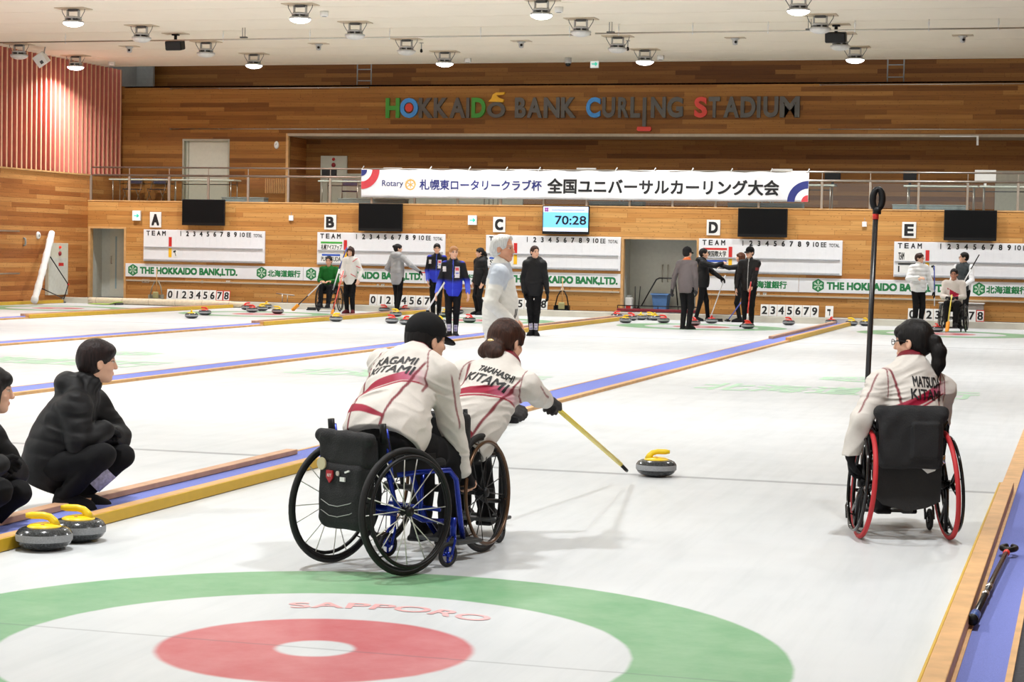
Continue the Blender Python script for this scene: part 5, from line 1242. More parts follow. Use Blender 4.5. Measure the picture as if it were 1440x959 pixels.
def hand_parts(s, w, hd, pn, curl, L=0.185, side=1, th=1.0, inflate=0.0):
    """palm, four unequal bent fingers and a thumb from its side; w wrist, hd direction to the knuckles, pn palm normal, side +1 right / -1 left"""
    hd = unit(hd); pn = unit(np.asarray(pn) - hd * (np.asarray(pn) @ hd)); ac = np.cross(hd, pn) * side     # towards the little finger
    e = inflate; pl = L * 0.52; F = np.stack([ac, hd, pn], 1)
    s.box(w + hd * pl * 0.52, (0.040 * th + e, pl * 0.54 + e, 0.014 * th + e), F, 0.013 + e, 0.012)
    for i, (o, l) in enumerate(((-0.030, 0.92), (-0.010, 1.0), (0.010, 0.94), (0.029, 0.76))):
        b = w + hd * pl * (1.0 - 0.03 * abs(i - 1)) + ac * o * th; seg = [0.22 * L * l, 0.14 * L * l, 0.11 * L * l]; a = curl * (0.8 + 0.08 * i); d = hd; rs = [0.0092 * th + e, 0.0085 * th + e, 0.0078 * th + e, 0.0066 * th + e]
        for j in range(3):
            d = unit(hd * math.cos(a * (j + 0.6)) + pn * math.sin(a * (j + 0.6))); n = b + d * seg[j]; s.cone(b, n, rs[j], rs[j + 1], 0.005); b = n
    b = w + hd * pl * 0.30 - ac * 0.032 * th; d1 = unit(hd * 0.62 - ac * 0.62 + pn * 0.35); m = b + d1 * 0.24 * L; d2 = unit(hd * 0.85 - ac * 0.10 + pn * (0.3 + 0.5 * min(curl, 1)))
    s.cone(b, m, 0.0135 * th + e, 0.0105 * th + e, 0.012); s.cone(m, m + d2 * 0.17 * L, 0.0105 * th + e, 0.0078 * th + e, 0.006)

def shin_patch(v, col, legs, fw):
    for q in 'lr':
        kn, an = legs[q][1], legs[q][2]; u_ = unit(an - kn); c = an * 0.74 + kn * 0.26; f_ = unit(fw - u_ * (fw @ u_)); s_ = np.cross(u_, f_); w_ = v - c
        col = over(col, (np.abs(w_ @ u_) < 0.062) * (np.abs(w_ @ s_) < 0.034) * (w_ @ f_ > 0.01) * 0.9, C3(206, 200, 214)); col = over(col, (np.abs(np.abs(w_ @ u_) - 0.03) < 0.010) * (np.abs(w_ @ s_) < 0.024) * (w_ @ f_ > 0.01) * 0.8, C3(110, 104, 160))
    return col
def build_person(label, J, o):
    """J: joints in hall coordinates. o: clothing. One continuous body mesh; clothing, shoes and hair are its fitted children"""
    g = o.get; h = g('voxel', 0.0085); lw = g('leg_build', min(1.0, 0.97 * g('build', 1.0))); hb = g('body_voxel', 0.0065); sc = g('head_scale', 1.0); fem = g('fem', False); bw = g('build', 1.0)
    org = V(J['pelvis'][0], J['pelvis'][1], J.get('ground', 0.0))
    root = thing('person', label, 'person', tuple(org), 0.0, g('group'))
    tone = g('tone', C3(226, 178, 150)); hairm = g('hair_mat', HAIRBLACK)
    pel, ch, nk, hd = V(*J['pelvis']), V(*J['chest']), V(*J['neck']), V(*J['head'])
    HF = frame(J['face'], J.get('head_up', (0, 0, 1))); up1 = unit(nk - pel); rt = unit(V(*J['rsh']) - V(*J['lsh'])); TF = frame(np.cross(up1, rt), up1)
    rth = unit(V(*J['rhip']) - V(*J['lhip'])); PF = frame(np.cross(V(0, 0, 1), rth), (0, 0, 1))
    arms = {q: [V(*J[q + 'sh']), V(*J[q + 'el']), V(*J[q + 'wr']), V(*J[q + 'hd'])] for q in 'lr'}
    legs = {q: [V(*J[q + 'hip']), V(*J[q + 'kn']), V(*J[q + 'an']), V(*J[q + 'toe'])] for q in 'lr'}
    # ---- body
    s = SDF(hb); head_parts(s, hd, HF, sc, fem)
    s.cone(hd + HF @ (V(0, -0.022, -0.06) * sc), nk + up1 * 0.0, 0.052 * sc, 0.056 * sc, 0.02)
    s.cone(nk, nk - up1 * 0.05, 0.06, 0.085, 0.03)
    s.cone(arms['l'][0], arms['r'][0], 0.045, 0.045, 0.05); s.ell(ch, (0.135 * bw, 0.095 * bw, 0.19), TF, 0.06); s.ell(pel, (0.145 * bw, 0.10 * bw, 0.12), PF, 0.06); s.ell((ch + pel) / 2, (0.12 * bw, 0.09 * bw, 0.16), TF, 0.06)
    for q in 'lr':
        a = arms[q]; s.cone(a[0], a[1], 0.044, 0.036, 0.02); s.cone(a[1], a[2], 0.036, 0.026, 0.012)
        sd = 1 if q == 'r' else -1; hand_parts(s, a[2], a[3] - a[2], J.get(q + 'palm', (0, 0, -1)), J.get(q + 'curl', 0.45), 0.18 * g('hand_scale', 1.0), sd)
        l = legs[q]; s.cone(l[0], l[1], 0.066 * bw, 0.044, 0.03); s.cone(l[1], l[2], 0.044, 0.026, 0.015); s.cone(l[2], l[2] * 0.4 + l[3] * 0.6, 0.022, 0.010, 0.02)
    brow = g('brow', C3(40, 28, 24)); lip = g('lip', tone * np.array([0.88, 0.58, 0.58]))
    sdf_obj('body', s, SKINMAT, root, org, None, lambda v: face_colour(v, hd, HF, sc, tone, brow, lip))
    # ---- trousers
    tc = g('trousers', C3(15, 15, 17)); tr = g('trouser_r', 1.07); s = SDF(h)
    s.ell(pel, (0.165 * lw, 0.122 * lw, 0.125), PF, 0.06); s.ell((ch * 0.35 + pel * 0.65), (0.145 * bw, 0.11 * bw, 0.11), TF, 0.05)
    for q in 'lr':
        l = legs[q]; s.cone(l[0], l[1], 0.086 * lw * tr, 0.064 * tr, 0.04); s.cone(l[1], l[2] * 1.04 - l[1] * 0.04, 0.062 * tr, 0.046 * g('cuff_r', 1.0) * tr, 0.02)
        s.ell(l[0] * 0.6 + pel * 0.4 - up1 * 0.02, (0.10 * lw, 0.11 * lw, 0.10), PF, 0.05)
    sdf_obj('trousers', s, CLOTH, root, org, folds(g('fold', 0.006), 10, 12), (lambda v: shin_patch(v, np.tile(tc, (len(v), 1)), legs, PF[:, 1]) if g('shin_patch') else np.tile(tc, (len(v), 1))))
    # ---- shoes
    shc = g('shoes', C3(22, 22, 24)); sole = g('sole', C3(60, 60, 62))
    for q in 'lr':
        l = legs[q]; s = SDF(min(h, 0.007)); d = unit((l[3] - l[2]) * V(1, 1, 0)); up = unit(J.get(q + 'footup', (0, 0, 1))); d = unit(l[3] - l[2] - up * ((l[3] - l[2]) @ up)); F = frame(d, up)
        base = l[2] - up * 0.065
        s.box(base + d * 0.055 - up * 0.006, (0.046, 0.132, 0.016), F, 0.014, 0.02); s.ell(base + d * 0.125 + up * 0.016, (0.046, 0.062, 0.040), F, 0.02); s.ell(base + d * 0.03 + up * 0.036, (0.045, 0.095, 0.052), F, 0.03); s.cone(l[2] - up * 0.03 - d * 0.01, l[2] + up * 0.015 - d * 0.012, 0.045, 0.041, 0.03)
        s.cut(base - up * 0.020, -up)
        sdf_obj('shoe', s, CLOTH, root, org, None, (lambda b_, u_: lambda v: over(np.tile(shc, (len(v), 1)), 1 - sstep((v - b_) @ u_, -0.010, -0.006), sole))(base, up))
    # ---- jacket
    jc = g('jacket', C3(30, 30, 33)); ji = g('bulk', 0.0); s = SDF(g('jacket_voxel', h))
    for q in 'lr': s.cone(arms[q][0] - up1 * 0.005, nk - up1 * 0.045, 0.060 + ji, 0.070 + ji * 0.6, 0.05)
    s.ell(ch, (0.158 * bw + ji, 0.118 * bw + ji, 0.20), TF, 0.07); s.ell(ch * 0.45 + pel * 0.55, (0.150 * bw + ji, 0.117 * bw + ji, 0.17), TF, 0.07)
    hem = g('hem', 0.06); s.ell(pel * 1.0 + up1 * 0.06, (0.176 * bw + ji, 0.146 * bw + ji, 0.24 + hem), TF if g('bent') else PF, 0.06)
    if g('stoop'): s.ell(nk - up1 * 0.11 - TF[:, 1] * 0.005, (0.205, 0.10, 0.13), TF, 0.06)
    for q in 'lr':
        a = arms[q]; ar = g('arm_r', 1.0)
        s.cone(a[0], a[1], (0.063 + ji * 0.7) * ar, (0.050 + ji * 0.7) * ar, 0.035); s.cone(a[1], a[2] * 1.0, (0.050 + ji * 0.7) * ar, (0.039 + ji * 0.5) * ar, 0.015)
    if g('collar', True): s.cone(nk - up1 * 0.02, nk + up1 * g('collar_h', 0.03) + HF[:, 1] * 0.01, 0.074 + ji * 0.4, 0.066 + ji * 0.4, 0.03)
    if g('hood'): s.ell(nk - TF[:, 1] * 0.10 - up1 * 0.0, (0.13, 0.07, 0.075), TF, 0.04); s.cone(nk - TF[:, 1] * 0.03 + rt * 0.10 + up1 * 0.02, nk - TF[:, 1] * 0.03 - rt * 0.10 + up1 * 0.02, 0.045, 0.045, 0.04)
    hp = pel - up1 * hem - V(0, 0, 0.03); s.cut(hp, -up1 if g('bent') else V(0, 0, -1))
    s.ell(hd + HF @ (V(0, 0.01, -0.03) * sc), V(0.068, 0.085, 0.12) * sc, HF, 0.005, '-')
    jk = sdf_obj('jacket', s, g('jacket_mat', NYLON), root, org, g('jacket_disp') or folds(g('fold', 0.008)), (lambda v: g('jacket_col')(v, J, TF)) if g('jacket_col') else (lambda v: np.tile(jc, (len(v), 1))))
    # ---- gloves
    for q in g('gloves', ''):
        s = SDF(0.0055); a = arms[q]; sd = 1 if q == 'r' else -1; hand_parts(s, a[2], a[3] - a[2], J.get(q + 'palm', (0, 0, -1)), J.get(q + 'curl', 0.45), 0.183 * g('hand_scale', 1.0), sd, 1.0, 0.0045)
        dw = unit(a[3] - a[2]); s.cone(a[2] - dw * 0.02, a[2] + dw * 0.01, 0.029, 0.029, 0.015); gc = g('glove', C3(20, 20, 22)); tips = g('tips'); sdf_obj('glove', s, CLOTH, root, org, None, (lambda w0, d0: lambda v: over(np.tile(gc, (len(v), 1)), sstep(np.linalg.norm(v - w0, axis=1), 0.118, 0.122) * (1.0 if tips else 0.0), tone))(a[2], dw))
    # ---- hair and headgear
    P = lambda x, y, z: hd + HF @ (V(x, y, z) * sc); r = lambda *a: V(*a) * sc; st = g('hair', 'short'); s = SDF(min(h, 0.0065))
    if st != 'none':
        s.ell(P(0, -0.014, 0.040), r(0.084, 0.104, 0.090), HF, 0.02); s.ell(P(0, -0.040, -0.005), r(0.080, 0.078, 0.085), HF, 0.03)
        if st in ('bob', 'long', 'pony', 'low', 'bun'): s.ell(P(0, 0.072, 0.055), r(0.062, 0.030, 0.036), HF, 0.02)
        if st in ('bob', 'long'):
            for q in (-1, 1): s.cone(P(q * 0.070, 0.006, 0.02), P(q * 0.074, 0.010, -0.090), 0.040 * sc, 0.026 * sc, 0.02)
            s.ell(P(0, -0.05, -0.06), r(0.082, 0.055, 0.075), HF, 0.03)
        if st == 'long': s.ell(P(0, -0.07, -0.13), r(0.075, 0.04, 0.12), HF, 0.04)
        if st in ('pony', 'low', 'bun'):
            for q in (-1, 1): s.cone(P(q * 0.070, 0.048, 0.04), P(q * 0.072, 0.040, -0.045), 0.013 * sc, 0.006 * sc, 0.012)
        if st == 'pony': s.chain([P(0, -0.095, 0.015), P(0, -0.132, 0.0), P(0.0, -0.150, -0.06), P(0.0, -0.146, -0.13), P(0.0, -0.135, -0.20)], [0.022 * sc, 0.030 * sc, 0.040 * sc, 0.036 * sc, 0.012 * sc], 0.02)
        if st == 'bun': s.ell(P(0, -0.112, 0.055), r(0.042, 0.042, 0.040), HF, 0.012)
        if st == 'low':
            s.ell(P(0, -0.105, -0.055), r(0.075, 0.045, 0.050), HF, 0.02); s.ell(P(0.035, -0.115, -0.085), r(0.050, 0.036, 0.036), HF, 0.02); s.ell(P(-0.05, -0.10, -0.075), r(0.045, 0.035, 0.035), HF, 0.02)
        if st == 'swept': s.ell(P(0, 0.045, 0.085), r(0.062, 0.045, 0.038), HF, 0.02); s.ell(P(0, -0.085, -0.02), r(0.070, 0.03, 0.06), HF, 0.03)
        if st == 'mop': s.ell(P(0, 0.050, 0.062), r(0.078, 0.050, 0.042), HF, 0.02)
        fz = {'swept': 0.030, 'short': 0.010, 'mop': -0.006}.get(st, -0.020)
        s.ell(P(0, 0.105, fz - 0.022), r(0.062, 0.080, 0.075), HF, 0.008, '-')
        if st == 'swept': s.ell(P(0, 0.118, 0.045), r(0.070, 0.070, 0.075), HF, 0.012, '-')
        if st in ('short', 'swept', 'mop', 'pony', 'low', 'bun'):
            for q in (-1, 1): s.ell(P(q * 0.088, 0.012, -0.030), r(0.030, 0.045, 0.045), HF, 0.008, '-')
        hv = lambda P_: 0.004 * vnoise((P_ - hd) @ HF * np.array([150.0, 150.0, 18.0]))
        sdf_obj('hair', s, hairm, root, org, hv)
    if g('cap') is not None:
        s = SDF(min(h, 0.006)); s.ell(P(0, -0.012, 0.045), r(0.091, 0.112, 0.098), HF, 0.01); s.cut(P(0, 0, 0.020), -HF[:, 2] + HF[:, 1] * 0.04); cc = g('cap')
        cp = sdf_obj('cap', s, CLOTH, root, org, None, lambda v: np.tile(cc, (len(v), 1)))
        s = SDF(0.005); Fb = frame(HF[:, 1] - HF[:, 2] * 0.45, HF[:, 2]); s.ell(P(0, 0.105, 0.012), r(0.076, 0.062, 0.008), Fb, 0.01); s.cut(P(0, 0.075, 0.02), -HF[:, 1]); sdf_obj('brim', s, CLOTH, cp, org * 0, None, lambda v: np.tile(cc, (len(v), 1))).location = -Vector(org)
        s = SDF(0.004); s.ell(P(0, -0.012, 0.144), r(0.011, 0.011, 0.006), HF, 0.004); sdf_obj('button', s, CLOTH, cp, org * 0, None, lambda v: np.tile(cc, (len(v), 1))).location = -Vector(org)
    if g('glasses'):
        mb = MB()
        for q in (-1, 1):
            mb.tube([Vector(P(q * 0.033 + 0.022 * math.cos(x), 0.108 - abs(0.022 * math.cos(x) + q * 0.0) * 0.15, 0.0 + 0.016 * math.sin(x)) - org) for x in np.linspace(0, 2 * math.pi, 18)[:-1]], 0.0022, 6, closed=True)
            mb.tube([Vector(P(q * 0.056, 0.104, 0.004) - org), Vector(P(q * 0.080, 0.05, 0.006) - org), Vector(P(q * 0.080, -0.015, 0.0) - org)], 0.0022, 6)
        mb.tube([Vector(P(-0.011, 0.109, 0.003) - org), Vector(P(0.011, 0.109, 0.003) - org)], 0.002, 6); mb.build('glasses', BLACK, root)
    return root, jk, org

def project_text(jk, org, rows, origin, right, up, out, m, off=0.003, bold=0.0, wt=0.0014, parent=None, curve=0.0):
    """prints writing on the garment: rows = (text, x0, x1, z0, z1, shear); shot along -out onto the cloth"""
    me = jk.data; bv = BVHTree.FromPolygons([v.co[:] for v in me.vertices], [tuple(p.vertices) for p in me.polygons])
    for s_, x0, x1, z0, z1, shear in rows:
        v, f, a = text_geo(s_, 0.0, shear); bm = bmesh.new()
        for li, (ax, az) in enumerate(((1, 1), (-1, 1), (1, -1), (-1, -1), (0, 0))):
            vs = [bm.verts.new((x0 + p * (x1 - x0) + ax * wt, z0 + q * (z1 - z0) + az * wt, li * 1e-4)) for p, q in v]
            for ff in f: bm.faces.new([vs[i] for i in ff])
        bmesh.ops.triangulate(bm, faces=bm.faces[:])
        for _ in range(2):
            el = [e for e in bm.edges if e.calc_length() > 0.012]
            if el: bmesh.ops.subdivide_edges(bm, edges=el, cuts=1); bmesh.ops.triangulate(bm, faces=bm.faces[:])
        for p in bm.verts:
            w0 = Vector(origin) + Vector(right) * p.co.x + Vector(up) * (p.co.y - curve * p.co.x * p.co.x) - Vector(org); hit = bv.ray_cast(w0 + Vector(out) * 0.6, -Vector(out), 1.4)
            q = hit[0] if hit[0] is not None else bv.find_nearest(w0)[0]; p.co = q + Vector(out) * (off + p.co.z)
        me2 = bpy.data.meshes.new('lettering'); bm.to_mesh(me2); bm.free(); link('lettering', me2, jk, m)

# ---- standing figures, described by height, heading and a few targets
def standing(x, y, H, heading, z=0.0, face=None, lean=0.0, lh=None, rh=None, stance=0.10, step=0.0, lpole=None, rpole=None, headtilt=0.0, fem=False):
    """heading: compass direction (degrees clockwise from +Y as seen from above) the chest faces; hands are targets (right, forward, up) in metres"""
    a = R(heading); f = V(math.sin(a), math.cos(a), 0); r = V(math.cos(a), -math.sin(a), 0); u = V(0, 0, 1); O = V(x, y, z)
    P = lambda q: O + r * q[0] + f * q[1] + u * q[2]
    fa = heading if face is None else face; ff = V(math.sin(R(fa)), math.cos(R(fa)), -headtilt)
    sw = (0.089 if fem else 0.099) * H; J = {}
    J['pelvis'] = P((0, -0.0, 0.52 * H)); J['chest'] = P((0, lean * 0.5, 0.715 * H)); J['neck'] = P((0, lean - 0.01, 0.838 * H)); J['head'] = P((0, lean + 0.012, 0.932 * H - 0.005)); J['face'] = ff
    for q, sg, t, pl in (('l', -1, lh, lpole), ('r', 1, rh, rpole)):
        sh = P((sg * sw, lean - 0.005, 0.797 * H)); tgt = P(t) if t is not None else P((sg * (sw + 0.035), 0.05, 0.49 * H))
        pole = V(*pl) if pl is not None else (-f * 0.8 + r * sg * 0.6 - u * 0.2)
        e, w_ = ik(sh, tgt, 0.172 * H, 0.150 * H, pole); J[q + 'sh'], J[q + 'el'], J[q + 'wr'] = sh, e, w_; J[q + 'hd'] = w_ + unit(w_ - e) * 0.10; J[q + 'palm'] = -r * sg if t is None else unit(-u * 0.6 - r * sg * 0.6)
        hp = P((sg * 0.052 * H, 0, 0.505 * H)); an = P((sg * (stance * 0.5 + 0.02), sg * step, 0.078)); kn, an2 = ik(hp, an, 0.233 * H, 0.233 * H, f)
        J[q + 'hip'], J[q + 'kn'], J[q + 'an'] = hp, kn, an; J[q + 'toe'] = an + (f + r * sg * 0.25) * 0.15 - u * 0.05
    J['ground'] = z; return J
# ================================================================== WHEELCHAIRS
def ring(mb, Rr, r, M, z=0.0, n=56, m=10, mi=0):
    mb.tube([M @ Vector((Rr * math.cos(2 * math.pi * k / n), Rr * math.sin(2 * math.pi * k / n), z)) for k in range(n)], r, m, mi, closed=True)
def wheelchair(C, heading, label, track=0.54, camber=3.0, Rw=0.305, tire=RUBBER, handrim=BLACK, rim=BLACK, style='wire', nspoke=16, spoke=STEEL, frame=BLACK, back_z=(0.42, 0.72), back_w=0.36, detail=True, caster=(0.36, 0.20), group=None, back_y=-0.03):
    t = thing('wheelchair', label, 'wheelchair', (C[0], C[1], 0), -R(heading), group)
    n = 56 if detail else 28; c = R(camber)
    for sg in (-1, 1):
        cx = sg * (track / 2 - Rw * math.sin(c)); cz = Rw * math.cos(c)
        ax = Vector((sg * math.cos(c), 0, math.sin(c))); yv = Vector((0, 1, 0)); xv = yv.cross(ax)
        M = Matrix.Translation((cx, 0, cz)) @ Matrix((xv, yv, ax)).transposed().to_4x4()
        mb = MB(); ring(mb, Rw - 0.030, 0.009, M, 0, n); wh = mb.build('wheel', rim, t)
        mb = MB(); ring(mb, Rw - 0.014, 0.0138, M, 0, n, 12); o = mb.build('tire', tire, wh)
        mb = MB(); ring(mb, Rw - 0.045, 0.0095, M, 0.034, n)
        for k in range(6): a = 2 * math.pi * k / 6 + 0.3; mb.cyl(M @ Vector(((Rw - 0.045) * math.cos(a), (Rw - 0.045) * math.sin(a), 0.034)), M @ Vector(((Rw - 0.032) * math.cos(a), (Rw - 0.032) * math.sin(a), 0.0)), 0.004, 6)
        mb.build('hand_rim', handrim, wh)
        mb = MB(); mb.lathe([(0, -0.035), (0.018, -0.035), (0.024, -0.02), (0.016, 0.0), (0.026, 0.018), (0.022, 0.034), (0, 0.038)], 20, 0, M); hub = mb.build('hub', BLACK, wh)
        if style == 'wire':
            sp = None if detail else MB()
            for k in range(nspoke):
                a = 2 * math.pi * (k + 0.5 * (k % 2) * 0.35) / nspoke; b = a + (0.10 if k % 2 else -0.10); q = MB() if detail else sp
                q.cyl(M @ Vector((0.020 * math.cos(b), 0.020 * math.sin(b), 0.018 if k % 2 else -0.018)), M @ Vector(((Rw - 0.036) * math.cos(a), (Rw - 0.036) * math.sin(a), 0)), 0.0027, 6)
                if detail: q.build('spoke', spoke, wh)
            if not detail: sp.build('spokes', spoke, wh)
        else:
            for k in range(style):
                a = 2 * math.pi * k / style + 0.4; q = MB()
                for e in (-0.20, 0.20):
                    q.tube([M @ Vector((0.018 * math.cos(a), 0.018 * math.sin(a), 0.0)), M @ Vector((Rw * 0.42 * math.cos(a + e * 0.25), Rw * 0.42 * math.sin(a + e * 0.25), 0.008)), M @ Vector(((Rw - 0.034) * math.cos(a + e), (Rw - 0.034) * math.sin(a + e), 0))], [0.019, 0.014, 0.013], 10)
                q.build('spoke', spoke, wh)
    hw = track / 2 - 0.085
    for sg in (-1, 1):
        mb = MB(); mb.tube([(sg * hw, -0.06, 0.47), (sg * hw, 0.16, 0.475), (sg * hw, 0.36, 0.47), (sg * (hw - 0.02), 0.43, 0.42), (sg * (hw - 0.05), 0.50, 0.20), (sg * (hw - 0.08), 0.55, 0.11)], 0.014, 12); mb.build('side_frame', frame, t)
        mb = MB(); mb.tube([(sg * hw, -0.05, 0.47), (sg * hw, 0.0, Rw + 0.02), (sg * hw, 0.18, 0.24), (sg * hw, caster[0] - 0.02, 0.22)], 0.012, 10); mb.cyl((sg * hw, 0.16, 0.24), (sg * hw, 0.18, 0.47), 0.011, 8); mb.build('lower_frame', frame, t)
        mb = MB(); mb.cyl((sg * back_w / 2, back_y, 0.44), (sg * back_w / 2, back_y - 0.05, back_z[1] + 0.035), 0.0125, 10); mb.build('back_post', frame, t)
        x = sg * caster[1]; y = caster[0]; rc = 0.062
        mb = MB(); mb.cyl((x, y, 0.24), (x, y, 0.15), 0.016, 10)
        for e in (-0.024, 0.024): mb.tube([(x + e * 0.6, y, 0.15), (x + e, y - 0.01, 0.13), (x + e, y - 0.035, rc)], 0.007, 8)
        mb.cyl((x, y, 0.22), (sg * hw, y - 0.02, 0.22), 0.011, 8); cs = mb.build('caster_fork', frame, t)
        Mc = Matrix.Translation((x, y - 0.035, rc)) @ Matrix.Rotation(R(90), 4, 'Y')
        mb = MB(); ring(mb, rc - 0.011, 0.011, Mc, 0, 28, 10); mb.build('caster_tire', RUBBER, cs)
        mb = MB(); mb.lathe([(0, -0.012), (0.014, -0.012), (0.014, 0.012), (0, 0.012)], 14, 0, Mc)
        for k in range(4): a = math.pi / 2 * k; mb.cyl(Mc @ Vector((0.010 * math.cos(a), 0.010 * math.sin(a), 0)), Mc @ Vector(((rc - 0.02) * math.cos(a), (rc - 0.02) * math.sin(a), 0)), 0.0065, 6)
        ring(mb, rc - 0.021, 0.004, Mc, 0, 24, 6); mb.build('caster_hub', frame if frame is not BLACK else DARKGREY, cs)
        mb = MB(); q = Rw + 0.015; pts = [(math.cos(R(a)) * q, math.sin(R(a)) * q + Rw) for a in range(50, 131, 10)]
        mb.box(sg * (hw + 0.004) - 0.003, sg * (hw + 0.004) + 0.003, -0.02, 0.26, 0.46, 0.56); mb.build('side_guard', BLACK, t)
    mb = MB(); mb.cyl((-track / 2 + 0.05, 0, Rw), (track / 2 - 0.05, 0, Rw), 0.015, 12); mb.cyl((-hw, 0.30, 0.28), (hw, 0.30, 0.28), 0.011, 10); mb.build('axle', frame, t)
    mb = MB(); mb.bbox(-hw + 0.01, hw - 0.01, -0.05, 0.36, 0.475, 0.53, 0.02); mb.build('cushion', BLACKMATT, t)
    mb = MB(); N = 12; vs = []; fs = []
    for i in range(N + 1):
        x = -back_w / 2 - 0.012 + (back_w + 0.024) * i / N; y = back_y - 0.012 - 0.05 * (1 - (2 * i / N - 1) ** 2)
        for z, dy in ((back_z[0], 0.01), (back_z[0] * 0.5 + back_z[1] * 0.5, -0.012), (back_z[1] - 0.01, -0.045), (back_z[1], -0.05), (back_z[1] - 0.012, -0.022), (back_z[0], 0.035)): vs.append((x, y + dy, z))
    for i in range(N):
        for j in range(5): a = i * 6 + j; fs.append((a, a + 1, a + 7, a + 6))
    fs += [(0, 5, 4, 3, 2, 1), tuple(N * 6 + j for j in range(6))]; mb.add(vs, fs, 0, False); mb.build('backrest', BLACKMATT, t)
    mb = MB(); mb.bbox(-0.15, 0.15, 0.46, 0.64, 0.085, 0.105, 0.008); mb.cyl((-hw + 0.07, 0.545, 0.11), (hw - 0.07, 0.545, 0.11), 0.010, 8); mb.build('footplate', DARKGREY, t)
    return t
BLUEFRAME = mat('blue_metallic_frame', rgb(22, 46, 150), 0.22, 0.5, var=0.03)
GLOSSBLACK = mat('gloss_black_carbon', rgb(20, 20, 21), 0.12, 0.2, var=0.05)
REDTIRE = mat('red_tire', rgb(186, 38, 44), 0.6, var=0.06)
BROWNRIM = mat('bronze_handrim', rgb(92, 66, 44), 0.3, 0.5)
FABRICBAG = mat('black_bag_fabric', rgb(24, 24, 26), 0.8, var=0.15, bump=0.4, bscale=140)

def heading_point(C, hdg, r, f, u):
    a = R(hdg); return V(C[0] + math.cos(a) * r + math.sin(a) * f, C[1] - math.sin(a) * r + math.cos(a) * f, u)
KAG_H, TAK_H, MAT_H = 26.0, 8.0, -17.0
KAG_C, TAK_C, MAT_C = (-0.47, 1.855), (-0.40, 2.635), (1.882, 3.965)
kt = wheelchair(KAG_C, KAG_H, 'blue-framed wheelchair with black bag and pin badges, nearest the camera', track=0.52, camber=3, frame=BLUEFRAME, spoke=mat('pale_spoke', rgb(222, 220, 212), 0.35, 0.2), nspoke=16, back_z=(0.46, 0.66), caster=(0.36, 0.21))
# bag hung behind the backrest, with flap, seams and pin badges
s = SDF(0.006); s.box((0, -0.155, 0.375), (0.165, 0.050, 0.165), None, 0.05, 0.02); s.box((0, -0.15, 0.32), (0.15, 0.058, 0.10), None, 0.05, 0.03)
bag = sdf_obj('bag', s, FABRICBAG, kt, V(0, 0, 0), folds(0.006, 8, 10))
s = SDF(0.006); s.box((0, -0.145, 0.58), (0.175, 0.050, 0.080), None, 0.04, 0.02); s.cone((-0.17, -0.17, 0.65), (0.17, -0.17, 0.65), 0.030, 0.030, 0.02); sdf_obj('bag_flap', s, FABRICBAG, kt, V(0, 0, 0), folds(0.007, 8, 14))
mb = MB()
for z in (0.335, 0.285): mb.tube([(-0.12, -0.212, z + 0.01), (-0.06, -0.2155, z - 0.012), (0.0, -0.2165, z - 0.014), (0.08, -0.2145, z + 0.006), (0.13, -0.205, z + 0.03)], 0.0022, 6)
mb.build('seam', GREY, bag)
def badge(x, z, poly, m, lab, y=-0.206, txt=None):
    mb = MB(); mb.prism(poly, -0.004, 0.004, 0, Matrix.Translation((x, y, z)));
    if txt: text_rect(mb, txt, x - 0.014, x + 0.014, z - 0.004, z + 0.010, y - 0.0045, 1, 0.03)
    o = mb.build('pin_badge', [m, WHITE], bag, fix=False); o['label'] = lab
circ = lambda r: [(r * math.cos(2 * math.pi * k / 18), r * math.sin(2 * math.pi * k / 18)) for k in range(18)]
badge(-0.125, 0.515, circ(0.030), mat('badge_cream', rgb(206, 196, 160), 0.4), 'round cream pin badge', -0.207)
badge(-0.062, 0.462, [(-0.022, 0.026), (0.022, 0.026), (0.022, -0.008), (0.0, -0.034), (-0.022, -0.008)], mat('badge_red', rgb(178, 30, 40), 0.4), 'red shield pin badge', -0.211, 'KIT')
badge(-0.005, 0.478, circ(0.012), STEEL, 'small steel pin badge', -0.211); badge(0.028, 0.452, [(-0.016, -0.010), (0.016, -0.010), (0.016, 0.010), (-0.016, 0.010)], WHITE, 'small white flag pin badge', -0.211); badge(0.058, 0.49, [(-0.014, -0.008), (0.016, 0.002), (0.014, 0.010), (-0.016, 0.0)], WHITE, 'small white tilted pin badge', -0.210)
for sg in (-1, 1): mb = MB(); mb.cyl((sg * 0.18, -0.09, 0.63), (sg * 0.18, -0.10, 0.72), 0.017, 12); mb.build('push_handle', BLACK, kt)
tk = wheelchair(TAK_C, TAK_H, 'black wheelchair with bronze handrims in front of the blue-framed one', track=0.56, camber=3, handrim=BROWNRIM, frame=BLACK, spoke=mat('dark_spoke', rgb(60, 60, 60), 0.3, 0.6), nspoke=14, back_z=(0.42, 0.70), back_w=0.40, caster=(0.36, 0.22))
mb = MB(); mb.bbox(-0.20, 0.265, -0.20, -0.12, 0.55, 0.725, 0.03); mb.build('back_pad', FABRICBAG, tk)
mt = wheelchair(MAT_C, MAT_H, 'black wheelchair with red tires and triple carbon spokes at right', track=0.50, camber=4.5, tire=REDTIRE, handrim=GLOSSBLACK, rim=GLOSSBLACK, style=3, spoke=GLOSSBLACK, frame=GLOSSBLACK, back_z=(0.40, 0.69), back_w=0.34, caster=(0.40, 0.225))
s = SDF(0.007); s.box((0, -0.125, 0.55), (0.175, 0.045, 0.150), None, 0.035, 0.02); s.cone((-0.165, -0.12, 0.705), (0.165, -0.12, 0.705), 0.042, 0.042, 0.03); s.box((0.07, -0.172, 0.56), (0.075, 0.012, 0.10), None, 0.012, 0.01)
sdf_obj('back_cover', s, FABRICBAG, mt, V(0, 0, 0), folds(0.006, 8, 14))
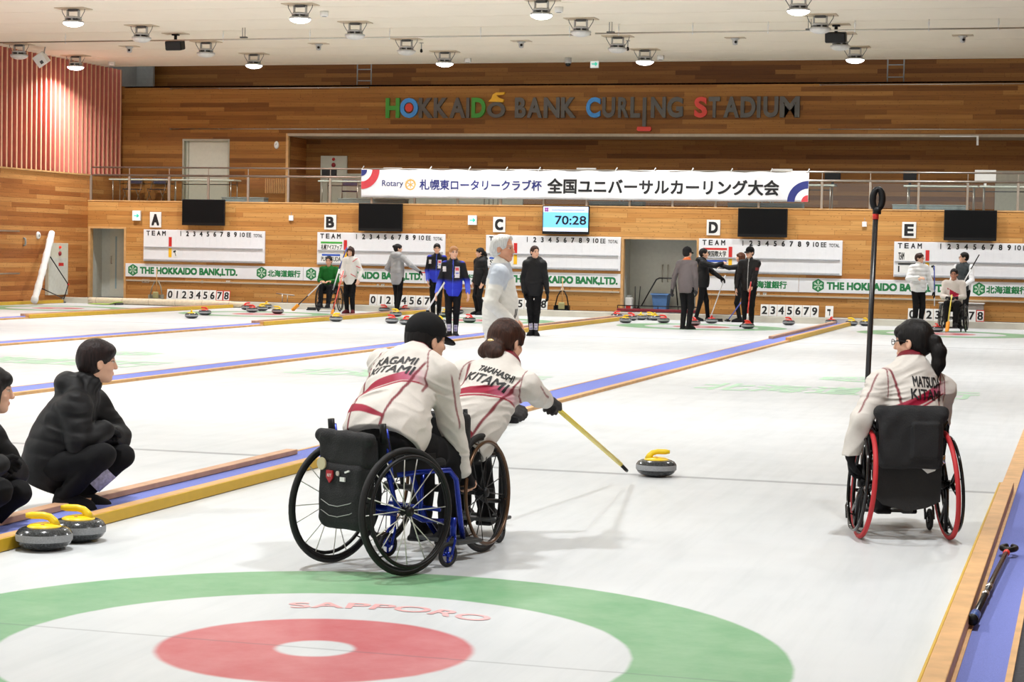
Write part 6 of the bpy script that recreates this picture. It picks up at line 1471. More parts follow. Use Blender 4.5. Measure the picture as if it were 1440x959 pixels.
mb = MB(); mb.prism([(-0.18, 0.42), (0.18, 0.42), (0.175, 0.22), (0.10, 0.185), (0.0, 0.165), (-0.14, 0.20), (-0.18, 0.24)], -0.10, -0.085); mb.build('under_seat_flap', mat('flap_fabric', rgb(34, 33, 33), 0.85, bump=0.3), mt)
for sg in (-1, 1):
    mb = MB(); mb.tube([(sg * 0.17, -0.06, 0.60), (sg * 0.205, -0.05, 0.66), (sg * 0.215, -0.03, 0.63), (sg * 0.20, 0.0, 0.46), (sg * 0.19, 0.02, 0.38)], 0.016, 10); mb.build('arm_guard', GLOSSBLACK, mt)
    mb = MB(); mb.cyl((sg * 0.178, -0.085, 0.43), (sg * 0.178, -0.085, 0.475), 0.022, 14); mb.build('clamp', CHROME, mt)
mb = MB(); mb.add([(0.07, -0.102, 0.40), (0.13, -0.102, 0.43), (0.165, -0.102, 0.43), (0.14, -0.102, 0.39), (0.10, -0.102, 0.375)], [(0, 1, 2, 3, 4)]); o = mb.build('white_tag', WHITE, mt); sd = o.modifiers.new('thickness', 'SOLIDIFY'); sd.thickness = 0.003

# ================================================================== PEOPLE
CREAM = C3(212, 206, 198); CRIM = C3(152, 16, 50); DKRED = C3(132, 18, 40); PINK = C3(222, 140, 170); PIPE = C3(120, 22, 40)
def team_jacket(v, J, TF):
    q = (v - V(*J['chest'])) @ TF; x, y, z = q[:, 0], q[:, 1], q[:, 2]; col = np.tile(CREAM, (len(v), 1)); back = 1 - sstep(y, 0.0, 0.03); ins = 1 - sstep(np.abs(x), 0.175, 0.19)
    def band(x0, z0, x1, z1, hw0, hw1, c0, c1, fade0, fade1):
        L = math.hypot(x1 - x0, z1 - z0); ux, uz = (x1 - x0) / L, (z1 - z0) / L; t = ((x - x0) * ux + (z - z0) * uz) / L; d = np.abs(-(x - x0) * uz + (z - z0) * ux); hw = hw0 + (hw1 - hw0) * np.clip(t, 0, 1)
        m = (1 - sstep(d, hw - 0.003, hw + 0.003)) * sstep(t, -0.02, 0.02) * (1 - sstep(t, 0.98, 1.02)) * back * ins * (1 - 0.85 * sstep(t, fade0, fade1)); cc = c0 + (c1 - c0) * np.clip((t - 0.60) / 0.38, 0, 1)[:, None]
        return m, cc
    for a in ((-0.17, -0.085, 0.19, 0.085, 0.022, 0.030, CRIM, PINK, 0.75, 1.0), (-0.17, -0.125, 0.19, 0.045, 0.006, 0.005, CRIM, CRIM, 0.9, 1.0), (-0.185, -0.145, 0.10, -0.245, 0.034, 0.010, CRIM, DKRED, 2, 3)):
        m, cc = band(*a); col = col * (1 - m[:, None]) + cc * m[:, None]
    xr = 0.125 + 0.035 * np.clip((z + 0.05) / 0.2, 0, 1) ** 2 - 0.03 * np.clip(-z / 0.3, 0, 1)
    m = (1 - sstep(np.abs(np.abs(x) - xr), 0.004, 0.009)) * (1 - sstep(z, 0.14, 0.17)) * (1 - sstep(y, 0.02, 0.05)); col = over(col, m * 0.95, PIPE)
    m = (1 - sstep(np.abs(np.abs(x) - 0.178 + 0.25 * np.clip(z - 0.12, 0, 1)), 0.002, 0.005)) * sstep(z, -0.02, 0.0) * (1 - sstep(y, 0.02, 0.05)); col = over(col, m * 0.85, PIPE)
    for s_ in 'lr':       # thin piping down the sleeve
        a, b = V(*J[s_ + 'sh']), V(*J[s_ + 'el']); u_ = unit(b - a); w_ = v - a; t = w_ @ u_; o_ = w_ - t[:, None] * u_; ref = unit(-TF[:, 1] * 0.6 + TF[:, 0] * (0.8 if s_ == 'r' else -0.8)); ref = unit(ref - u_ * (ref @ u_)); an = np.linalg.norm(o_ - ref * (o_ @ ref)[:, None], axis=1)
        m = (1 - sstep(an, 0.0035, 0.008)) * (o_ @ ref > 0) * sstep(t, -0.03, 0.0) * (1 - sstep(t, 0.25, 0.27)); col = over(col, m * 0.8, PIPE)
    nk = V(*J['neck']); hz = (v - nk) @ TF[:, 2] + 0.12 * (v - nk) @ TF[:, 1]; dn = np.linalg.norm(v - nk, axis=1); col = over(col, sstep(hz, 0.030, 0.036) * (1 - sstep(dn, 0.13, 0.14)), C3(110, 16, 32))
    hemz = (v - V(*J['pelvis'])) @ TF[:, 2]; return over(col, (1 - sstep(hemz, -0.055, -0.045)) * back * (np.abs(x) < 0.2), DKRED)
def camdir(r, f, u): return np.array(CR * r + Vector((_f.x, _f.y, 0)).normalized() * f + Vector((0, 0, 1)) * u)
def joints(d, face, **kw):
    J = {k: np.array(at(p[0], p[1], d=p[2])) for k, p in d.items()}; J['face'] = camdir(*face); J.update(kw); return J
def back_print(jk, org, J, rows, m=INK, curve=0.0):
    up1 = unit(J['neck'] - J['pelvis']); rt = unit(J['rsh'] - J['lsh']); TF = frame(np.cross(up1, rt), up1); o = J['chest'] - TF[:, 1] * 0.12
    project_text(jk, org, rows, o, TF[:, 0], TF[:, 2], -TF[:, 1], m, curve=curve)

J = joints(dict(pelvis=(537, 624, 9.52), chest=(558, 562, 9.70), neck=(583, 500, 9.84), head=(600, 478, 9.92), lsh=(540, 513, 9.96), rsh=(621, 531, 9.72), rel=(634, 594, 9.77), rwr=(649, 660, 9.88), rhd=(656, 682, 9.92),
    lel=(584, 582, 10.20), lwr=(622, 636, 10.24), lhd=(630, 650, 10.26), rhip=(562, 629, 9.51), rkn=(633, 638, 9.84), ran=(630, 741, 9.92), rtoe=(642, 748, 10.02), lhip=(528, 625, 9.62), lkn=(596, 630, 10.0), lan=(592, 736, 10.14), ltoe=(605, 743, 10.24)), (0.78, 0.60, -0.12), rpalm=camdir(0.2, 0.9, 0), rcurl=0.9, lpalm=camdir(0.2, 0.9, 0), lcurl=0.9)
r_, jk, org = build_person('man in black cap and cream red-banded jacket leaning forward in the blue-framed wheelchair', J, dict(voxel=0.0065, hair='short', cap=C3(20, 20, 21), jacket_col=team_jacket, bulk=0.012, bent=True, hem=-0.01, leg_build=1.12, gloves='lr', tips=True, jacket_voxel=0.0048, glove=C3(26, 24, 26), build=1.17, fold=0.012, arm_r=1.10, stoop=True, collar_h=0.004))
back_print(jk, org, J, [('KAGAMI', -0.105, 0.125, 0.122, 0.170, 0.12), ('KITAMI', -0.12, 0.13, 0.055, 0.108, 0.12)])
J = joints(dict(pelvis=(644, 622, 10.26), chest=(682, 565, 10.34), neck=(711, 512, 10.46), head=(712, 481, 10.54), lsh=(654, 526, 10.48), rsh=(742, 543, 10.32), rel=(757, 557, 10.54), rwr=(768, 562, 10.75), rhd=(774, 566, 10.85),
    lel=(668, 580, 10.74), lwr=(703, 573, 10.78), lhd=(715, 575, 10.78), rhip=(655, 628, 10.24), rkn=(674, 634, 10.66), ran=(684, 715, 10.74), rtoe=(690, 721, 10.86), lhip=(622, 624, 10.34), lkn=(648, 630, 10.76), lan=(650, 715, 10.86), ltoe=(656, 721, 10.98)), (0.62, 0.74, -0.22), rpalm=(0, 0, -1), rcurl=0.95, lpalm=camdir(0.3, 0.6, -0.6), lcurl=0.7)
r_, jk, org = build_person('woman with low brown ponytail in cream jacket reaching out with the yellow stick', J, dict(voxel=0.0065, fem=True, hair='low', hair_mat=HAIRBROWN, jacket_col=team_jacket, bulk=0.010, bent=True, hem=0.0, gloves='lr', jacket_voxel=0.0048, glove=C3(70, 68, 68), fold=0.011, build=0.98, collar_h=0.004))
TAKJ = J
back_print(jk, org, J, [('TAKAHASHI', -0.085, 0.125, 0.118, 0.158, 0.0), ('KITAMI', -0.125, 0.125, 0.045, 0.100, 0.12)])
HF = frame(J['face'], (0, 0, 1)); c = J['head'] + HF @ V(0.0, -0.128, -0.018); mb = MB(); mb.ell(Vector(c - org), (0.024, 0.010, 0.013), 0, 14, Matrix(HF.tolist()).to_4x4()); mb.build('hair_clip', mat('gold_clip', rgb(226, 196, 140), 0.2, 0.8), r_)
J = joints(dict(pelvis=(1279, 618, 10.95), chest=(1278, 560, 10.97), neck=(1283, 510, 10.98), head=(1284, 480, 11.02), lsh=(1238, 541, 10.92), rsh=(1324, 548, 11.04), lel=(1211, 592, 10.80), lwr=(1196, 640, 10.82), lhd=(1197, 660, 10.88),
    rel=(1318, 612, 11.20), rwr=(1252, 612, 11.22), rhd=(1229, 606, 11.22), rhip=(1298, 624, 11.02), rkn=(1284, 622, 11.42), ran=(1276, 700, 11.48), rtoe=(1270, 707, 11.6), lhip=(1258, 622, 10.88), lkn=(1242, 622, 11.28), lan=(1240, 700, 11.34), ltoe=(1234, 707, 11.46)), (-0.82, 0.56, -0.05), rpalm=camdir(0, 0.9, 0), rcurl=1.0, lpalm=camdir(0.8, 0.1, -0.2), lcurl=0.9)
r_, jk, org = build_person('woman with black ponytail and glasses in cream jacket, seated in the red-tired wheelchair', J, dict(voxel=0.0065, fem=True, hair='pony', hair_mat=HAIRBLACK, glasses=True, jacket_voxel=0.0048, collar_h=0.012, jacket_col=team_jacket, bulk=0.014, hem=0.05, gloves='lr', glove=C3(18, 18, 20), fold=0.011))
MATJ = J
back_print(jk, org, J, [('MATSUDA', -0.050, 0.135, 0.060, 0.118, 0.0), ('KITAMI', -0.07, 0.140, -0.01, 0.046, 0.0)])

# squatting pair at the left
SQ = dict(pelvis=(72, 655, 11.42), chest=(92, 598, 11.43), neck=(117, 549, 11.45), head=(137, 508, 11.48), rsh=(106, 572, 11.27), lsh=(131, 568, 11.60), rel=(112, 622, 11.22), rwr=(146, 606, 11.32), rhd=(157, 604, 11.42), lel=(166, 616, 11.66), lwr=(140, 606, 11.42), lhd=(124, 600, 11.34),
    rhip=(64, 660, 11.32), rkn=(146, 640, 11.16), ran=(90, 698, 11.26), rtoe=(120, 712, 11.24), lhip=(72, 655, 11.52), lkn=(172, 642, 11.54), lan=(112, 697, 11.50), ltoe=(140, 709, 11.50))
J = joints(SQ, (0.88, 0.46, -0.06), rcurl=1.2, lcurl=1.0, rpalm=camdir(0.1, 0.3, -0.9), lpalm=camdir(-0.5, 0.5, -0.5), head_up=camdir(0.10, 0, 1))
PUFFBLACK = C3(14, 14, 16)
SQO = dict(voxel=0.0065, fem=True, hair='bun', hair_mat=hair_mat('very_dark_hair', rgb(20, 14, 14), rgb(44, 30, 28)), jacket=PUFFBLACK, bulk=0.026, hood=True, bent=True, hem=0.10, jacket_disp=(lambda a_, b_: lambda P_: a_(P_) + b_(P_))(puffs(0.004, 0.085), folds(0.008, 9, 16)), collar_h=0.05, arm_r=1.08, gloves='lr', glove=C3(22, 22, 24), head_scale=1.04, fold=0.008)
SQO['hair'] = 'mop'
r_, jk, org = build_person('woman with dark hair in black padded jacket squatting on the blue carpet strip', J, SQO)
mb = MB(); a = Vector(J['lan'] * 0.62 + J['lkn'] * 0.38 - org); u_ = Vector(unit(J['lkn'] - J['lan'])); n_ = Vector(camdir(0.35, -0.9, 0)).normalized(); n_ = (n_ - u_ * n_.dot(u_)).normalized(); s_ = u_.cross(n_)
vs = []
for k in range(9):
    an = R(-58 + 116 * k / 8)
    for j in range(2): vs.append(a + u_ * (0.13 * j - 0.03) + (n_ * math.cos(an) + s_ * math.sin(an)) * (0.066 + 0.004 * j))
mb.add(vs, [(2 * k, 2 * k + 1, 2 * k + 3, 2 * k + 2) for k in range(8)]); o = mb.build('leg_patch', mat('patch_lilac', rgb(190, 186, 206), 0.7, var=0.25, scale=60), r_); o['label'] = 'pale printed patch on the shin'
J = joints({k: (-12 + (p[0] - 137) * 1.08, 549 + (p[1] - 509) * 1.08, p[2] - 1.0) for k, p in SQ.items()}, (0.92, 0.36, -0.08), rcurl=0.7, lcurl=0.7, rpalm=camdir(0.4, 0.8, -0.2), lpalm=camdir(-0.5, 0.5, -0.5))
o2 = dict(SQO); o2.update(hair='bob', hair_mat=HAIRBLACK, gloves='lr', glove=C3(18, 18, 19), hood=False)
build_person('person in black jacket and black gloves cut off by the left edge', J, o2)

# white-haired man walking behind the wheelchairs
def foot(u, v, ymax=38.35):
    p = at(u, v, z=0.0)
    if p.y > ymax: p = at(u, v, y=ymax)
    return p.x, p.y
x, y = foot(701, 593)
def whiteman(v, J, TF):
    q = (v - V(*J['chest'])) @ TF; col = np.tile(C3(220, 218, 210), (len(v), 1)); m = sstep(q[:, 2] + 0.25 * np.abs(q[:, 0]), 0.10, 0.12); m = m * (1 - sstep((v - V(*J['neck'])) @ TF[:, 2], 0.015, 0.03)); col = over(col, m * 0.9, C3(186, 194, 204))
    a, b = V(*J['rsh']), V(*J['rel']); t = ((v - a) @ unit(b - a)); w_ = np.linalg.norm((v - a) - t[:, None] * unit(b - a), axis=1); return over(col, (w_ < 0.10) * sstep(t, -0.06, -0.03) * (1 - sstep(t, 0.11, 0.14)) * 0.9, C3(186, 194, 204))
J = standing(x, y, 1.69, 76, face=98, rh=(0.17, 0.10, 0.93), lh=(-0.17, 0.12, 0.92))
r_, jk, org = build_person('white-haired man in a white jacket standing behind the wheelchairs looking right', J, dict(voxel=0.0075, hair='swept', hair_mat=HAIRWHITE, tone=C3(206, 150, 120), brow=C3(150, 140, 130), jacket_col=whiteman, trousers=C3(52, 56, 70), bulk=0.016, hem=0.10, fold=0.010, build=1.0))
mb = MB(); p = Vector(J['pelvis'] + camdir(0.10, -0.17, 0.10) - org)
for k in range(3): o_ = Vector(camdir(0.008, 0, 0)) * k; mb.tube([p + o_ + Vector(camdir(0.035, -0.012, 0.05)), p + o_ + Vector(camdir(0.03, -0.012, 0.0)), p + o_ + Vector(camdir(0.0, -0.02, -0.07))], 0.003, 6)
mb.build('pocket_stripe', BLACK, r_)

# ---- sticks and brooms
def stick(pts_cols, r, label, head=None, cat='broom', group=None, headm=None, base=None):
    """pts_cols: [(point, material), ...] running along the shaft; head: 'pad', 'cup' or None at the last point"""
    P = [Vector(p) for p, _ in pts_cols]; lo = min(P, key=lambda p: p.z); o = Vector((lo.x, lo.y, max(0.0, lo.z - 0.02)))
    t = thing('curling_broom' if cat == 'broom' else 'delivery_stick', label, cat, o, 0, group)
    for (a, m), (b, _) in zip(pts_cols[:-1], pts_cols[1:]): mb = MB(); mb.cyl(Vector(a) - o, Vector(b) - o, r, 10); mb.build('shaft', m, t)
    e = P[-1] - o; d = (P[-1] - P[-2]).normalized()
    if head == 'pad':
        f = Vector((d.x, d.y, 0)); f = f.normalized() if f.length > 0.05 else Vector((1, 0, 0)); s_ = f.cross(Vector((0, 0, 1))); M = Matrix.Translation((e.x, e.y, 0.03)) @ Matrix((f, s_, (0, 0, 1))).transposed().to_4x4()
        mb = MB(); mb.bbox(-0.045, 0.045, -0.10, 0.10, -0.027, 0.012, 0.012, 0, M); mb.build('pad', headm or BLACK, t); mb = MB(); mb.bbox(-0.03, 0.03, -0.05, 0.05, 0.012, 0.035, 0.01, 0, M); mb.build('joint', BLACK, t)
    elif head == 'paddle':
        x_ = d.orthogonal().normalized(); M = Matrix.Translation(e) @ Matrix((x_, d.cross(x_), d)).transposed().to_4x4(); mb = MB(); mb.bbox(-0.022, 0.022, -0.045, 0.045, -0.02, 0.21, 0.015, 0, M); mb.build('paddle', headm, t)
    elif head == 'cup':
        x_ = d.orthogonal().normalized(); M = Matrix.Translation(e) @ Matrix((x_, d.cross(x_), d)).transposed().to_4x4()
        for s_ in (-1, 1): mb = MB(); mb.tube([M @ Vector((0, 0, 0)), M @ Vector((0, s_ * 0.04, 0.02)), M @ Vector((0, s_ * 0.042, 0.07))], 0.012, 8); mb.build('jaw', BLACK, t)
    return t
SHAFTYEL = mat('yellow_shaft', rgb(226, 206, 86), 0.4, var=0.03); SHAFTWHITE = mat('white_shaft', rgb(226, 226, 226), 0.35); SHAFTBLUE = mat('blue_shaft', rgb(54, 74, 160), 0.35); SHAFTRED = mat('red_shaft', rgb(212, 46, 40), 0.35); SHAFTPINK = mat('coral_shaft', rgb(232, 98, 88), 0.4); ORANGE = mat('orange_brush', rgb(240, 156, 34), 0.5)
hd_ = Vector(TAKJ['rhd']); e = at(873, 653, d=13.05)
stick([(hd_ - (e - hd_).normalized() * 0.10, SHAFTYEL), (e, SHAFTYEL)], 0.0145, 'long yellow delivery stick held out over the ice towards the stone', 'cup', 'delivery stick')
top = at(1231.5, 301, d=11.22); bot = at(1212, 705, d=11.22); bot.z = max(bot.z, 0.0)
k1 = bot + (top - bot) * ((0.0 - bot.z) / (top.z - bot.z))
t = stick([(top, CARBON), (Vector(k1) + Vector((0, 0, 0.012)), CARBON)], 0.0155, 'tall black stick standing upright beside the woman in the red-tired wheelchair', None, 'delivery stick')
o = t.location; b2 = top - o; dn = (b2 - (Vector(k1) - o)).normalized(); side = Vector(CR)
mb = MB(); mb.cyl(b2 - dn * 0.03, b2 + dn * 0.025, 0.0175, 14); q = mb.build('collar', REDPL, t); q['label'] = 'red collar'
c = b2 + dn * 0.085 + side * 0.006
mb = MB(); mb.tube([c + dn * (0.058 * math.cos(x_)) + side * (0.027 * math.sin(x_)) for x_ in np.linspace(0, 2 * math.pi, 25)[:-1]], [0.015 + 0.005 * abs(math.sin(k * 0.26)) for k in range(24)], 10, closed=True); mb.cyl(c - dn * 0.085, c - dn * 0.045, 0.024, 12); mb.build('head_loop', BLACK, t)
mb = MB(); mb.tube([b2 - dn * 1.05, b2 - dn * 1.03], 0.0175, 12); q = mb.build('ring', STEEL, t)

# ---- the people at the far end
def far_person(u, v, H, heading, label, **kw):
    pose = {k: kw.pop(k) for k in list(kw) if k in ('face', 'lean', 'lh', 'rh', 'stance', 'step', 'headtilt', 'lpole', 'rpole')}; off = kw.pop('off', 0.0)
    x, y = foot(u, v); J = standing(x, y, H, heading, fem=kw.get('fem', False), **pose); kw.setdefault('voxel', 0.0105); kw.setdefault('body_voxel', 0.008); kw.setdefault('build', 0.88 if kw.get('fem') else 0.95); kw['bulk'] = kw.get('bulk', 0.0) * 0.6; kw.setdefault('head_scale', 0.93 if kw.get('fem') else 0.97); kw.setdefault('arm_r', 0.94); build_person(label, J, kw); return J
def redflecks(v, J, TF):
    q = (v - V(*J['chest'])) @ TF; col = np.tile(C3(226, 224, 220), (len(v), 1))
    for x0, z0, sl in ((-0.10, -0.22, 0.6), (0.10, -0.26, -0.7), (-0.13, 0.14, -0.8), (0.16, -0.20, 0.9), (-0.20, -0.02, 0.4)):
        d = np.abs((q[:, 2] - z0) - sl * (q[:, 0] - x0)); col = over(col, (1 - sstep(d, 0.008, 0.016)) * (np.abs(q[:, 0] - x0) < 0.05) * 0.9, C3(206, 30, 52))
    return col
def blue_track(v, J, TF):
    q = (v - V(*J['chest'])) @ TF; col = np.tile(C3(14, 14, 20), (len(v), 1)); blue = C3(40, 54, 190); w_ = 0.10 * vnoise(v * 5.0)
    col = over(col, 1 - sstep(q[:, 2] + w_, -0.20, -0.10), blue); col = over(col, sstep(np.abs(q[:, 0]), 0.10, 0.16) * sstep(q[:, 2], 0.16, 0.19), blue)
    for s_ in 'lr':
        a, b = V(*J[s_ + 'el']), V(*J[s_ + 'wr']); t = (v - a) @ unit(b - a); d = np.linalg.norm((v - a) - t[:, None] * unit(b - a), axis=1); col = over(col, (d < 0.075) * sstep(t, 0.02, 0.14), C3(84, 104, 226))
    fr = (q[:, 1] > 0.04); col = over(col, (np.abs(q[:, 0]) < 0.006) * fr * 0.9, C3(70, 92, 220))
    col = over(col, (np.abs(q[:, 0] + 0.075) < 0.042) * (np.abs(q[:, 2] - 0.0) < 0.10) * fr * 0.92, C3(228, 220, 226)); col = over(col, (np.abs(q[:, 0] + 0.075) < 0.030) * (np.abs(q[:, 2] - 0.05) < 0.025) * fr, C3(222, 90, 96)); col = over(col, (np.abs(q[:, 0] + 0.075) < 0.026) * (np.abs(q[:, 2] + 0.02) < 0.012) * fr, C3(70, 90, 190))
    return over(col, (np.abs(q[:, 0] - 0.155) < 0.03) * (np.abs(q[:, 2] - 0.05) < 0.045) * fr * 0.9, C3(232, 226, 226))
def leggings(v): return np.tile(C3(26, 26, 28), (len(v), 1))
J = far_person(492, 441, 1.58, 178, 'woman with bobbed hair in a white jacket with red flecks, holding a coral broom', fem=True, hair='bob', hair_mat=HAIRBROWN, jacket_col=redflecks, shoes=C3(92, 30, 38), bulk=0.016, hem=0.10, face=186, rh=(0.12, 0.30, 0.86), lh=(-0.24, 0.10, 0.82))
b = at(468, 441, y=J['rhd'][1] - 0.35); b.z = 0.09; stick([(Vector(J['rhd']) + (Vector(J['rhd']) - b).normalized() * 0.25, SHAFTPINK), (b, SHAFTPINK)], 0.014, 'coral broom with orange brush held by the woman in white', 'paddle', headm=ORANGE)
J = far_person(558, 437, 1.68, 14, 'woman in a grey hoodie and black trousers seen from behind, pointing right', fem=True, hair='bun', jacket=C3(158, 158, 158), hood=True, bulk=0.028, hem=0.16, face=60, rh=(0.46, 0.22, 1.04), lh=(-0.18, 0.14, 0.95), step=-0.10, gloves='r', jacket_mat=CLOTH)
a = Vector(J['rhd']); stick([(a - Vector(CR) * 0.05, SHAFTRED), (a + Vector(CR) * 0.42 - Vector((0, 0, 0.02)), CARBON)], 0.013, 'dark broom shaft held level by the woman in the grey hoodie', None)
J = far_person(613, 444, 1.70, 166, 'black-haired person in a black and blue tracksuit behind the light-haired woman', hair='mop', jacket_col=blue_track, bulk=0.012, face=160, hem=0.07, fold=0.006)
J = far_person(636, 474, 1.62, 166, 'light-haired woman in a black and blue tracksuit with sponsor patches, carrying a broom', fem=True, hair='mop', hair_mat=HAIRFAIR, jacket_col=blue_track, bulk=0.012, face=148, shin_patch=True, rh=(0.28, 0.12, 0.80), lh=(-0.27, 0.05, 0.80), step=0.06, stance=0.06, hem=0.08, trouser_r=0.95, trousers=C3(18, 18, 20), voxel=0.009)
bl = at(581, 452, y=J['rhd'][1] + 0.3); bl.z = 0.05; a = Vector(J['rhd']); d_ = (a - bl).normalized(); m_ = a.lerp(bl, 0.5); stick([(a + d_ * 0.35, SHAFTWHITE), (m_, SHAFTBLUE), (bl, SHAFTBLUE)], 0.015, 'white and blue broom carried by the light-haired woman', 'pad')
J = far_person(674, 441, 1.62, 215, 'woman with a ponytail in black standing at the back, left of the white-haired man', fem=True, hair='pony', jacket=C3(17, 17, 19), bulk=0.024, face=238, hem=0.08, hood=True)
J = far_person(750, 472, 1.66, 166, 'woman in a black jacket and leggings standing right of the white-haired man', fem=True, hair='short', hair_mat=HAIRBROWN, jacket=C3(16, 16, 18), bulk=0.026, face=140, hem=0.10, hood=True, gloves='lr', shin_patch=True, lh=(-0.25, 0.10, 0.76), stance=0.04, trouser_r=0.95, voxel=0.009)
DCOL = lambda v, J, TF: over(np.tile(C3(104, 96, 96), (len(v), 1)), sstep((v - V(*J['neck'])) @ TF[:, 2], 0.012, 0.024), C3(226, 112, 56))
J = far_person(964, 463, 1.70, 18, 'man in black cap and grey jacket with orange collar seen from behind', hair='short', cap=C3(30, 30, 31), jacket_col=DCOL, bulk=0.020, face=30, hem=0.10, gloves='lr', glove=C3(60, 60, 62), lh=(-0.34, 0.02, 0.84), trousers=C3(17, 17, 19))
a = Vector(J['lhd']); 
J = far_person(987, 451, 1.70, 78, 'person in black padded jacket giving a high five, facing right', hair='short', jacket=C3(13, 13, 15), bulk=0.030, face=80, hem=0.06, hood=True, rh=(0.10, 0.44, 1.36), lh=(-0.02, 0.44, 1.00), step=-0.14, gloves='l', trouser_r=0.95)
a = Vector(J['lhd']); b = at(998, 453, y=a.y - 0.2); b.z = 0.05; stick([(a + (a - b).normalized() * 0.12, SHAFTWHITE), (b, SHAFTWHITE)], 0.013, 'white broom held upright by the high-fiving person', 'pad')
HFJ = J
J = far_person(1040, 452, 1.62, 262, 'woman with long auburn hair giving a high five behind the capped man', fem=True, hair='long', hair_mat=HAIRAUBURN, jacket=C3(15, 15, 17), bulk=0.024, face=262, hem=0.16, lh=(0.06, 0.46, 1.30), rh=(0.26, 0.05, 0.85), trouser_r=0.95)
ZIP = lambda v, J, TF: (lambda q: over(over(np.tile(C3(15, 15, 16), (len(v), 1)), (np.abs(q[:, 0]) < 0.007) * (q[:, 1] > 0.04) * 1.0, C3(190, 190, 190)), (np.abs(q[:, 0] + 0.19) < 0.03) * (np.abs(q[:, 2] - 0.02) < 0.03) * 0.6, C3(150, 40, 40)))((v - V(*J['chest'])) @ TF)
J = far_person(1052, 460, 1.74, 184, 'man in a black cap, glasses and black zip jacket leaning on a red broom', hair='short', cap=C3(26, 26, 27), glasses=True, jacket_col=ZIP, bulk=0.022, face=206, hem=0.08, lh=(-0.12, 0.30, 0.90), rh=(0.25, 0.10, 0.84))
a = Vector(J['lhd']); b = at(1050, 461, y=a.y - 0.15); b.z = 0.13; stick([(a + (a - b).normalized() * 0.16, SHAFTRED), (a.lerp(b, 0.4), SHAFTRED), (a.lerp(b, 0.75), SHAFTWHITE), (b, SHAFTRED)], 0.014, 'red broom held down onto a stone by the capped man', 'paddle', headm=mat('red_orange_head', rgb(232, 92, 40), 0.5))
b2 = at(1023, 452, y=37.6); b2.z = 0.05; stick([(at(1043, 424, y=37.75), SHAFTBLUE), (b2, SHAFTWHITE)], 0.013, 'blue and white broom resting behind the capped man', 'pad')
J = far_person(1290, 461, 1.68, 150, 'woman in a white padded jacket and black trousers looking right at sheet E', fem=True, hair='mop', hair_mat=HAIRBROWN, jacket=C3(226, 226, 224), bulk=0.034, face=112, hem=0.04, rh=(0.16, 0.30, 1.12), lh=(-0.30, 0.12, 0.84), gloves='l', jacket_disp=puffs(0.010, 0.09), glasses=True)
a = at(1314, 374, y=J['lhd'][1] - 0.1); h_ = Vector(J['lhd']); e = h_ + (h_ - a).normalized() * 0.25; stick([(a, SHAFTBLUE), (h_, SHAFTWHITE), (e, CARBON)], 0.013, 'blue and white broom with yellow bar held by the woman in white padded jacket', None)
VEST = lambda v, J, TF: (lambda q: over(np.tile(C3(236, 236, 236), (len(v), 1)), (1 - sstep(np.abs(q[:, 0]), 0.155, 0.17)) * 1.0, C3(52, 58, 60)))((v - V(*J['chest'])) @ TF)
J = far_person(1353, 455, 1.72, 200, 'man in glasses and dark vest over white sleeves standing behind the seated man', hair='short', hair_mat=HAIRBLACK, glasses=True, jacket_col=VEST, bulk=0.024, face=255, hem=0.06, lh=(-0.14, 0.28, 0.98), rh=(0.2, 0.15, 0.95), gloves='l')
a = Vector(J['lhd']); b = at(1377, 358, y=a.y + 0.05); stick([(a + (a - b).normalized() * 0.12, SHAFTWHITE), (a.lerp(b, 0.55), CARBON), (b, CARBON)], 0.013, 'black-tipped broom shouldered by the man in the vest', None)

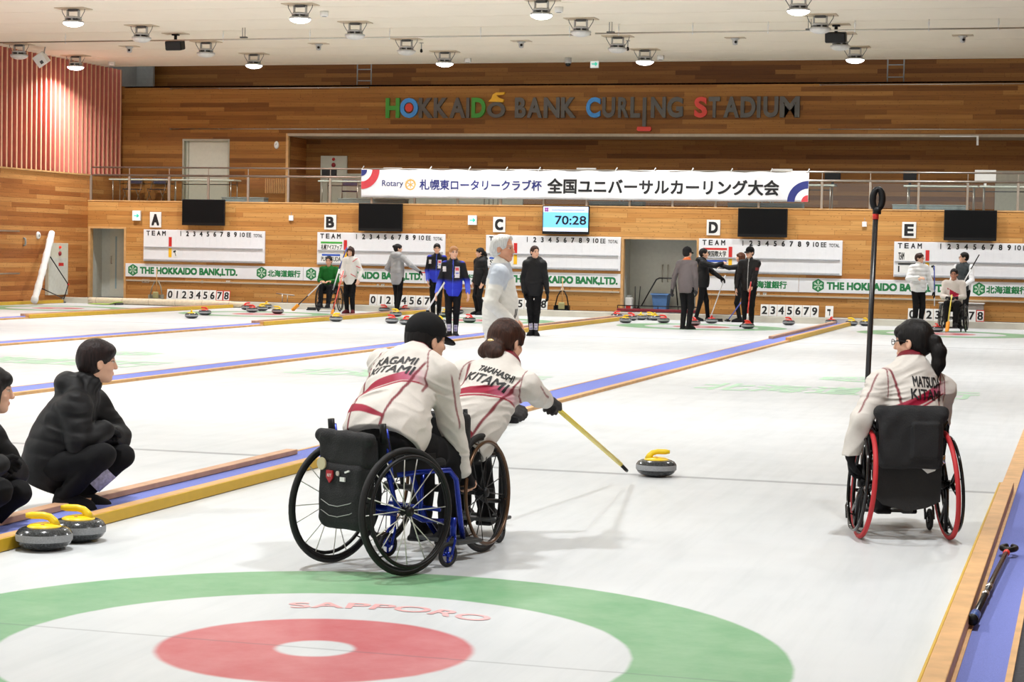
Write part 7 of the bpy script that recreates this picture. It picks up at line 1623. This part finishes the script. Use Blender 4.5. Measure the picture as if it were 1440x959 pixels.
# ---- two seated players at the far end
def seated_far(u, v, heading, label, chair_label, **kw):
    x, y = foot(u, v, 37.9); C = (x, y); wheelchair(C, heading, chair_label, detail=False, group='wheelchairs at the far end', frame=kw.pop('frame', BLACK), spoke=STEEL)
    P = lambda r, f, z: heading_point(C, heading, r, f, z); a = R(heading); f = V(math.sin(a), math.cos(a), 0)
    J = dict(pelvis=P(0, 0.03, 0.60), chest=P(0, 0.06, 0.88), neck=P(0, 0.08, 1.09), head=P(0, 0.11, 1.23), face=f + V(0, 0, -0.05), ground=0.0)
    for q, s_ in (('l', -1), ('r', 1)):
        sh = P(s_ * 0.175, 0.07, 1.03); w_ = P(*kw.get(q + 'w', (s_ * 0.10, 0.36, 0.74))); e, w_ = ik(sh, w_, 0.29, 0.25, P(s_ * 0.5, -0.2, 0.5) - sh); J[q + 'sh'], J[q + 'el'], J[q + 'wr'] = sh, e, w_; J[q + 'hd'] = w_ + unit(w_ - e) * 0.09
        J[q + 'hip'], J[q + 'kn'], J[q + 'an'] = P(s_ * 0.09, 0.03, 0.59), P(s_ * 0.10, 0.44, 0.60), P(s_ * 0.09, 0.52, 0.19); J[q + 'toe'] = P(s_ * 0.10, 0.68, 0.14)
    kw.pop('lw', None); kw.pop('rw', None); kw.setdefault('voxel', 0.0105); kw.setdefault('body_voxel', 0.008); build_person(label, J, kw); return J
J = seated_far(463, 437, 172, 'man with short hair in a green sweatshirt seated in a far wheelchair at sheet B', 'dark wheelchair of the man in green at sheet B', hair='short', jacket=C3(30, 104, 42), trousers=C3(20, 20, 23), tone=C3(206, 158, 130), jacket_mat=CLOTH)
y_ = J['pelvis'][1] - 0.25
a, m_, b = at(488, 348, y=y_), at(477, 378, y=y_), at(467, 411, y=y_); c = at(465, 424, y=y_); stick([(a, SHAFTBLUE), (m_, SHAFTWHITE), (b, CARBON), (c, CARBON)], 0.016, 'blue and white delivery stick leaning across the man in green', None, 'delivery stick')
a, b = Vector(J['rhd']), at(419, 429, y=y_ - 0.1); b.z = max(b.z, 0.10); stick([(a, SHAFTWHITE), (a.lerp(b, 0.6), CARBON), (b, CARBON)], 0.015, 'broom with orange brush pointing left from the man in green', 'paddle', headm=ORANGE)
ECOL = lambda v, J, TF: (lambda q: over(np.tile(C3(222, 214, 206), (len(v), 1)), (np.abs(q[:, 2] + 0.05 - 0.5 * q[:, 0]) < 0.055) * (np.abs(q[:, 0]) < 0.13) * (q[:, 1] > 0.03) * (vnoise(v * 14) > -0.18) * 1.0, C3(178, 24, 60)))((v - V(*J['chest'])) @ TF)
J = seated_far(1340, 466, 182, 'man in a cream and crimson jacket seated facing the camera at sheet E', 'dark wheelchair of the man in cream at sheet E', hair='short', jacket_col=ECOL, trousers=C3(18, 18, 20), tone=C3(188, 136, 110), gloves='lr', bulk=0.012)
a = Vector((J['rhd'] + J['lhd']) / 2); b = at(1333, 462, y=a.y - 0.28); b.z = 0.21; stick([(a + Vector((0, 0, 0.06)), SHAFTYEL), (b, SHAFTYEL)], 0.015, 'yellow broom with orange paddle held by the seated man at sheet E', 'paddle', headm=ORANGE)
